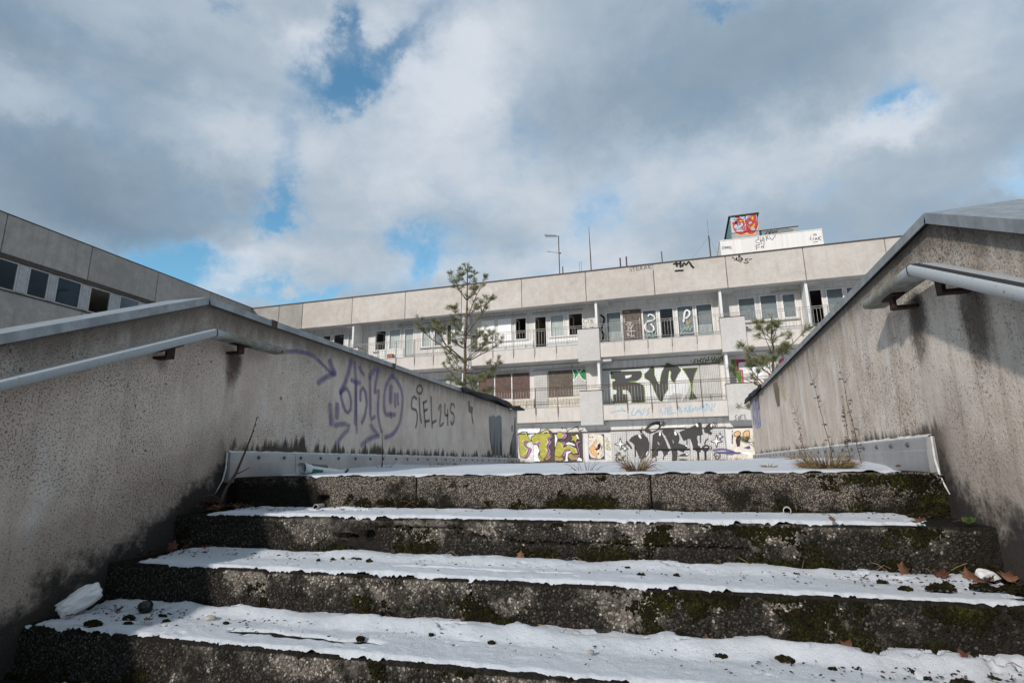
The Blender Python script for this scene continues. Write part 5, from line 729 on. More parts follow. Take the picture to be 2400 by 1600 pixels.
def snow_field():
    X = np.concatenate([np.linspace(XL, XR, 200)]); Y = np.concatenate([np.linspace(Y0+0.008, 4.2, 150), np.linspace(4.23, 9.0, 130)])
    XX, YY = np.meshgrid(X, Y, indexing='ij')
    h = 0.008+0.040*sstep(YY, 2.55, 4.4)+0.010*sstep(YY, 4.4, 8)+(fbm(XX*1.6, YY*1.6, 500, 4)-.5)*.030*sstep(YY, 2.5, 3.2)+(fbm(XX*8, YY*8, 501, 3)-.5)*.007
    h -= sstep(0.006+fbm(XX*20, XX*0, 505, 3)*.010-(YY-Y0), 0.0, 0.010)*0.022
    h += np.exp(-((XX-XR)/.25)**2)*0.018*sstep(YY, 2.9, 3.6)+np.exp(-((XX-XL)/.2)**2)*0.01*sstep(YY, 3.0, 3.8)
    h -= sstep(0.62*(0.3+fbm(XX*5, YY*5, 506, 3))-(XX-XL), 0, .25)*sstep(-(YY), -3.0, -2.75)*0.03
    h -= sstep(0.20*(0.3+fbm(XX*5, YY*5, 507, 3))-(XR-XX), 0, .12)*sstep(-(YY), -3.1, -2.8)*0.04
    me = np_mesh('snow', np.stack([XX, YY, ZL+h], -1).reshape(-1, 3), grid_faces(len(X), len(Y)))
    tag(link('snow', me, 'snow'), 'clean snow covering the landing between the two stair walls', 'snow', kind='stuff')
    X = np.concatenate([np.linspace(-60, -9, 30), np.linspace(-8.6, 9, 90), np.linspace(9.5, 60, 25)]); Y = np.concatenate([np.linspace(8.9, 26.2, 80)])
    XX, YY = np.meshgrid(X, Y, indexing='ij')
    h = 0.058+(fbm(XX*.7, YY*.7, 510, 4)-.5)*.045+(fbm(XX*4, YY*4, 511, 3)-.5)*.012-0.012*sstep(YY, 9, 14)
    me = np_mesh('snow', np.stack([XX, YY, ZL+h], -1).reshape(-1, 3), grid_faces(len(X), len(Y)))
    tag(link('snow', me, 'snow'), 'snow of the courtyard reaching to the foot of the building', 'snow', kind='stuff')
    for xa, xb in ((-60, XL-.27), (XR+.27, 60)):
        X = np.linspace(xa, xb, 60); Y = np.linspace(2.8, 9.1, 40); XX, YY = np.meshgrid(X, Y, indexing='ij')
        me = np_mesh('snow', np.stack([XX, YY, ZL+0.03+(fbm(XX*.7, YY*.7, 512, 4)-.5)*.04], -1).reshape(-1, 3), grid_faces(60, 40))
        tag(link('snow', me, 'snow'), 'snow on the ground behind the %s stair wall' % ('left' if xa < 0 else 'right'), 'snow', kind='stuff')
snow_field()

# ---------------------------------------------------------------- the two stair walls
def stair_wall(side):
    s = -1 if side == 'L' else 1; X = XL if s < 0 else XR
    top = [(-1.6, 0.897-.447*3.865), (2.265, .897), (2.76, .888), (3.5, .884), (5.87, .858), (8.24, .832)] if s < 0 else [(-1.6, .884-.49*3.86), (2.26, .884), (4.3, .873), (6.5, .857), (8.34, .842)]
    yend = top[-1][0]
    w = empty('stair_wall', (X, Y0, ZL), 'roughcast stair wall with purple spray tag on its left of the steps' if s < 0 else 'stained roughcast stair wall right of the steps, streaked brown', 'wall')
    if s < 0: w['label'] = 'roughcast stair wall with a purple tag, left of the steps'
    else: w['label'] = 'brown-streaked roughcast stair wall right of the steps'
    mb = MB(); n = len(top); x0, x1 = X, X+s*0.24
    pts = [(y, z-0.028) for y, z in top]
    for y, z in pts: mb.v += [(x0, y, z), (x1, y, z), (x0, y, min(-1.75, z-.1)), (x1, y, min(-1.75, z-.1))]
    for i in range(n-1):
        a = i*4
        for q in ((a, a+4, a+6, a+2), (a+1, a+3, a+7, a+5), (a, a+1, a+5, a+4)): mb.f.append(q if s > 0 else q[::-1]); mb.mi.append(0)
    a = (n-1)*4; mb.f.append((a, a+1, a+3, a+2)); mb.mi.append(0); mb.f.append((0, 2, 3, 1)); mb.mi.append(0)
    keep(mb.build('wall_face', 'roughcast_left' if s < 0 else 'roughcast_right'), w)
    # sheet metal coping, piece by piece
    def zt(y):
        for (ya, za), (yb, zb) in zip(top, top[1:]):
            if y <= yb: return za+(zb-za)*(y-ya)/(yb-ya)
        return top[-1][1]
    sec = [(0.025, 0.004), (0.025, -0.034), (0.021, -0.034), (0.021, -0.004), (-0.255, 0.004), (-0.255, -0.03), (-0.262, -0.03), (-0.262, 0.012)]
    sec = sec if s < 0 else [(-x, h) for x, h in sec][::-1]
    peak = top[1][0]
    cuts = ((-1.6, 0.4), (0.405, peak), (peak+.002, 2.776), (2.782, 4.3), (4.305, 5.90)) if s < 0 else ((-1.6, 0.9), (0.905, peak), (peak+.002, 3.5), (3.506, 5.1), (5.105, 6.9))
    for i, (ya, yb) in enumerate(cuts):
        mb = MB(); pt = [ya]+[q for q, _ in top if ya+.02 < q < yb-.02]+[yb]
        jig = 0.0 if i < 2 else (0.002 if i % 2 else 0.0)
        mb.prof([(X, y, zt(y)+jig) for y in pt], sec); keep(mb.build('coping', 'zinc'), w)
        if i >= 2 and i < len(cuts)-1:
            mb = MB(); mb.prof([(X, yb-.025, zt(yb-.025)+.003), (X, yb+.025, zt(yb+.025)+.003)], [(x*1.01+(0.001 if x*s < 0 else 0), h+(0.002 if h > -.01 else -0.004)) for x, h in sec]); keep(mb.build('coping_joint', 'dark_trim'), w)
    mb = MB(); g = rnd                                                         # loose roofing felt on the far end
    ya, yb = (5.88, 7.9) if s < 0 else (6.88, 8.60); N = 26
    for i in range(N):
        t = i/(N-1); y = ya+(yb-ya)*t; q = zt(min(y, yend))+.006+(0.035*sin(t*2.6)+0.012*sin(t*17)*(t))*(1 if s < 0 else .6)
        if s < 0 and t > .9: q -= (t-.9)*0.25
        row = []
        for j, xx in enumerate((0.045, 0.04, -0.06, -0.16, -0.27)):
            dz = (-0.055+0.02*sin(t*13)) if j == 0 else 0
            row.append((X+(xx+0.008*sin(t*21+j))*(1 if s < 0 else -1), y, q+dz+0.006*sin(t*9+j*2)))
        mb.v += row
    for i in range(N-1):
        for j in range(4): a = i*5+j; mb.f.append((a, a+1, a+6, a+5)); mb.mi.append(0)
    o = keep(mb.build('roofing_felt', 'felt_black', smooth=True), w); so = o.modifiers.new('thick', 'SOLIDIFY'); so.thickness = 0.012
    if s < 0:
        mb = MB(); mb.prof([(X+.02, 8.02, .842), (X+.03, 8.18, .858), (X+.04, 8.3, .846), (X+.04, 8.42, .838)], [(0.03, 0.012), (0.035, -0.012), (-0.12, -0.012), (-0.12, 0.014)]); keep(mb.build('felt_scrap', 'felt_black', smooth=True), w)
    # metal skirting with bolts
    xf = X-s*0.030; joints = (2.512, 3.058, 5.05, 7.0, yend) if s < 0 else (2.575, 4.0, 6.0, 8.0, yend+.05)
    bolts = (2.73, 2.95, 3.11, 3.32, 3.53, 3.75, 3.96, 4.16, 4.38, 4.59, 4.80, 5.01, 5.21, 5.43, 5.65, 5.85, 6.03, 6.22, 6.40, 6.58, 6.8, 7.05, 7.25, 7.45, 7.65, 7.85, 8.05) if s < 0 else (2.77, 2.97, 3.17, 3.38, 3.6, 3.79, 4.02, 4.22, 4.43, 4.66, 4.88, 5.09, 5.32, 5.52, 5.85, 6.05, 6.3, 6.5, 6.75, 7.0, 7.25, 7.5, 7.75, 8.05)
    for ja, jb in zip(joints, joints[1:]):
        mb = MB(); a, b = ja+.002, jb-.002
        prof = [(0, .088), (.022, .087), (.028, .083), (.030, .078), (.030, .036), (.0335, .033), (.0335, -.075), (0, -.075)]
        for y in (a, b): mb.v += [(X-s*dx, y, z) for dx, z in prof]
        k = len(prof)
        for j in range(k): q = (j, (j+1) % k, k+(j+1) % k, k+j); mb.f.append(q if s < 0 else q[::-1]); mb.mi.append(0)
        mb.f.append(tuple(range(k))); mb.mi.append(0); mb.f.append(tuple(range(2*k-1, k-1, -1))); mb.mi.append(0)
        fl = keep(mb.build('skirting_sheet', 'aluminium'), w)
        for y in bolts:
            if a < y < b:
                bb = MB(); c = Vector((xf, y, .060)); bb.tube([c, c-Vector((s*.003, 0, 0))], .0115, 10); bb.tube([c-Vector((s*.003, 0, 0)), c-Vector((s*.009, 0, 0))], .0065, 6)
                bb.build('bolt', 'bolt_steel', fl)
    mb = MB(); N = 240; ya = joints[0]                                          # crumbling mortar line on the skirting
    for i in range(N):
        y = ya+(yend-ya)*i/(N-1); h = .089+.010*float(fbm(np.array([y*22.]), np.array([0.]), 3, 4)[0])
        mb.v += [(X-s*.002, y, h+.004), (X-s*.018, y, h), (X-s*.0235, y, .0865), (X-s*.002, y, .084)]
    for i in range(N-1):
        for j in range(3): q = (i*4+j, i*4+j+1, i*4+j+5, i*4+j+4); mb.f.append(q); mb.mi.append(0)
    keep(mb.build('mortar_line', 'mortar_white'), w)
    mb = MB(); y = joints[0]; mb.tube([(X-s*.012, y-.004, .088), (X-s*.014, y-.006, .0), (X-s*.012, y-.018, -.06), (X-s*.006, y-.035, -.10), (X-s*.002, y-.05, -.13)], [.004, .0045, .0045, .0035, .002], 6); keep(mb.build('mortar_edge', 'mortar_white', smooth=True), w)
    return w
wall_l = stair_wall('L'); wall_r = stair_wall('R')
keep(paint('graffiti', None, [(a_, b_, c_*.85, d_) for a_, b_, c_, d_ in TR['purple_tag']], 'X', XL, 0.0008), wall_l); keep(paint('graffiti', None, TR['siel'], 'X', XL, 0.0008), wall_l)
keep(paint('plaster_patch', None, TR['grey_patch'], 'X', XL, 0.0015), wall_l); keep(paint('spalled_hole', None, TR['pits'], 'X', XL, 0.0008), wall_l)
keep(paint('paint_remnant', None, TR['right_tags'], 'X', XR, -0.001), wall_r)

# ---------------------------------------------------------------- handrails
def handrail(side):
    s = -1 if side == 'L' else 1
    if s < 0: path = [(-2.325, 0.2, .290-.447*1.13), (-2.325, 1.33, .290), (-2.325, 2.245, .692), (-2.325, 2.775, .698)]; lab = 'left handrail, lichen-spotted at its level far end'
    else: path = [(.868, 0.2, .662-.45*2.02), (.868, 2.22, .662), (.868, 2.745, .676)]; lab = 'right handrail with a dark stripe along its top'
    h = empty('handrail', path[-2], lab, 'handrail')
    hw, hh = 0.047, 0.021; sec = []
    for a in range(16):
        t = 2*pi*a/16; sec.append((hw*math.copysign(abs(cos(t))**.42, cos(t)), hh*math.copysign(abs(sin(t))**.5, sin(t))))
    kink = path[-2]
    for i, (a, b) in enumerate(((0, len(path)-1), (len(path)-2, len(path)))):
        mb = MB(); seg = path[a:b] if i == 0 else path[-2:]
        seg = [list(q) for q in seg]
        if i == 0: pp = [tuple(q) for q in seg]+[(kink[0], kink[1]+.004, kink[2]+.0015)]
        else: pp = [(kink[0], kink[1]+.006, kink[2]+.0005), tuple(path[-1])]
        mb.prof(pp, sec); o = mb.build('rail', 'rail_plastic', smooth=True); keep(o, h)
        bv = o.modifiers.new('edge', 'EDGE_SPLIT'); bv.split_angle = R(40)
    mb = MB(); kx, ky, kz = kink; mb.prof([(kx, ky+.001, kz+.0008), (kx, ky+.0065, kz+.001)], [(a_*1.03, b_*1.06) for a_, b_ in sec]); keep(mb.build('joint_seam', 'rail_black'), h)
    if s > 0:
        mb = MB(); sec2 = [(-.036, .0180), (-.036, .0215), (-.012, .0222), (-.012, .0190)]
        mb.prof([(q[0], q[1], q[2]) for q in path[:-1]], sec2); keep(mb.build('stripe', 'rail_black'), h)
    for by in ((2.46, 2.02, 1.2, .5) if s < 0 else (2.52, 2.10, 1.4, .7)):
        zc = path[-2][2]+.006 if by > path[-2][1] else path[-2][2]-(path[-2][1]-by)*(.447 if s < 0 else .45)
        mb = MB(); xw = XL if s < 0 else XR; xc = path[0][0]
        z1 = zc-.023; z0 = z1-.052; sl = 0 if by > path[-2][1] else (.447 if s < 0 else .53)
        mb.box(min(xc-s*.012, xc+s*.0)-.0, max(xc-s*.012, xc), by-.022, by+.022, z0, z1+.004)     # upright plate
        mb.box(min(xc, xw), max(xc, xw), by-.020, by+.020, z0, z0+.012)                          # arm to the wall
        n = len(mb.v); x0, x1 = xc-.025, xc+.022
        for yy in (by-.06, by+.06):
            zz = z1+(yy-by)*sl; mb.v += [(x0, yy, zz-.005), (x1, yy, zz-.005), (x1, yy, zz+.002), (x0, yy, zz+.002)]
        for q in ((0, 1, 5, 4), (1, 2, 6, 5), (2, 3, 7, 6), (3, 0, 4, 7), (3, 2, 1, 0), (4, 5, 6, 7)): mb.f.append(tuple(n+t for t in q)); mb.mi.append(0)
        keep(mb.build('bracket', 'rust_dark'), h)
handrail('L'); handrail('R')

# ---------------------------------------------------------------- the long building facing the stairs
B = empty('apartment_building', (-4, 28, 0), 'long pale concrete building with balconies and graffiti facing the steps', 'building')
def part(mb, name, mat, par=B, smooth=False):
    o = mb.build(name, mat, None, smooth); return keep(o, par) if par is B else sub(o, par)
def sub(o, par): o.parent = par; return o          # parts of B sit at the world origin, so their own parts need no offset
YF, YB, YG = 25.0, 26.10, 25.60
JX = [-23.05, -21.17, -19.60, -16.45, -13.29, -10.13, -6.97, -3.81, -0.67, 2.454, 5.57, 8.63, 11.78, 14.93, 18.1]
for i in range(len(JX)-1):                          # roof edge panels with open joints
    mb = MB(); mb.slab(JX[i]+.012, JX[i+1]-.012, YF+rnd.uniform(0, .006), YF+.20, 7.45, 8.93, .014)
    part(mb, 'parapet_panel', 'washed_concrete' if i > 1 else 'washed_concrete_shaded')  # corner panels darkened: the wing's shadow is painted by their colour
    mb = MB(); mb.box(JX[i]+.002, JX[i+1]-.002, YF-.02, YF+.26, 8.931, 8.965); mb.box(JX[i]+.002, JX[i+1]-.002, YF-.02, YF-.008, 8.90, 8.931); part(mb, 'parapet_cap', 'dark_trim')
mb = MB(); mb.box(-23.2, 18.1, YF+.21, 31.9, 7.62, 8.70); part(mb, 'roof_slab', 'gravel_roof')
mb = MB(); mb.box(-23.0, 18.1, YF+.21, 26.6, 7.565, 7.615); part(mb, 'soffit', 'soffit_paint')
FIN = [-16.45, -10.10, -3.41, 2.105, 5.55, 8.66, 12.0, 15.0]           # dividing walls between the balconies
for lv, (zs, zt_) in enumerate(((1.90, 2.20), (4.75, 5.05))):
    mb = MB(); mb.box(-23.1, 18.1, YF+.16, 31.8, zs, zt_); part(mb, 'floor_slab', 'soffit_paint')
BOX = [(-16.95, -15.95), (-10.62, -9.62), (-4.30, -3.285), (1.97, 2.985), (8.2, 9.2), (14.5, 15.5)]
STREAK = -7.44
for lv, (za, zb) in enumerate(((1.885, 2.575), (4.745, 5.445))):
    for (a0, a1) in BOX:
        mb = MB(); mb.slab(a0, a1, YF-.02, YF+.62, za-.205 if lv == 0 else 4.60, zb+.645 if lv == 0 else 6.115, .012); mb.box(a0-.012, a1+.012, YF-.032, YF+.63, (zb+.645 if lv == 0 else 6.115)+.001, (zb+.645 if lv == 0 else 6.115)+.028, 1)
        part(mb, 'planter_box', ['planter_concrete', 'dark_trim'])
    xs_ = []
    edges = [-23.0]+[q for b in BOX for q in b]+[18.1]
    for i in range(0, len(edges), 2):
        a, b = edges[i]+.004, edges[i+1]-.004
        ks = [a]+[STREAK+1.05*n for n in range(-16, 26) if a+.25 < STREAK+1.05*n < b-.25]+[b]
        for p_, q_ in zip(ks, ks[1:]):
            mb = MB(); mb.slab(p_+.004, q_-.004, YF+.045, YF+.15, za, zb-.03, .007); part(mb, 'balcony_panel', 'smooth_fascia')
        mb = MB(); mb.box(a, b, YF+.025, YF+.19, zb-.028, zb); part(mb, 'panel_cap', 'frame_grey')
        # railing: two rails, bottom rail, posts with rusty feet, thin bars
        zr = 6.29 if lv else 3.46
        mb = MB(); lo = zr-.76
        for zz, rr in ((zr, .014), (zr-.085, .012), (lo, .010)):
            x = a-.5 if zz > lo else a
            pts = []
            while x < (b+.5 if zz > lo else b): pts.append((x, YF-.01+rnd.uniform(-.004, .004), zz+rnd.uniform(-.004, .004))); x += 1.05
            pts.append((b+.5 if zz > lo else b, YF-.01, zz)); mb.tube(pts, rr, 5)
        for x in ks[1:-1]: mb.box(x-.014, x+.014, YF-.005, YF+.03, lo-.42, zr)
        x = a+.09
        mbb = MB()
        while x < b: mbb.box(x-.0065, x+.0065, YF-.015, YF-.002, lo, zr-.09); x += .135
        o = part(mb, 'railing', 'rust' if lv == 0 else 'rail_steel')
        part(mbb, 'railing_bars', 'rail_steel', o)
        mb = MB()
        for x in ks[1:-1]: mb.box(x-.012, x+.012, YF+.030, YF+.0445, lo-.60+rnd.uniform(0, .15), lo-.08)
        if mb.v: part(mb, 'rusty_post_foot', 'rust', o)
    for x in FIN:
        mb = MB(); mb.slab(x-.055, x+.055, YF+.2, YB-.01, zb-.35, 7.56 if lv else 4.745, .008); part(mb, 'dividing_wall', 'partition_paint')
        mb = MB(); zc = 7.56 if lv else 4.74
        sg = 1 if x > -3.5 else -1
        mb.v += [(x+sg*.06, YF+.22, zc-.002), (x+sg*.60, YF+.22, zc-.002), (x+sg*.48, YB-.02, zc-.002), (x+sg*.06, YB-.02, zc-.002), (x+sg*.06, YF+.22, zc-.16), (x+sg*.60, YF+.22, zc-.16), (x+sg*.48, YB-.02, zc-.16), (x+sg*.06, YB-.02, zc-.16)]
        for q in ((0, 1, 2, 3), (7, 6, 5, 4), (0, 4, 5, 1), (1, 5, 6, 2), (2, 6, 7, 3), (3, 7, 4, 0)): mb.f.append(q); mb.mi.append(0)
        part(mb, 'downstand', 'soffit_paint')

def wall_with_holes(x0, x1, z0, z1, y, holes, mat='white_cladding', th=.10):
    xs_ = sorted({x0, x1, *[h[0] for h in holes], *[h[1] for h in holes]}); zs_ = sorted({z0, z1, *[h[2] for h in holes], *[h[3] for h in holes]})
    xs_ = [q for q in xs_ if x0 <= q <= x1]; zs_ = [q for q in zs_ if z0 <= q <= z1]; mb = MB()
    for i in range(len(xs_)-1):
        j = 0
        while j < len(zs_)-1:
            cx = (xs_[i]+xs_[i+1])/2
            def solid(jj): cz = (zs_[jj]+zs_[jj+1])/2; return not any(h[0] < cx < h[1] and h[2] < cz < h[3] for h in holes)
            if solid(j):
                e = j
                while e+1 < len(zs_)-1 and solid(e+1): e += 1
                mb.box(xs_[i], xs_[i+1], y, y+th, zs_[j], zs_[e+1]); j = e
            j += 1
    return part(mb, 'facade_wall', mat)
def window(x0, x1, z0, z1, y, kind, fr=.045, mat='frame_white'):
    mb = MB(); yf = y-.03
    mb.box(x0, x1, yf, y+.05, z1-fr, z1); mb.box(x0, x1, yf, y+.05, z0, z0+fr); mb.box(x0, x0+fr, yf, y+.05, z0+fr, z1-fr); mb.box(x1-fr, x1, yf, y+.05, z0+fr, z1-fr)
    w = part(mb, 'window', mat)
    a, b, c, d = x0+fr, x1-fr, z0+fr, z1-fr
    if kind == 'open':                                # casement swung into the room
        mb = MB(); L = (b-a)*.92; an = R(rnd.uniform(60, 85)); ux, uy = cos(an), sin(an)
        for (s0, s1, e0, e1) in ((0, L, c, c+.05), (0, L, d-.05, d), (0, .05, c+.05, d-.05), (L-.05, L, c+.05, d-.05)):
            for t in (0, 1):
                pass
            p0 = (a+ux*s0, y+.06+uy*s0); p1 = (a+ux*s1, y+.06+uy*s1); nx, ny = -uy*.035, ux*.035; n = len(mb.v)
            mb.v += [(p0[0], p0[1], e0), (p1[0], p1[1], e0), (p1[0]+nx, p1[1]+ny, e0), (p0[0]+nx, p0[1]+ny, e0), (p0[0], p0[1], e1), (p1[0], p1[1], e1), (p1[0]+nx, p1[1]+ny, e1), (p0[0]+nx, p0[1]+ny, e1)]
            for q in ((0, 3, 2, 1), (4, 5, 6, 7), (0, 1, 5, 4), (1, 2, 6, 5), (2, 3, 7, 6), (3, 0, 4, 7)): mb.f.append(tuple(n+i for i in q)); mb.mi.append(0)
        part(mb, 'open_sash', mat, w)
        return w
    mb = MB(); tl = rnd.uniform(-.006, .006); mb.quad((a, y+.01, c), (b, y+.01+tl, c), (b, y+.012+tl, d), (a, y+.012, d))
    part(mb, 'pane', 'glass', w)
    if kind.startswith('blind'):
        mb = MB(); mb.box(a-.02, b+.02, y+.055, y+.06, c-.02, d+.02); part(mb, 'curtain', kind, w)
    if kind == 'radiator':
        mb = MB()
        x = a+.03
        while x < b-.03: mb.box(x, x+.035, y+.07, y+.12, c+.02, c+.55); x += .055
        part(mb, 'radiator', 'frame_white', w)
        mb = MB(); mb.box(a-.02, b+.02, y+.16, y+.17, c-.02, d+.02); part(mb, 'curtain', 'blind_grey', w)
    return w
def board(x0, x1, z0, z1, y, mat, name='shutter_board'):
    mb = MB(); mb.slab(x0+.008, x1-.008, y-.055, y-.01, z0, z1, .006); return part(mb, name, mat)
def sill(x0, x1, z, y):
    mb = MB(); mb.box(x0, x1, y-.10, y-.002, z-.035, z); part(mb, 'sill', 'frame_grey')
def awning(x0, x1, z, y):
    mb = MB(); mb.tube([(x0, y-.16, z), (x1, y-.16, z-.01)], .035, 6); mb.box(x0, x1, y-.15, y-.003, z+.02, z+.05); part(mb, 'awning_tube', 'frame_grey')

# top floor ---------------------------------------------------
TOP = {  # bay limits -> list of (x0, x1, z0, z1, kind)
 (-23.0, -16.51): [(-22.3, -21.6, 6.10, 7.25, 'blind_grey'), (-21.3, -20.4, 6.10, 7.25, 'dark'), (-20.1, -19.2, 6.1, 7.25, 'blind_grey'), (-18.97, -18.42, 6.10, 7.24, 'dark'), (-18.26, -17.53, 6.10, 7.26, 'dark'), (-17.33, -16.75, 6.10, 7.24, 'blind_white')],
 (-16.39, -10.16): [(-15.64, -14.93, 6.12, 7.24, 'open'), (-14.78, -14.06, 6.12, 7.25, 'blind_white'), (-13.86, -13.28, 5.50, 7.22, 'blind_white'), (-12.83, -12.30, 6.1, 7.24, 'blind_white'), (-12.12, -11.6, 6.1, 7.24, 'blind_grey'), (-11.39, -11.09, 6.1, 7.25, 'dark'), (-10.98, -10.5, 6.1, 7.26, 'blind_white')],
 (-10.04, -3.47): [(-9.44, -8.72, 6.11, 7.27, 'blind_bright'), (-8.56, -7.82, 6.10, 7.27, 'blind_bright'), (-7.66, -7.03, 6.10, 7.26, 'open'), (-6.64, -6.0, 5.55, 7.24, 'open'), (-5.83, -5.11, 6.10, 7.24, 'blind_white'), (-4.93, -4.18, 6.10, 7.24, 'open')],  # blind_bright: two panes with the sun glint painted by a bright panel
 (-3.35, 2.05): [(-3.07, -2.33, 5.56, 7.12, 'radiator'), (-2.27, -1.41, 5.56, 7.14, 'board'), (-1.36, -0.68, 5.56, 7.07, 'blind_grey'), (-0.59, 0.08, 5.50, 7.08, 'dark'), (0.21, 0.97, 5.56, 7.12, 'blind_grey'), (1.05, 1.79, 5.56, 7.12, 'radiator')],
 (2.16, 5.49): [(2.89, 3.63, 6.12, 7.23, 'blind_grey'), (3.80, 4.53, 6.11, 7.28, 'blind_grey'), (4.71, 5.27, 6.12, 7.25, 'blind_grey')],
 (5.61, 8.60): [(5.80, 6.34, 5.5, 7.33, 'open'), (6.47, 7.16, 6.1, 7.30, 'blind_grey'), (7.25, 8.0, 6.1, 7.30, 'blind_grey')],
 (8.72, 18.0): [(9.4, 10.1, 6.1, 7.25, 'blind_grey'), (10.3, 11.0, 6.1, 7.25, 'blind_white'), (12.4, 13.2, 6.1, 7.25, 'blind_grey')],
}
for (b0, b1), ws in TOP.items():
    wall_with_holes(b0, b1, 5.06, 7.34, YB, [w[:4] for w in ws])
    mb = MB(); mb.box(b0, b1, YB-.05, YB+.06, 7.345, 7.563); part(mb, 'lintel_panel', 'white_cladding')
    for (x0, x1, z0, z1, k) in ws:
        if k == 'board': board(x0, x1, z0, z1, YB, 'brown_speckled')
        elif k == 'blind_bright': board(x0, x1, z0, z1, YB, 'glint_white', 'glint_panel')  # added bright panel in place of the glass, painting the sun glint
        else: window(x0, x1, z0, z1, YB, k)
    los = [w for w in ws if w[2] > 5.9]
    if los and b0 > -17:
        runs = []
        for w in los:
            if runs and w[0]-runs[-1][1] < .55: runs[-1][1] = w[1]
            else: runs.append([w[0], w[1]])
        for r0, r1 in runs: sill(r0-.08, r1+.08, 6.075, YB)
for x0, x1, z in ((-9.5, -7.0, 7.34), (-6.7, -4.15, 7.34), (-14.2, -13.2, 7.33), (-12.85, -10.6, 7.33), (4.3, 5.4, 7.30)): awning(x0, x1, z, YB)
for x0, x1, zz in ((-9.52, -6.7, 5.75), (-5.95, -4.35, 5.75)):
    mb = MB(); mb.box(x0, x1, YB-.14, YB-.003, 5.10, 6.0); part(mb, 'window_bench', 'frame_white')
mb = MB(); mb.box(-15.0, -13.5, 25.5, 25.54, 5.3, 6.0); part(mb, 'balcony_screen', 'frame_white')
# first floor --------------------------------------------------
MID = {
 (-23.0, -16.51): [(-21.5, -20.5, 3.2, 4.4, 'blind_grey'), (-19.5, -18.3, 3.2, 4.4, 'blind_grey')],
 (-16.39, -10.16): [(-15.4, -14.4, 3.2, 4.4, 'blind_white'), (-13.8, -12.9, 3.2, 4.4, 'blind_white'), (-12.06, -11.31, 3.2, 4.42, 'blind_white'), (-11.20, -10.5, 3.2, 4.41, 'blind_white')],
}
for (b0, b1), ws in MID.items():
    wall_with_holes(b0, b1, 2.21, 4.73, YB, [w[:4] for w in ws])
    for (x0, x1, z0, z1, k) in ws: window(x0, x1, z0, z1, YB, k)
for b0, b1 in ((-10.04, -3.47), (-3.35, 2.05), (2.16, 5.49), (5.61, 18.0)):
    mb = MB(); mb.box(b0, b1, YB, YB+.1, 2.21, 4.73); part(mb, 'facade_wall', 'white_cladding')
board(-9.61, -8.77, 3.20, 4.41, YB, 'brown_shutter'); board(-8.70, -7.88, 3.20, 4.40, YB, 'brown_shutter'); board(-7.81, -6.95, 3.16, 4.41, YB, 'brown_shutter')
for x in (-8.74, -7.845):
    mb = MB(); mb.box(x-.025, x+.025, YB-.06, YB-.001, 3.15, 4.41); part(mb, 'shutter_guide', 'frame_white')
board(-6.70, -6.03, 2.30, 4.27, YB, 'security_panel', 'security_door')
board(-6.00, -4.81, 3.16, 4.41, YB, 'brown_speckled'); board(-4.80, -4.15, 3.66, 4.40, YB, 'security_panel', 'security_panel'); board(-4.80, -4.15, 3.18, 3.64, YB, 'security_panel', 'security_panel')
awning(-9.7, -7.0, 4.45, YB); awning(-6.75, -4.15, 4.45, YB)
for x0, x1 in ((-9.7, -6.72), (-5.99, -4.35)):
    mb = MB(); mb.box(x0, x1, YB-.16, YB-.003, 2.21, 3.12); part(mb, 'window_bench', 'cream_paint')
for x0, x1, z0, z1 in ((-3.10, -2.285, 2.45, 4.30), (-2.265, -1.455, 2.45, 4.30), (-1.435, 0.205, 3.51, 4.30), (-1.435, 0.205, 2.45, 3.495), (0.225, 1.01, 2.45, 4.30), (1.03, 1.835, 2.45, 4.30)):
    board(x0, x1, z0, z1, YB, 'security_panel', 'security_panel')
mb = MB(); mb.box(-3.34, 1.90, YB-.075, YB-.003, 4.305, 4.345); part(mb, 'panel_rail', 'dark_trim')
# ground floor --------------------------------------------------
mb = MB(); mb.box(-23.0, 18.0, YG, YG+.1, -.3, 1.884); part(mb, 'facade_wall', 'white_cladding')
board(-7.42, -6.68, .10, 1.36, YG, 'white_dirty'); board(-6.66, -5.68, .10, 1.36, YG, 'brown_board'); board(-5.655, -4.37, .09, 1.36, YG, 'brown_board')
board(-9.6, -7.45, .10, 1.36, YG, 'brown_board'); board(-14.5, -10.0, .10, 1.36, YG, 'white_dirty')
board(-4.10, -3.38, .18, 1.33, YG, 'cream_paint', 'broken_window')
for x0, x1 in ((-3.08, -2.37), (-2.355, -1.35), (-1.30, 0.32), (0.36, 1.12), (1.17, 1.78)): board(x0, x1, .0, 1.40, YG, 'security_panel', 'security_panel')
board(2.06, 3.2, .05, 1.38, YG, 'cream_paint', 'broken_window')
for x0, x1, z in ((-8.0, -3.12, 1.40), (-3.11, 1.86, 1.43), (1.87, 8.0, 1.405)):
    mb = MB(); mb.box(x0, x1, YG-.09, YG-.003, z, z+.035); part(mb, 'panel_rail', 'dark_trim')
mb = MB(); mb.box(-7.5, -3.1, YG-.12, YG-.003, -.05, .07); part(mb, 'plinth', 'rust_dark')
mb = MB(); mb.box(-1.46, 0.18, YG-.06, YG-.003, 1.50, 1.54); mb.box(-1.46, 0.18, YG-.04, YG-.003, 1.54, 1.57); part(mb, 'cable_duct', 'frame_white')
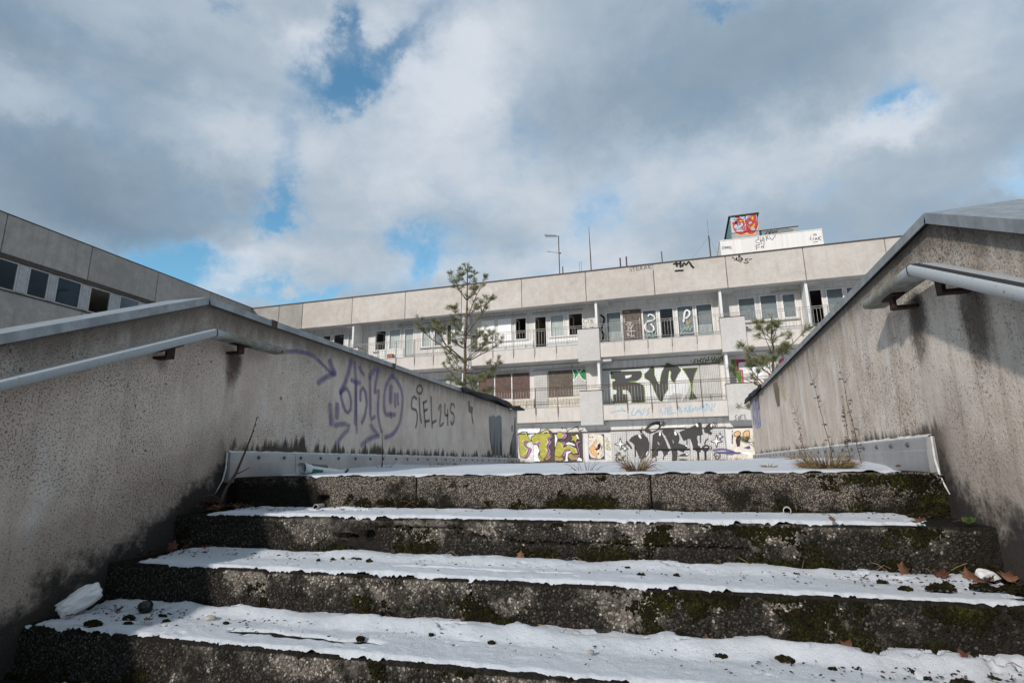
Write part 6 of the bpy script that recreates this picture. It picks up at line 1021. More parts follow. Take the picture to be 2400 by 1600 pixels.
# rooms behind the windows
mb = MB(); mb.box(-23.0, 18.0, 31.6, 31.8, -.5, 8.0)
for z in (5.06, 2.21): pass
part(mb, 'back_wall', 'room_wall')
for x in (-20.0, -16.45, -13.1, -10.1, -6.85, -3.41, -0.62, 2.105, 5.55, 8.66, 12.0, 17.9):
    mb = MB(); mb.box(x-.05, x+.05, YB+.12, 31.59, 5.06, 7.56); part(mb, 'room_partition', 'room_wall')
mb = MB(); mb.box(-23.0, 18.0, YB+.15, 31.5, 5.055, 5.075); part(mb, 'room_floor', 'room_wall')
mb = MB(); mb.box(17.9, 18.1, YF+.2, 31.8, -.3, 7.6); part(mb, 'end_wall', 'washed_concrete')
mb = MB(); mb.box(-23.15, -23.0, YF+.21, 31.8, -.3, 7.6); part(mb, 'end_wall', 'washed_concrete')
# painted marks
TR['arrow'] = TR['lass'][:2]; TR['lass'] = TR['lass'][2:]
for nm, (ax, yy) in {'arrow': ('graffiti', YF+.044), 'rvi': ('graffiti', YB-.056), 'shyn': ('graffiti', YB-.001), 'lass': ('graffiti', YF+.044), 'siel_box': ('graffiti', YF-.021), 'dart': ('graffiti', YG-.056), 'side_piece': ('graffiti', YG-.056), 'yellow': ('graffiti', YG-.056),
                     'crack': ('graffiti', YG-.001), 'poster': ('graffiti', YG-.056), 'pink': ('graffiti', YB-.001), 'green': ('graffiti', YB-.056), 'hm': ('graffiti', YF-.001), 'lips': ('graffiti', YF-.001), 'sterak': ('graffiti', YF-.001),
                     'window_tag': ('graffiti', YB-.031), 'board_tag': ('graffiti', YB-.056), 'crb': ('graffiti', YB-.001), 'partition_tag': ('graffiti', YB-.02), 'blue_tag': ('graffiti', YB-.031)}.items():
    keep(paint(ax, None, TR[nm], 'Y', yy, 0.0016), B)
# small things left on the balconies
o = MB(); o.box(-15.15, -14.6, 25.35, 25.75, 5.06, 5.95); 
mb = MB(); mb.slab(-14.42, -14.1, 25.30, 25.5, 5.06, 5.72, .02); o = mb.build('clay_pot', 'orange_clay'); tag(o, 'orange brown board leaning behind the left balcony railing', 'board'); o.name = 'leaning_board'
mb = MB(); mb.box(-7.65, -7.2, YF+.2, YF+.4, 2.58, 2.66); mb.box(-7.62, -7.25, YF+.21, YF+.39, 2.665, 2.73); o = mb.build('brick_stack', 'brick_red'); tag(o, 'red bricks lying behind the lower balcony railing above the wall end', 'bricks')

# ---------------------------------------------------------------- roof: plant room, painted box, masts
P_ = empty('rooftop_plant_room', (4.96, 29.5, 8.7), 'white ribbed plant room on the roof with thin black tags', 'roof structure')
mb = MB(); mb.box(2.62, 7.30, 28.5, 31.4, 8.705, 10.99); keep(mb.build('wall', 'plant_room_cladding'), P_)
mb = MB(); mb.box(2.60, 7.32, 28.48, 31.42, 10.992, 11.03); keep(mb.build('roof_edge', 'frame_white'), P_)
keep(paint('graffiti', None, TR['isak'], 'Y', 28.499, .0016), P_); keep(paint('graffiti', None, TR['shrv'], 'Y', 28.499, .0016), P_)
P2 = empty('rooftop_box', (4.3, 33, 8.7), 'grey roof box painted with a red and yellow face shape', 'roof structure')
mb = MB(); mb.box(3.56, 4.98, 31.5, 34.6, 8.705, 13.50); o = keep(mb.build('wall', 'box_grey'), P2)
mb = MB(); mb.box(3.54, 3.558, 31.6, 34.5, 11.0, 13.45); keep(mb.build('side_panel', 'teal_panel'), P2)
mb = MB(); mb.box(3.47, 5.07, 31.42, 34.8, 13.502, 13.57); keep(mb.build('roof', 'dark_trim'), P2)
keep(paint('graffiti', None, TR['face'], 'Y', 31.499, .0016), P2)
P3 = empty('rooftop_parapet', (6, 32.5, 8.7), 'low grey roof wall with smeared dark paint beside the red painted box', 'roof structure')
mb = MB(); mb.box(4.99, 7.03, 31.98, 34.4, 8.705, 12.66); keep(mb.build('wall', 'box_grey'), P3)
mb = MB(); mb.box(4.985, 7.06, 31.95, 34.5, 12.662, 12.70); keep(mb.build('roof', 'dark_trim'), P3)
keep(paint('graffiti', None, TR['box_tag'], 'Y', 31.979, .0016), P3)
a = empty('tv_antenna', (-5.65, 28, 8.7), 'rusty television antenna with two comb arms on the roof edge', 'antenna')
mb = MB(); mb.tube([(-5.65, 28, 8.70), (-5.645, 28, 12.22)], .028, 6); keep(mb.build('mast', 'antenna_metal'), a)
mb = MB(); mb.tube([(-6.40, 28, 12.33), (-5.60, 28, 12.20)], .014, 5)
for i in range(9): x = -6.38+i*.075; z = 12.33-(x+6.40)*.1625; mb.tube([(x, 27.72+.01*i, z), (x, 28.28-.01*i, z)], .008, 4); mb.tube([(x, 28, z-.06), (x, 28, z+.06)], .009, 4)
keep(mb.build('comb_arm', 'antenna_metal'), a)
mb = MB(); mb.tube([(-6.33, 28, 11.40), (-5.60, 28, 11.21)], .012, 5); mb.tube([(-5.66, 28, 11.21), (-5.53, 28, 11.20)], .035, 6); mb.tube([(-6.2, 28, 11.36), (-6.2, 28, 11.44)], .01, 4); keep(mb.build('side_arm', 'antenna_metal'), a)
def mast(name, x, z1, r, lab, lean=0.0, y=28, low=None):
    mb = MB(); pts = [(x, y, 8.70), (x+lean*.4, y, (low or z1)), (x+lean, y, z1+.001)] if low else [(x, y, 8.70), (x+lean, y, z1)]
    rr = [r, r, r*.35] if low else r
    mb.tube(pts, rr, 6); return tag(mb.build(name, 'antenna_metal'), lab, 'mast')
mast('roof_mast', -3.93, 12.50, .032, 'tall thin roof mast standing right of the comb antenna', -.03, low=10.9)
mast('vent_pipe', -5.47, 10.42, .03, 'short pipe stub close beside the comb antenna mast')
mast('vent_pipe', -2.385, 10.53, .042, 'left one of two short dark roof pipes standing as a pair', -.01)
mast('vent_pipe', -2.065, 10.56, .042, 'right one of two short dark roof pipes standing as a pair', -.01)
mast('roof_mast', -0.275, 10.62, .03, 'single short roof rod above the black tag on the parapet')
g = empty('guyed_mast', (2.08, 28, 8.7), 'dark roof mast held by two thin wires left of the plant room', 'mast')
mb = MB(); mb.tube([(2.08, 28, 8.70), (2.075, 28, 11.16)], .036, 6); mb.tube([(2.075, 28, 11.16), (2.07, 28, 12.1)], .006, 4); keep(mb.build('mast', 'antenna_metal'), g)
for x2 in (1.2, 2.42):
    mb = MB(); mb.tube([(2.078, 28, 11.12), (x2, 27.8, 10.0)], .004, 3); keep(mb.build('guy_wire', 'antenna_metal'), g)
mb = MB(); mb.tube([(-4.55, 28, 8.7), (-4.55, 28, 10.55), (-4.45, 28, 10.58), (-4.45, 28, 8.7)], .008, 4); tag(mb.build('wire_hoop', 'antenna_metal'), 'thin wire hoop on the roof between antenna and tall mast', 'wire')

# ---------------------------------------------------------------- the side wing on the left
Wg = empty('side_wing', (-23.05, 24.98, 0), 'shaded concrete wing with a window band on the left', 'building')
Wg.rotation_euler = (0, 0, math.atan2(-.99875, .05))
def wp(mb, name, mat, par=None, smooth=False):
    return mb.build(name, mat, par or Wg, smooth)
def wbox(s0, s1, d0, d1, z0, z1, c=.012):
    """box on the wing: s along the wall from the corner, d outward (front = d1)"""
    mb = MB(); mb.slab(s0, s1, -d1, -d0, z0, z1, c); mb.v = [(x, -y, z) for x, y, z in mb.v]; mb.f = [f[::-1] for f in mb.f]; return mb
SJ = [-.2, 3.09, 6.29, 9.5, 12.65, 15.8, 19.0, 22.2, 25.4]
for a, b in zip(SJ, SJ[1:]):
    wp(wbox(a+.012, b-.012, -.2, 0, 7.53, 8.96), 'parapet_panel', 'washed_concrete_shaded')
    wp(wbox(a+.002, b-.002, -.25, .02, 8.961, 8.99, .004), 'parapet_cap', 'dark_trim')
    wp(wbox(a+.012, b-.012, -.2, 0, 4.80, 6.20), 'spandrel_panel', 'washed_concrete_shaded')
    wp(wbox(a+.012, b-.012, -.2, 0, 2.0, 3.45), 'spandrel_panel', 'washed_concrete_shaded')
    wp(wbox(a+.012, b-.012, -.2, 0, -.5, .7), 'spandrel_panel', 'washed_concrete_shaded')
wp(wbox(-.2, 25.4, -.26, -.10, 6.205, 6.275, .004), 'window_sill', 'dark_trim'); wp(wbox(-.2, 25.4, -.01, .05, 6.21, 6.24, .004), 'sill_edge', 'dark_trim'); wp(wbox(-.2, 25.4, -.24, -.04, 7.37, 7.525, .004), 'window_head', 'dark_trim')
win = [14.9, 13.6, 12.28, 11.93-.0, ]
WS = [(1.35*i+.35, 1.35*i+1.30) for i in range(0, 4)]+[(5.62, 6.56), (6.96, 7.92), (8.32, 9.25), (9.59, 10.57), (10.84, 11.58), (11.93, 12.85), (13.2, 14.12), (14.45, 15.4), (15.75, 16.7), (17.0, 18.0), (18.35, 19.3), (19.65, 20.6), (21, 22), (22.3, 23.2), (23.6, 24.6)]
def wwin(a, b, z0, z1, kind):
    mb = MB(); f = .05
    for q in ((a, b, z1-f, z1), (a, b, z0, z0+f), (a, a+f, z0+f, z1-f), (b-f, b, z0+f, z1-f)): mb.box(q[0], q[1], -.16, -.10, q[2], q[3])
    w = wp(mb, 'window', 'frame_grey')
    if kind != 'open':
        mb = MB(); mb.quad((a+f, -.13, z0+f), (b-f, -.13, z0+f), (b-f, -.13, z1-f), (a+f, -.13, z1-f)); wp(mb, 'pane', 'glass_dark', w)
    else:
        mb = MB(); n = 0; mb.box(b-f-.04, b-f, -.7, -.165, z0+f, z1-f); wp(mb, 'open_sash', 'frame_white', w)
    if kind.startswith('blind'):
        mb = MB(); mb.box(a, b, -.24, -.23, z0, z1); wp(mb, 'curtain', kind, w)
prev = -.2
for i, (a, b) in enumerate(WS):
    kind = {7: 'open', 8: 'blind_grey', 6: 'dark', 9: 'dark', 10: 'dark', 5: 'blind_dark'}.get(i, 'dark' if i % 2 else 'blind_dark')
    kind = {(8.32, 9.25): 'open', (9.59, 10.57): 'blind_dark', (10.84, 11.58): 'dark', (11.93, 12.85): 'dark', (6.96, 7.92): 'dark'}.get((a, b), kind)
    wwin(a, b, 6.28, 7.365, kind); wwin(a, b, 3.55, 4.7, 'blind_dark' if i % 3 else 'blind_grey'); wwin(a, b, .78, 1.92, 'blind_dark')
    if a-prev > .05:
        wp(wbox(prev+.001, a-.001, -.2, -.09, 6.28, 7.365, .02), 'mullion_panel', 'mullion_shaded'); [wp(wbox(prev+.001, a-.001, -.2, -.09, z0, z1, .02), 'mullion_panel', 'mullion_shaded') for z0, z1 in ((3.46, 4.79), (.71, 1.99))]
    prev = b
mb = MB(); mb.box(-.2, 25.4, -6, -5.8, -.5, 8.7); mb.box(-.2, 25.4, -6, -.27, 7.55, 8.7); mb.box(-.2, 25.4, -5.8, -.27, 5.9, 6.2); mb.box(-.2, 25.4, -5.8, -.27, 3.1, 3.4); mb.box(25.4, 25.6, -6, 0, -.5, 8.9)
wp(mb, 'inner_walls', 'room_wall')

# ---------------------------------------------------------------- pines
def needles(mb, tip, direc, length, n, nl, rg, w=0.0042):
    """needles round the last part of a shoot"""
    d = Vector(direc).normalized(); a = d.cross(Vector((0.3, 0.2, 1))).normalized(); b = d.cross(a)
    for i in range(n):
        t = rg.random()**.8; q = Vector(tip)-d*(length*(1-t)); ph = rg.uniform(0, 2*pi); sp = rg.uniform(.35, 1.05)
        nd = (d*cos(sp)+(a*cos(ph)+b*sin(ph))*sin(sp)).normalized(); L = nl*rg.uniform(.7, 1.1)
        s_ = nd.cross(Vector((rg.uniform(-1, 1), rg.uniform(-1, 1), rg.uniform(-1, 1)))).normalized()*w*.5
        k = len(mb.v); e = q+nd*L-Vector((0, 0, L*.12)); m_ = q+nd*L*.55
        mb.v += [tuple(q-s_*.6), tuple(q+s_*.6), tuple(m_+s_), tuple(e), tuple(m_-s_)]; mb.f.append((k, k+1, k+2, k+3, k+4)); mb.mi.append(0)
def shoot(bm, nm, p, d, L, r, rg, level, nl, spread=1.0, tuft=26):
    """one limb that curves upward and carries side shoots and tufts"""
    d = Vector(d).normalized(); n = max(4, int(L/.09)); pts = [Vector(p)]; dirs = []
    for i in range(n):
        t = i/n
        d = (d+Vector((rg.uniform(-.17, .17), rg.uniform(-.17, .17), .07*(0.2+t)+rg.uniform(-.11, .12)))).normalized(); pts.append(pts[-1]+d*(L/n)); dirs.append(d)
    bm.tube(pts, [r*(1-.72*i/n) for i in range(n+1)], 5 if level == 0 else 4)
    needles(nm, pts[-1], d, min(.13, L*.45), int(tuft*rg.uniform(1.2, 2.3)), nl*rg.uniform(.85, 1.2), rg)
    if level < 2:
        cnt = int(L*(5.0 if level == 0 else 4.5)*spread)+(2 if level == 0 else 1)
        for j in range(cnt):
            t = rg.uniform(.34, .96) if level == 0 else rg.uniform(.25, .9); i = min(n-1, int(t*n)); q = pts[i]
            side = dirs[i].cross(Vector((0, 0, 1))).normalized()*rg.choice((-1, 1)); up = Vector((0, 0, rg.uniform(.15, .8)))
            dd = dirs[i]*rg.uniform(.5, 1.0)+side*rg.uniform(.4, .95)+up
            shoot(bm, nm, q, dd, L*rg.uniform(.22, .42)*(1.15-t*.5), r*.45, rg, level+1, nl, spread, tuft)
def pine(name, base, top, whorls, lab, seed, r0=.055, nl=.10, bark='bark', lead=1):
    rg = random.Random(seed); t = empty(name, base, lab, 'tree', 'young pines' if 'sap' not in name else None)
    b, e = Vector(base), Vector(top); mb = MB(); N = 14; pts = []
    for i in range(N+1): q = b.lerp(e, i/N)+Vector((rg.uniform(-.012, .012), rg.uniform(-.012, .012), 0)); pts.append(q)
    mb.tube(pts, [r0*(1-.86*i/N) for i in range(N+1)], 9); keep(mb.build('trunk', bark, smooth=True), t)
    nm = MB(); needles(nm, e, (0, 0, 1), .26, 70, nl*1.1, rg); keep(nm.build('needles', 'pine_needles'), t)
    H = e.z-b.z
    for (z, L, k, elev) in whorls:
        q = b.lerp(e, (z-b.z)/H); a0 = rg.uniform(0, 2*pi)
        for j in range(k):
            a = a0+2*pi*j/k+rg.uniform(-.45, .45); el = R(elev+rg.uniform(-16, 14)); LL = L*rg.uniform(.55, 1.15)
            bm, nn = MB(), MB(); shoot(bm, nn, q, (cos(a)*cos(el), sin(a)*cos(el), sin(el)), LL, max(.008, LL*.016), rg, 0 if LL > .35 else 1, nl, lead)
            o = keep(bm.build('branch', bark), t); nn.build('needles', 'pine_needles', o)
    return t
pine('pine_tree', (-5.02, 12.5, -.05), (-4.89, 12.5, 5.02), [(4.80, .20, 5, 25), (4.48, .38, 4, 28), (4.05, .85, 4, 34), (3.62, 1.0, 5, 28), (3.15, 1.25, 4, 22), (2.82, 1.15, 4, 24), (2.5, 1.35, 5, 22), (2.2, 1.2, 4, 16), (1.95, 1.0, 4, 8), (1.6, .9, 3, 5)], 'tall sparse young pine standing behind the left stair wall', 5, .065, .115, lead=.68)
pine('pine_tree', (1.36, 9.3, -.05), (1.50, 9.3, 2.22), [(2.08, .14, 3, 35), (1.85, .40, 4, 36), (1.55, .65, 4, 32), (1.28, .72, 5, 28), (1.02, .70, 5, 22), (.75, .62, 4, 15)], 'smaller pine peering over the sloping edge of the right stair wall', 12, .042, .105, 'bark_grey', .72)
pine('pine_sapling', (-3.95, 10.2, -.05), (-3.85, 10.2, 1.72), [(1.60, .16, 3, 40), (1.42, .42, 4, 30), (1.2, .45, 3, 22)], 'small pine tip just showing above the far end of the left wall', 31, .03, .10, 'bark_grey')
pine('pine_sapling', (1.22, 9.0, -.05), (1.02, 8.95, .34), [(.16, .38, 4, 18), (.26, .34, 3, 25)], 'low pine sapling spreading past the far end of the right wall', 37, .02, .075, 'bark_grey')

# ---------------------------------------------------------------- dry plants
def tuft(x, y, z, n, h, spread, lab, seed, green=0.0, w=.0022, wild=0):
    rg = random.Random(seed); t = empty('grass_tuft', (x, y, z), lab, 'grass', 'dry grass tufts on the landing')
    dry, grn = MB(), MB()
    for i in range(n+wild):
        lng = i >= n; mb = grn if (rg.random() < green and not lng) else dry
        a = rg.uniform(0, 2*pi); rr = spread*.35*math.sqrt(rg.random()); L = h*rg.uniform(.45, 1.15)*(2.6 if lng else 1); lean = rg.uniform(.15, 1.9)*(1.0 if not lng else .6)
        p0 = Vector((x+cos(a)*rr, y+sin(a)*rr, z-.005)); d = Vector((cos(a)*lean+rg.uniform(-.2, .2), sin(a)*lean+rg.uniform(-.2, .2), 1)).normalized()
        s_ = d.cross(Vector((rg.uniform(-1, 1), rg.uniform(-1, 1), .1))).normalized()*w*(.5 if lng else 1); pts = [p0]
        for q in range(4): pts.append(pts[-1]+d*(L/4)); d = (d+Vector((cos(a)*.13, sin(a)*.13, -.16*(q+1)*lean*(.25 if lng else .9)))).normalized()
        k = len(mb.v)
        for q, pt in enumerate(pts): ww = s_*(1-.22*q); mb.v += [tuple(pt-ww), tuple(pt+ww)]
        for q in range(4): mb.f.append((k+2*q, k+2*q+1, k+2*q+3, k+2*q+2)); mb.mi.append(0)
    keep(dry.build('dry_blades', 'dry_grass'), t)
    if grn.v: keep(grn.build('green_blades', 'green_grass'), t)
    return t
zs = ZL+.012
tuft(.62, 2.88, zs, 620, .095, .24, 'big tangled grass tuft with green blades at the right metal skirting', 1, .3, wild=34)
tuft(.80, 4.55, -.018, 190, .11, .16, 'brown grass tuft against the right skirting, behind the big green one', 2, .1, wild=8)
tuft(.84, 3.95, -.022, 130, .085, .14, 'thin grass clump at the right skirting between two larger tufts', 3, .3, wild=6)
tuft(.42, 3.2, -.028, 60, .03, .10, 'tiny dark tuft poking from the snow before the right skirting', 4, .1)
tuft(-.215, 2.70, zs, 130, .135, .12, 'blond leaning grass tuft at the landing edge below the black lettering', 5, 0, wild=10)
tuft(-.50, 3.0, -.03, 14, .10, .20, 'few thin stalks in the middle of the landing snow', 6, 0, wild=3)
tuft(-1.9, 6.6, -.01, 110, .11, .26, 'tuft near the far bottom corner of the left wall', 7, .1, wild=5)
tuft(-2.12, 4.9, -.01, 120, .085, .22, 'grass patch at the left skirting below the grey plaster patch', 8, .1, wild=5)
tuft(-2.2, 3.85, -.028, 60, .055, .18, 'sparse tuft at the foot of the thin stalk by the left skirting', 9, .05, wild=5)
tuft(-1.95, 4.3, -.02, 50, .06, .18, 'wispy blades by the left skirting, right of the thin stalk', 10, .05, wild=8)
tuft(-2.25, 7.6, .0, 150, .16, .26, 'bushy brown tuft at the end of the left wall under the yellow graffiti', 14, .1, wild=6)
tuft(.15, 8.6, .0, 260, .12, .75, 'straw coloured grass beside the low pine sapling', 11, 0, wild=22)
tuft(.62, 8.3, .0, 200, .13, .5, 'straw grass at the far end of the right skirting', 12, 0, wild=14)
tuft(-.35, 6.6, .0, 60, .04, .14, 'flat brown tuft in the snow below the right half of the black lettering', 13, .1)
def stalk(x, y, z, top, lab, seed, leafy=True, r=.0024, side=0):
    rg = random.Random(seed); t = empty('dead_weed', (x, y, z), lab, 'weed', 'tall dead weeds at the right skirting')
    b, e = Vector((x, y, z-.01)), Vector(top); mb = MB(); N = 12; pts = [b.lerp(e, i/N)+Vector((rg.uniform(-.004, .004), rg.uniform(-.006, .006), 0)) for i in range(N+1)]
    mb.tube(pts, [r*(1-.75*i/N) for i in range(N+1)], 5)
    for j in range(side):
        i = rg.randint(5, N-2); a = rg.choice((-1, 1)); L = rg.uniform(.05, .13); mb.tube([pts[i], pts[i]+Vector((.02, a*L*.7, L*.45)), pts[i]+Vector((.02, a*L, L*.8))], [r*.4, r*.3, r*.2], 3)
    keep(mb.build('stem', 'dry_stem'), t)
    lf = MB()
    for j in range(26 if leafy else 4):
        q = pts[0].lerp(pts[-1], rg.uniform(.12, .78 if rg.random() < .8 else .98)); a = rg.uniform(0, 2*pi); L = rg.uniform(.008, .020); w = Vector((0, 0, .0035))
        d = Vector((cos(a), sin(a), .2)); k = len(lf.v); m1 = q+d*L; m2 = q+d*L*1.2-Vector((0, 0, L*.9)); lf.v += [tuple(q-w*.4), tuple(q+w*.4), tuple(m1+w), tuple(m1-w), tuple(m2+w*.5), tuple(m2-w*.5)]
        lf.f += [(k, k+1, k+2, k+3), (k+3, k+2, k+4, k+5)]; lf.mi += [0, 0]
    keep(lf.build('curled_leaves', 'leaf_dark'), t)
stalk(.86, 4.54, -.02, (.86, 4.83, .43), 'leftmost tall dead weed with curled dark leaves at the right skirting', 1, side=5)
stalk(.86, 3.79, -.025, (.88, 4.25, .70), 'tallest dead weed, leaning left before the right stair wall', 2, side=2)
stalk(.86, 3.45, -.025, (.86, 3.42, .355), 'dead weed rising from the big grass tuft, the left of two', 3, side=3)
stalk(.86, 3.25, -.025, (.87, 3.45, .56), 'dead weed rising from the big grass tuft, the right of two', 4, side=2)
t = empty('dead_weed', (-2.25, 3.94, -.04), 'single straight dry stalk before the purple tag at the left skirting', 'weed')
mb = MB(); mb.tube([(-2.25, 3.94, -.05), (-2.25, 3.935, .1), (-2.252, 3.92, .275)], [.0045, .0035, .002], 5); mb.tube([(-2.25, 3.935, .05), (-2.24, 3.97, .09), (-2.235, 4.0, .105)], [.002, .0016, .001], 4); mb.tube([(-2.25, 3.93, .0), (-2.24, 3.90, .03)], [.002, .001], 4); keep(mb.build('stem', 'twig_bark'), t)
t = empty('bare_sapling', (-2.345, 2.43, -.21), 'bare reddish twig growing from the leaves at the left end of the top step', 'twig')
mb = MB(); mb.tube([(-2.35, 2.435, -.215), (-2.34, 2.475, -.10), (-2.33, 2.52, -.03), (-2.33, 2.575, .09), (-2.332, 2.615, .18), (-2.33, 2.642, .279)], [.0095, .0085, .0075, .0055, .004, .0025], 6)
for p0, p1, p2 in (((-2.33, 2.525, -.03), (-2.31, 2.55, -.015), (-2.30, 2.585, .005)), ((-2.345, 2.45, -.17), (-2.34, 2.39, -.13), (-2.33, 2.32, -.135))): mb.tube([p0, p1, p2], [.004, .003, .0018], 5)
for (y, z) in ((2.55, .04), (2.585, .11), (2.60, .15), (2.62, .20), (2.63, .235), (2.642, .279)): mb.tube([(-2.33, y, z), (-2.325, y+.007, z+.010)], [.004, .0015], 4)
keep(mb.build('stem', 'twig_bark'), t)
t = empty('green_seedling', (.865, 2.22, -.21), 'tiny green seedling in the corner of the top step beside the right wall', 'plant')
mb = MB()
for i in range(7):
    a = i*.9; L = .028; q = Vector((.865, 2.215, -.205)); d = Vector((cos(a)*.7, sin(a)*.5-.3, .75)); s_ = d.cross(Vector((0, 1, .2))).normalized()*.008; k = len(mb.v)
    mb.v += [tuple(q), tuple(q+d*L*.6-s_), tuple(q+d*L), tuple(q+d*L*.6+s_)]; mb.f.append((k, k+1, k+2, k+3)); mb.mi.append(0)
keep(mb.build('leaves', 'leaf_green'), t)

# ---------------------------------------------------------------- litter
LEAF = [(0, -.5), (.10, -.42), (.30, -.46), (.24, -.26), (.50, -.12), (.30, .0), (.42, .24), (.20, .20), (.12, .40), (0, .55), (-.10, .38), (-.24, .24), (-.40, .20), (-.28, .0), (-.48, -.16), (-.24, -.24), (-.28, -.44), (-.09, -.40)]
def leaf(x, y, z, size, lab, seed, mat=None, group='brown leaves blown onto the steps', stand=0.0):
    rg = random.Random(seed); size *= .78; me = MB(); curl = rg.uniform(1.6, 4.6); tw = rg.uniform(-1, 1); n = len(LEAF)
    V = [(0, 0)]+LEAF; P = []
    for (a, b) in V: P.append((a*size*rg.uniform(.85, 1.1), b*size, size*(curl*.28*(a*a)+.35*tw*a*b+.22*curl*b*b*rg.choice((.6, 1)))))
    me.v = P; me.f = [(0, 1+i, 1+(i+1) % n) for i in range(n)]; me.mi = [0]*n
    o = me.build('fallen_leaf', mat or rg.choice(('leaf_brown', 'leaf_tan', 'leaf_brown', 'leaf_dark')), smooth=True); so = o.modifiers.new('thick', 'SOLIDIFY'); so.thickness = .0012
    o.location = (x, y, z); o.rotation_euler = (stand+rg.uniform(-.35, .35), rg.uniform(-.35, .35), rg.uniform(0, 6.28)) if not stand else (stand, rg.uniform(-.4, .4), rg.uniform(-.6, .6))
    return tag(o, lab, 'leaf', group)
z1, z2, z3 = zk(1)+.018, zk(2)+.022, zk(3)+.024
i = 100
for (x, y, z, s_, lab, mat, st) in (
    (.66, 2.215, z2+.012, .075, 'pinkish brown leaf propped against the middle riser, left of the leaf heap', 'leaf_tan', 1.0), (.76, 2.19, z2+.004, .07, 'curled brown leaf heading the heap at the right of the middle tread', 'leaf_brown', .5), (.83, 2.185, z2+.006, .075, 'tan leaf lying between curled leaf and white scrap', 'leaf_tan', .7), (.86, 2.14, z2+.002, .06, 'brown leaf lying flat below the white paper scrap', 'leaf_brown', 0), (.925, 2.17, z2+.006, .07, 'orange brown leaf touching the foot of the right wall', 'leaf_tan', .4), (.93, 2.1, z2, .06, 'dark leaf at the right wall, nearest the viewer on the middle tread', 'leaf_dark', 0),
    (.72, 2.19, z1, .055, 'lone tan leaf on the highest tread near its right end', 'leaf_tan', 0), (.84, 2.23, z1, .04, 'small leaf on the highest tread just before the right wall', 'leaf_brown', 0), (.47, 2.21, z1+.004, .035, 'small red brown leaf just left of the white drain pipe stub', 'leaf_tan', .6),
    (.03, 1.90, z3+.012, .055, 'orange leaf at the mossy riser foot on the lowest tread, near the middle', 'leaf_tan', .6), (.40, 1.905, z3+.014, .07, 'brown leaf with a pale stalk standing on the lowest tread', 'leaf_brown', .9), (.58, 1.905, z3+.012, .05, 'second leaf from the right standing at the lowest riser', 'leaf_brown', .8), (.68, 1.905, z3+.012, .062, 'large dark red leaf leaning on the lowest riser at right', 'leaf_brown', .9),
    (-.64, 2.215, z2+.016, .05, 'narrow upright dry leaf against the cracked riser', 'leaf_tan', 1.2), (-2.0, 2.215, z2, .05, 'leaf on the middle tread toward the left wall, the rightmost of the row', 'leaf_brown', .3), (-2.16, 2.205, z2+.004, .055, 'leaf left of the row end on the middle tread', 'leaf_brown', .4), (-2.26, 2.19, z2+.008, .08, 'large curled brown leaf in the left corner of the middle tread', 'leaf_brown', .6), (-2.33, 2.17, z2+.010, .075, 'upright red leaf point in the left corner of the middle tread', 'leaf_brown', 1.2), (-2.33, 2.05, z2, .07, 'dark leaf by the left wall on the middle tread', 'leaf_dark', .1), (-2.3, 1.98, z2, .055, 'flat dark leaf at the front left of the middle tread', 'leaf_dark', 0),
    (-1.57, 2.40, z1, .035, 'small brown leaf below the left white pipe', 'leaf_brown', 0), (-1.93, 2.33, z1, .05, 'brown leaf on the highest tread left of the pipe', 'leaf_tan', 0), (-1.72, 2.42, z1, .04, 'dark leaf crumb near the left white pipe', 'leaf_dark', 0),
    (-2.16, 1.80, z3, .05, 'leaf hidden in the dark beside the round black lump', 'leaf_brown', .3), (-2.0, 1.90, z3, .045, 'small brown leaf by the black lump at the riser', 'leaf_tan', .3), (-1.78, 1.885, z3, .035, 'brown leaf crumb at the lowest riser left of centre', 'leaf_brown', .3), (-1.9, 1.70, z3+.002, .04, 'leaf half sunk in the snow among moss on the lowest tread', 'leaf_tan', 0), (-2.25, 1.68, z3+.002, .06, 'flat tan leaf beneath the white foam lump', 'leaf_tan', 0),
    (-2.36, 1.42, zk(4)+.02, .07, 'brown leaf in the bottom left corner of the picture', 'leaf_brown', .3), (-2.22, 1.45, zk(4)+.02, .06, 'orange brown leaf beside the corner snow at bottom left', 'leaf_tan', .2), (-1.95, 3.0, ZL+.02, .05, 'small brown leaf leaning on the left skirting by the can', 'leaf_brown', .8), (.86, 2.75, ZL+.02, .03, 'red brown crumb at the foot of the right skirting', 'leaf_brown', .4)):
    leaf(x, y, z, s_, lab, i, mat, stand=st); i += 1
rg = random.Random(9)
for k in range(16):                                  # the heap under the bare twig
    leaf(-2.36+rg.random()**1.4*.20, 2.36+rg.uniform(-.05, .14), z1+rg.uniform(0, .05)*(1-k/20), rg.uniform(.06, .095), 'dead brown leaf in the heap round the bare twig at left', 200+k, rg.choice(('leaf_brown', 'leaf_dark', 'leaf_brown')), 'leaves heaped in the left corner of the top step')
# fine crumbs of bark, needles and moss on the snow
g = np.random.default_rng(3); C = []; Rr = []
for k, n in ((1, 220), (2, 420), (3, 520)):
    x = np.where(g.random(n) < .6, np.where(g.random(n) < .5, XL+g.beta(1.2, 3, n)*1.4, XR-g.beta(1.2, 3, n)*1.2), g.uniform(XL, XR, n)); y = yk(k)+.02+g.beta(2.2, 1.2, n)*.28
    C.append(np.stack([x, y, np.full(n, zk(k)+.018)+g.uniform(-.004, .008, n)], 1)); r = g.uniform(.0010, .0032, n); Rr.append(np.stack([r*2.2, r, r*.7], 1))
me = blob_cloud('debris', np.concatenate(C), np.concatenate(Rr), 8, rough=.3, smooth=False); tag(link('debris', me, 'leaf_dark'), 'dark crumbs of bark and moss scattered over the snowy treads', 'debris', kind='stuff')
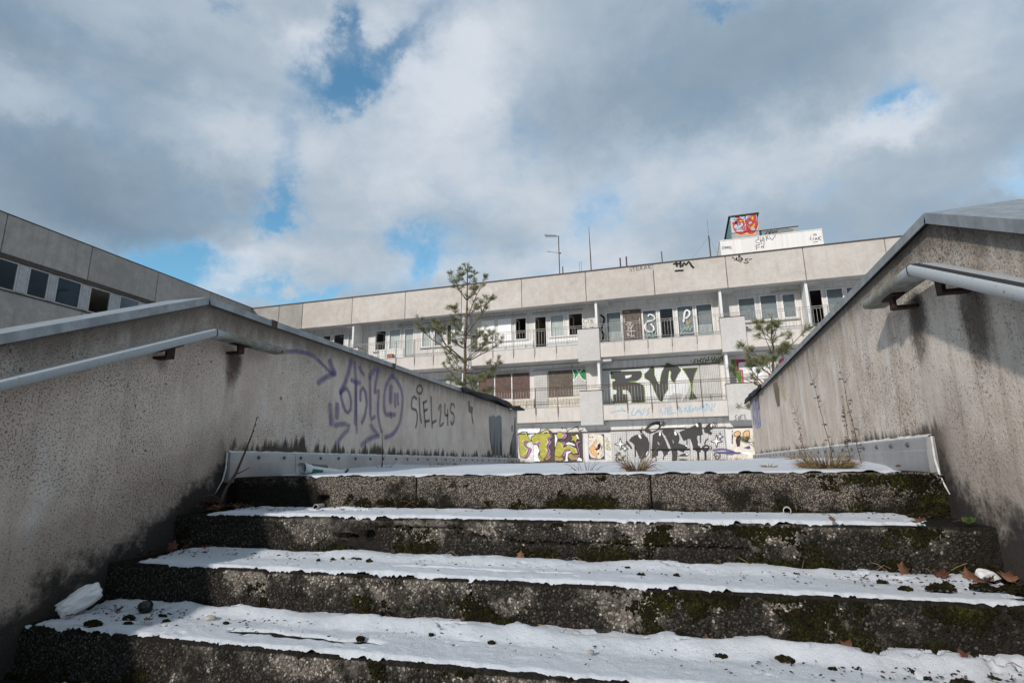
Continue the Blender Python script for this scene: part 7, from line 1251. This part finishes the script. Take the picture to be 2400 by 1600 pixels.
# thin dead needles and grass stems on the riser feet
mb = MB()
for q in range(60):
    k = rg.choice((0, 1, 1, 2, 2)); x = rg.uniform(XL+.1, XR-.1); y = yk(k)-rg.uniform(.004, .03); z = zk(k+1)+.025; a = rg.uniform(-1, 1); L = rg.uniform(.03, .09)
    mb.tube([(x, y, z), (x+L*a*.6, y-.004, z+L*.3), (x+L*a, y-.006, z+L*rg.uniform(.1, .5))], .0009, 3)
tag(mb.build('dead_stems', 'dry_grass'), 'thin pale dead stems lying along the feet of the risers', 'stems', kind='stuff')

t = empty('crushed_can', (-2.2, 3.0, -.035), 'crushed green and white drink cup lying open on the landing', 'cup')
mb = MB(); N = 18; rows = []
for (s_, ry, rz, cz) in ((0, .056, .036, -.004), (.05, .050, .030, -.008), (.13, .045, .020, -.016), (.22, .040, .013, -.024), (.30, .034, .006, -.030)):
    rows.append([(-2.225+s_*.38+ry*.90*cos(2*pi*j/N), 2.93+s_*.86-ry*.40*cos(2*pi*j/N), cz+rz*sin(2*pi*j/N)+.004*sin(3*2*pi*j/N)) for j in range(N)])
for r_0 in rows: mb.v += r_0
for i in range(len(rows)-1):
    for j in range(N): a = i*N+j; b = i*N+(j+1) % N; mb.f.append((a, b, b+N, a+N)); mb.mi.append(0 if (i == 1 and j > 7) or (i == 2 and j in (11, 12, 15)) else 1)
mb.f.append(tuple(range(len(mb.v)-N, len(mb.v)))); mb.mi.append(1)
o = keep(mb.build('shell', ['can_green', 'paper_white'], smooth=True), t); so = o.modifiers.new('thick', 'SOLIDIFY'); so.thickness = .0015
mb = MB(); r0 = rows[0]; c0 = np.mean(np.array(r0), 0); inn = [tuple(np.array(q)*.0+c0+(np.array(q)-c0)*.96+np.array([0.004, .012, 0])) for q in r0]; inb = [tuple(c0+(np.array(q)-c0)*.75+np.array([.06, .15, -.006])) for q in r0]
mb.v += inn+inb
for j in range(N): mb.f.append((j, (j+1) % N, N+(j+1) % N, N+j)); mb.mi.append(0)
mb.f.append(tuple(range(N, 2*N))); mb.mi.append(0); keep(mb.build('lining', 'can_inside', smooth=True), t)
mb = MB(); sn = 16
for i in range(sn):
    for j in range(7): u = i/(sn-1); v = j/6-.5; mb.v.append((-2.205+u*.11+v*.06, 2.98+u*.25-v*.025, .016-u*.044-abs(v)**2*.05+.004*sin(i*1.7+j)))
for i in range(sn-1):
    for j in range(6): a = i*7+j; mb.f.append((a, a+7, a+8, a+1)); mb.mi.append(0)
keep(mb.build('snow_cap', 'snow', smooth=True), t)

def pipe(x, y, z, lab, ln, seed, yaw):
    p = empty('pipe_stub', (x, y, z), lab, 'pipe'); mb = MB(); N = 16; dx = math.tan(yaw)*ln
    for (yy, rr) in ((ln, .0150), (0, .0150), (0, .0122), (ln*.9, .0122)):
        for j in range(N): a = 2*pi*j/N; mb.v.append((x+dx*(1-yy/ln)+rr*cos(a), y+yy-ln, z+rr*sin(a)))
    for i in range(3):
        for j in range(N): a = i*N+j; b = i*N+(j+1) % N; mb.f.append((a, b, b+N, a+N)); mb.mi.append(0 if i < 2 else 1)
    mb.f.append(tuple(range(3*N, 4*N))); mb.mi.append(1)
    keep(mb.build('tube', ['pipe_plastic', 'pipe_inside'], smooth=False), p); return p
pipe(-1.79, 2.545, -.196, 'pale drain pipe stub in a notch of the top riser, left side', .055, 1, 0)
pipe(.385, 2.550, -.192, 'white drain pipe stub at the foot of the top riser, right side', .055, 2, -.15)
mb = MB(); mb.box(-1.845, -1.765, 2.535, 2.549, -.178, -.150); 
mb = MB(); mb.tube([(-1.20, 2.215, -.352), (-1.20, 2.245, -.352)], .011, 10); tag(mb.build('pipe_stub', 'pipe_inside'), 'dark broken pipe end in the cracked second riser', 'pipe')
def lump(name, loc, scale, rot, mat, lab, cat, seed, sub=3, amp=.16, fr=3.0):
    bm = bmesh.new(); bmesh.ops.create_icosphere(bm, subdivisions=sub, radius=1.0); rg = np.random.default_rng(seed)
    co = np.array([v.co[:] for v in bm.verts]); n = fbm(co[:, 0]*fr+9, co[:, 1]*fr+co[:, 2]*fr*.7+5, seed, 4, .6)-.5; n2 = np.round(fbm(co[:, 0]*1.6+3, co[:, 2]*1.6+co[:, 1]+2, seed+3, 2)*4)/4-.5
    for v, a, b in zip(bm.verts, n, n2): c = Vector(v.co); c = Vector([math.copysign(abs(q)**.8, q) for q in c]); v.co = c*(1+a*amp*2+b*amp)
    me = bpy.data.meshes.new(name); bm.to_mesh(me); bm.free(); o = link(name, me, mat); o.location = loc; o.scale = scale; o.rotation_euler = rot
    for p_ in me.polygons: p_.use_smooth = sub > 3
    return tag(o, lab, cat)
lump('foam_lump', (-2.305, 1.745, zk(3)+.062), (.076, .047, .036), (R(10), R(-32), R(62)), 'foam_white', 'broken white foam lump leaning on the left wall above the lowest tread', 'foam', 4, 4, .20, 4.2)
lump('black_lump', (-2.05, 1.815, zk(3)+.035), (.026, .022, .022), (0, 0, .6), 'bottle_dark', 'round dark lump half in the snow at left on the lowest tread', 'lump', 6, 3, .10)
lump('paper_scrap', (.875, 2.185, zk(2)+.034), (.034, .020, .016), (.3, .2, .4), 'paper_white', 'crumpled white paper scrap by the leaf heap at the right wall', 'paper', 8, 2, .35, 5)
lump('stone_chip', (-1.72, 1.80, zk(3)+.018), (.022, .014, .010), (0, 0, .3), 'rail_steel', 'grey stone chip on the snowy lowest tread left of centre', 'stone', 12, 2, .25)
lump('stone_chip', (-.30, 1.76, zk(3)+.022), (.010, .008, .006), (0, 0, .3), 'rail_steel', 'tiny brown stone on the lowest tread in the middle', 'stone', 13, 2, .25)
for o in bpy.data.objects:
    if o.type == 'MESH' and not o.data.materials: print('no material', o.name)
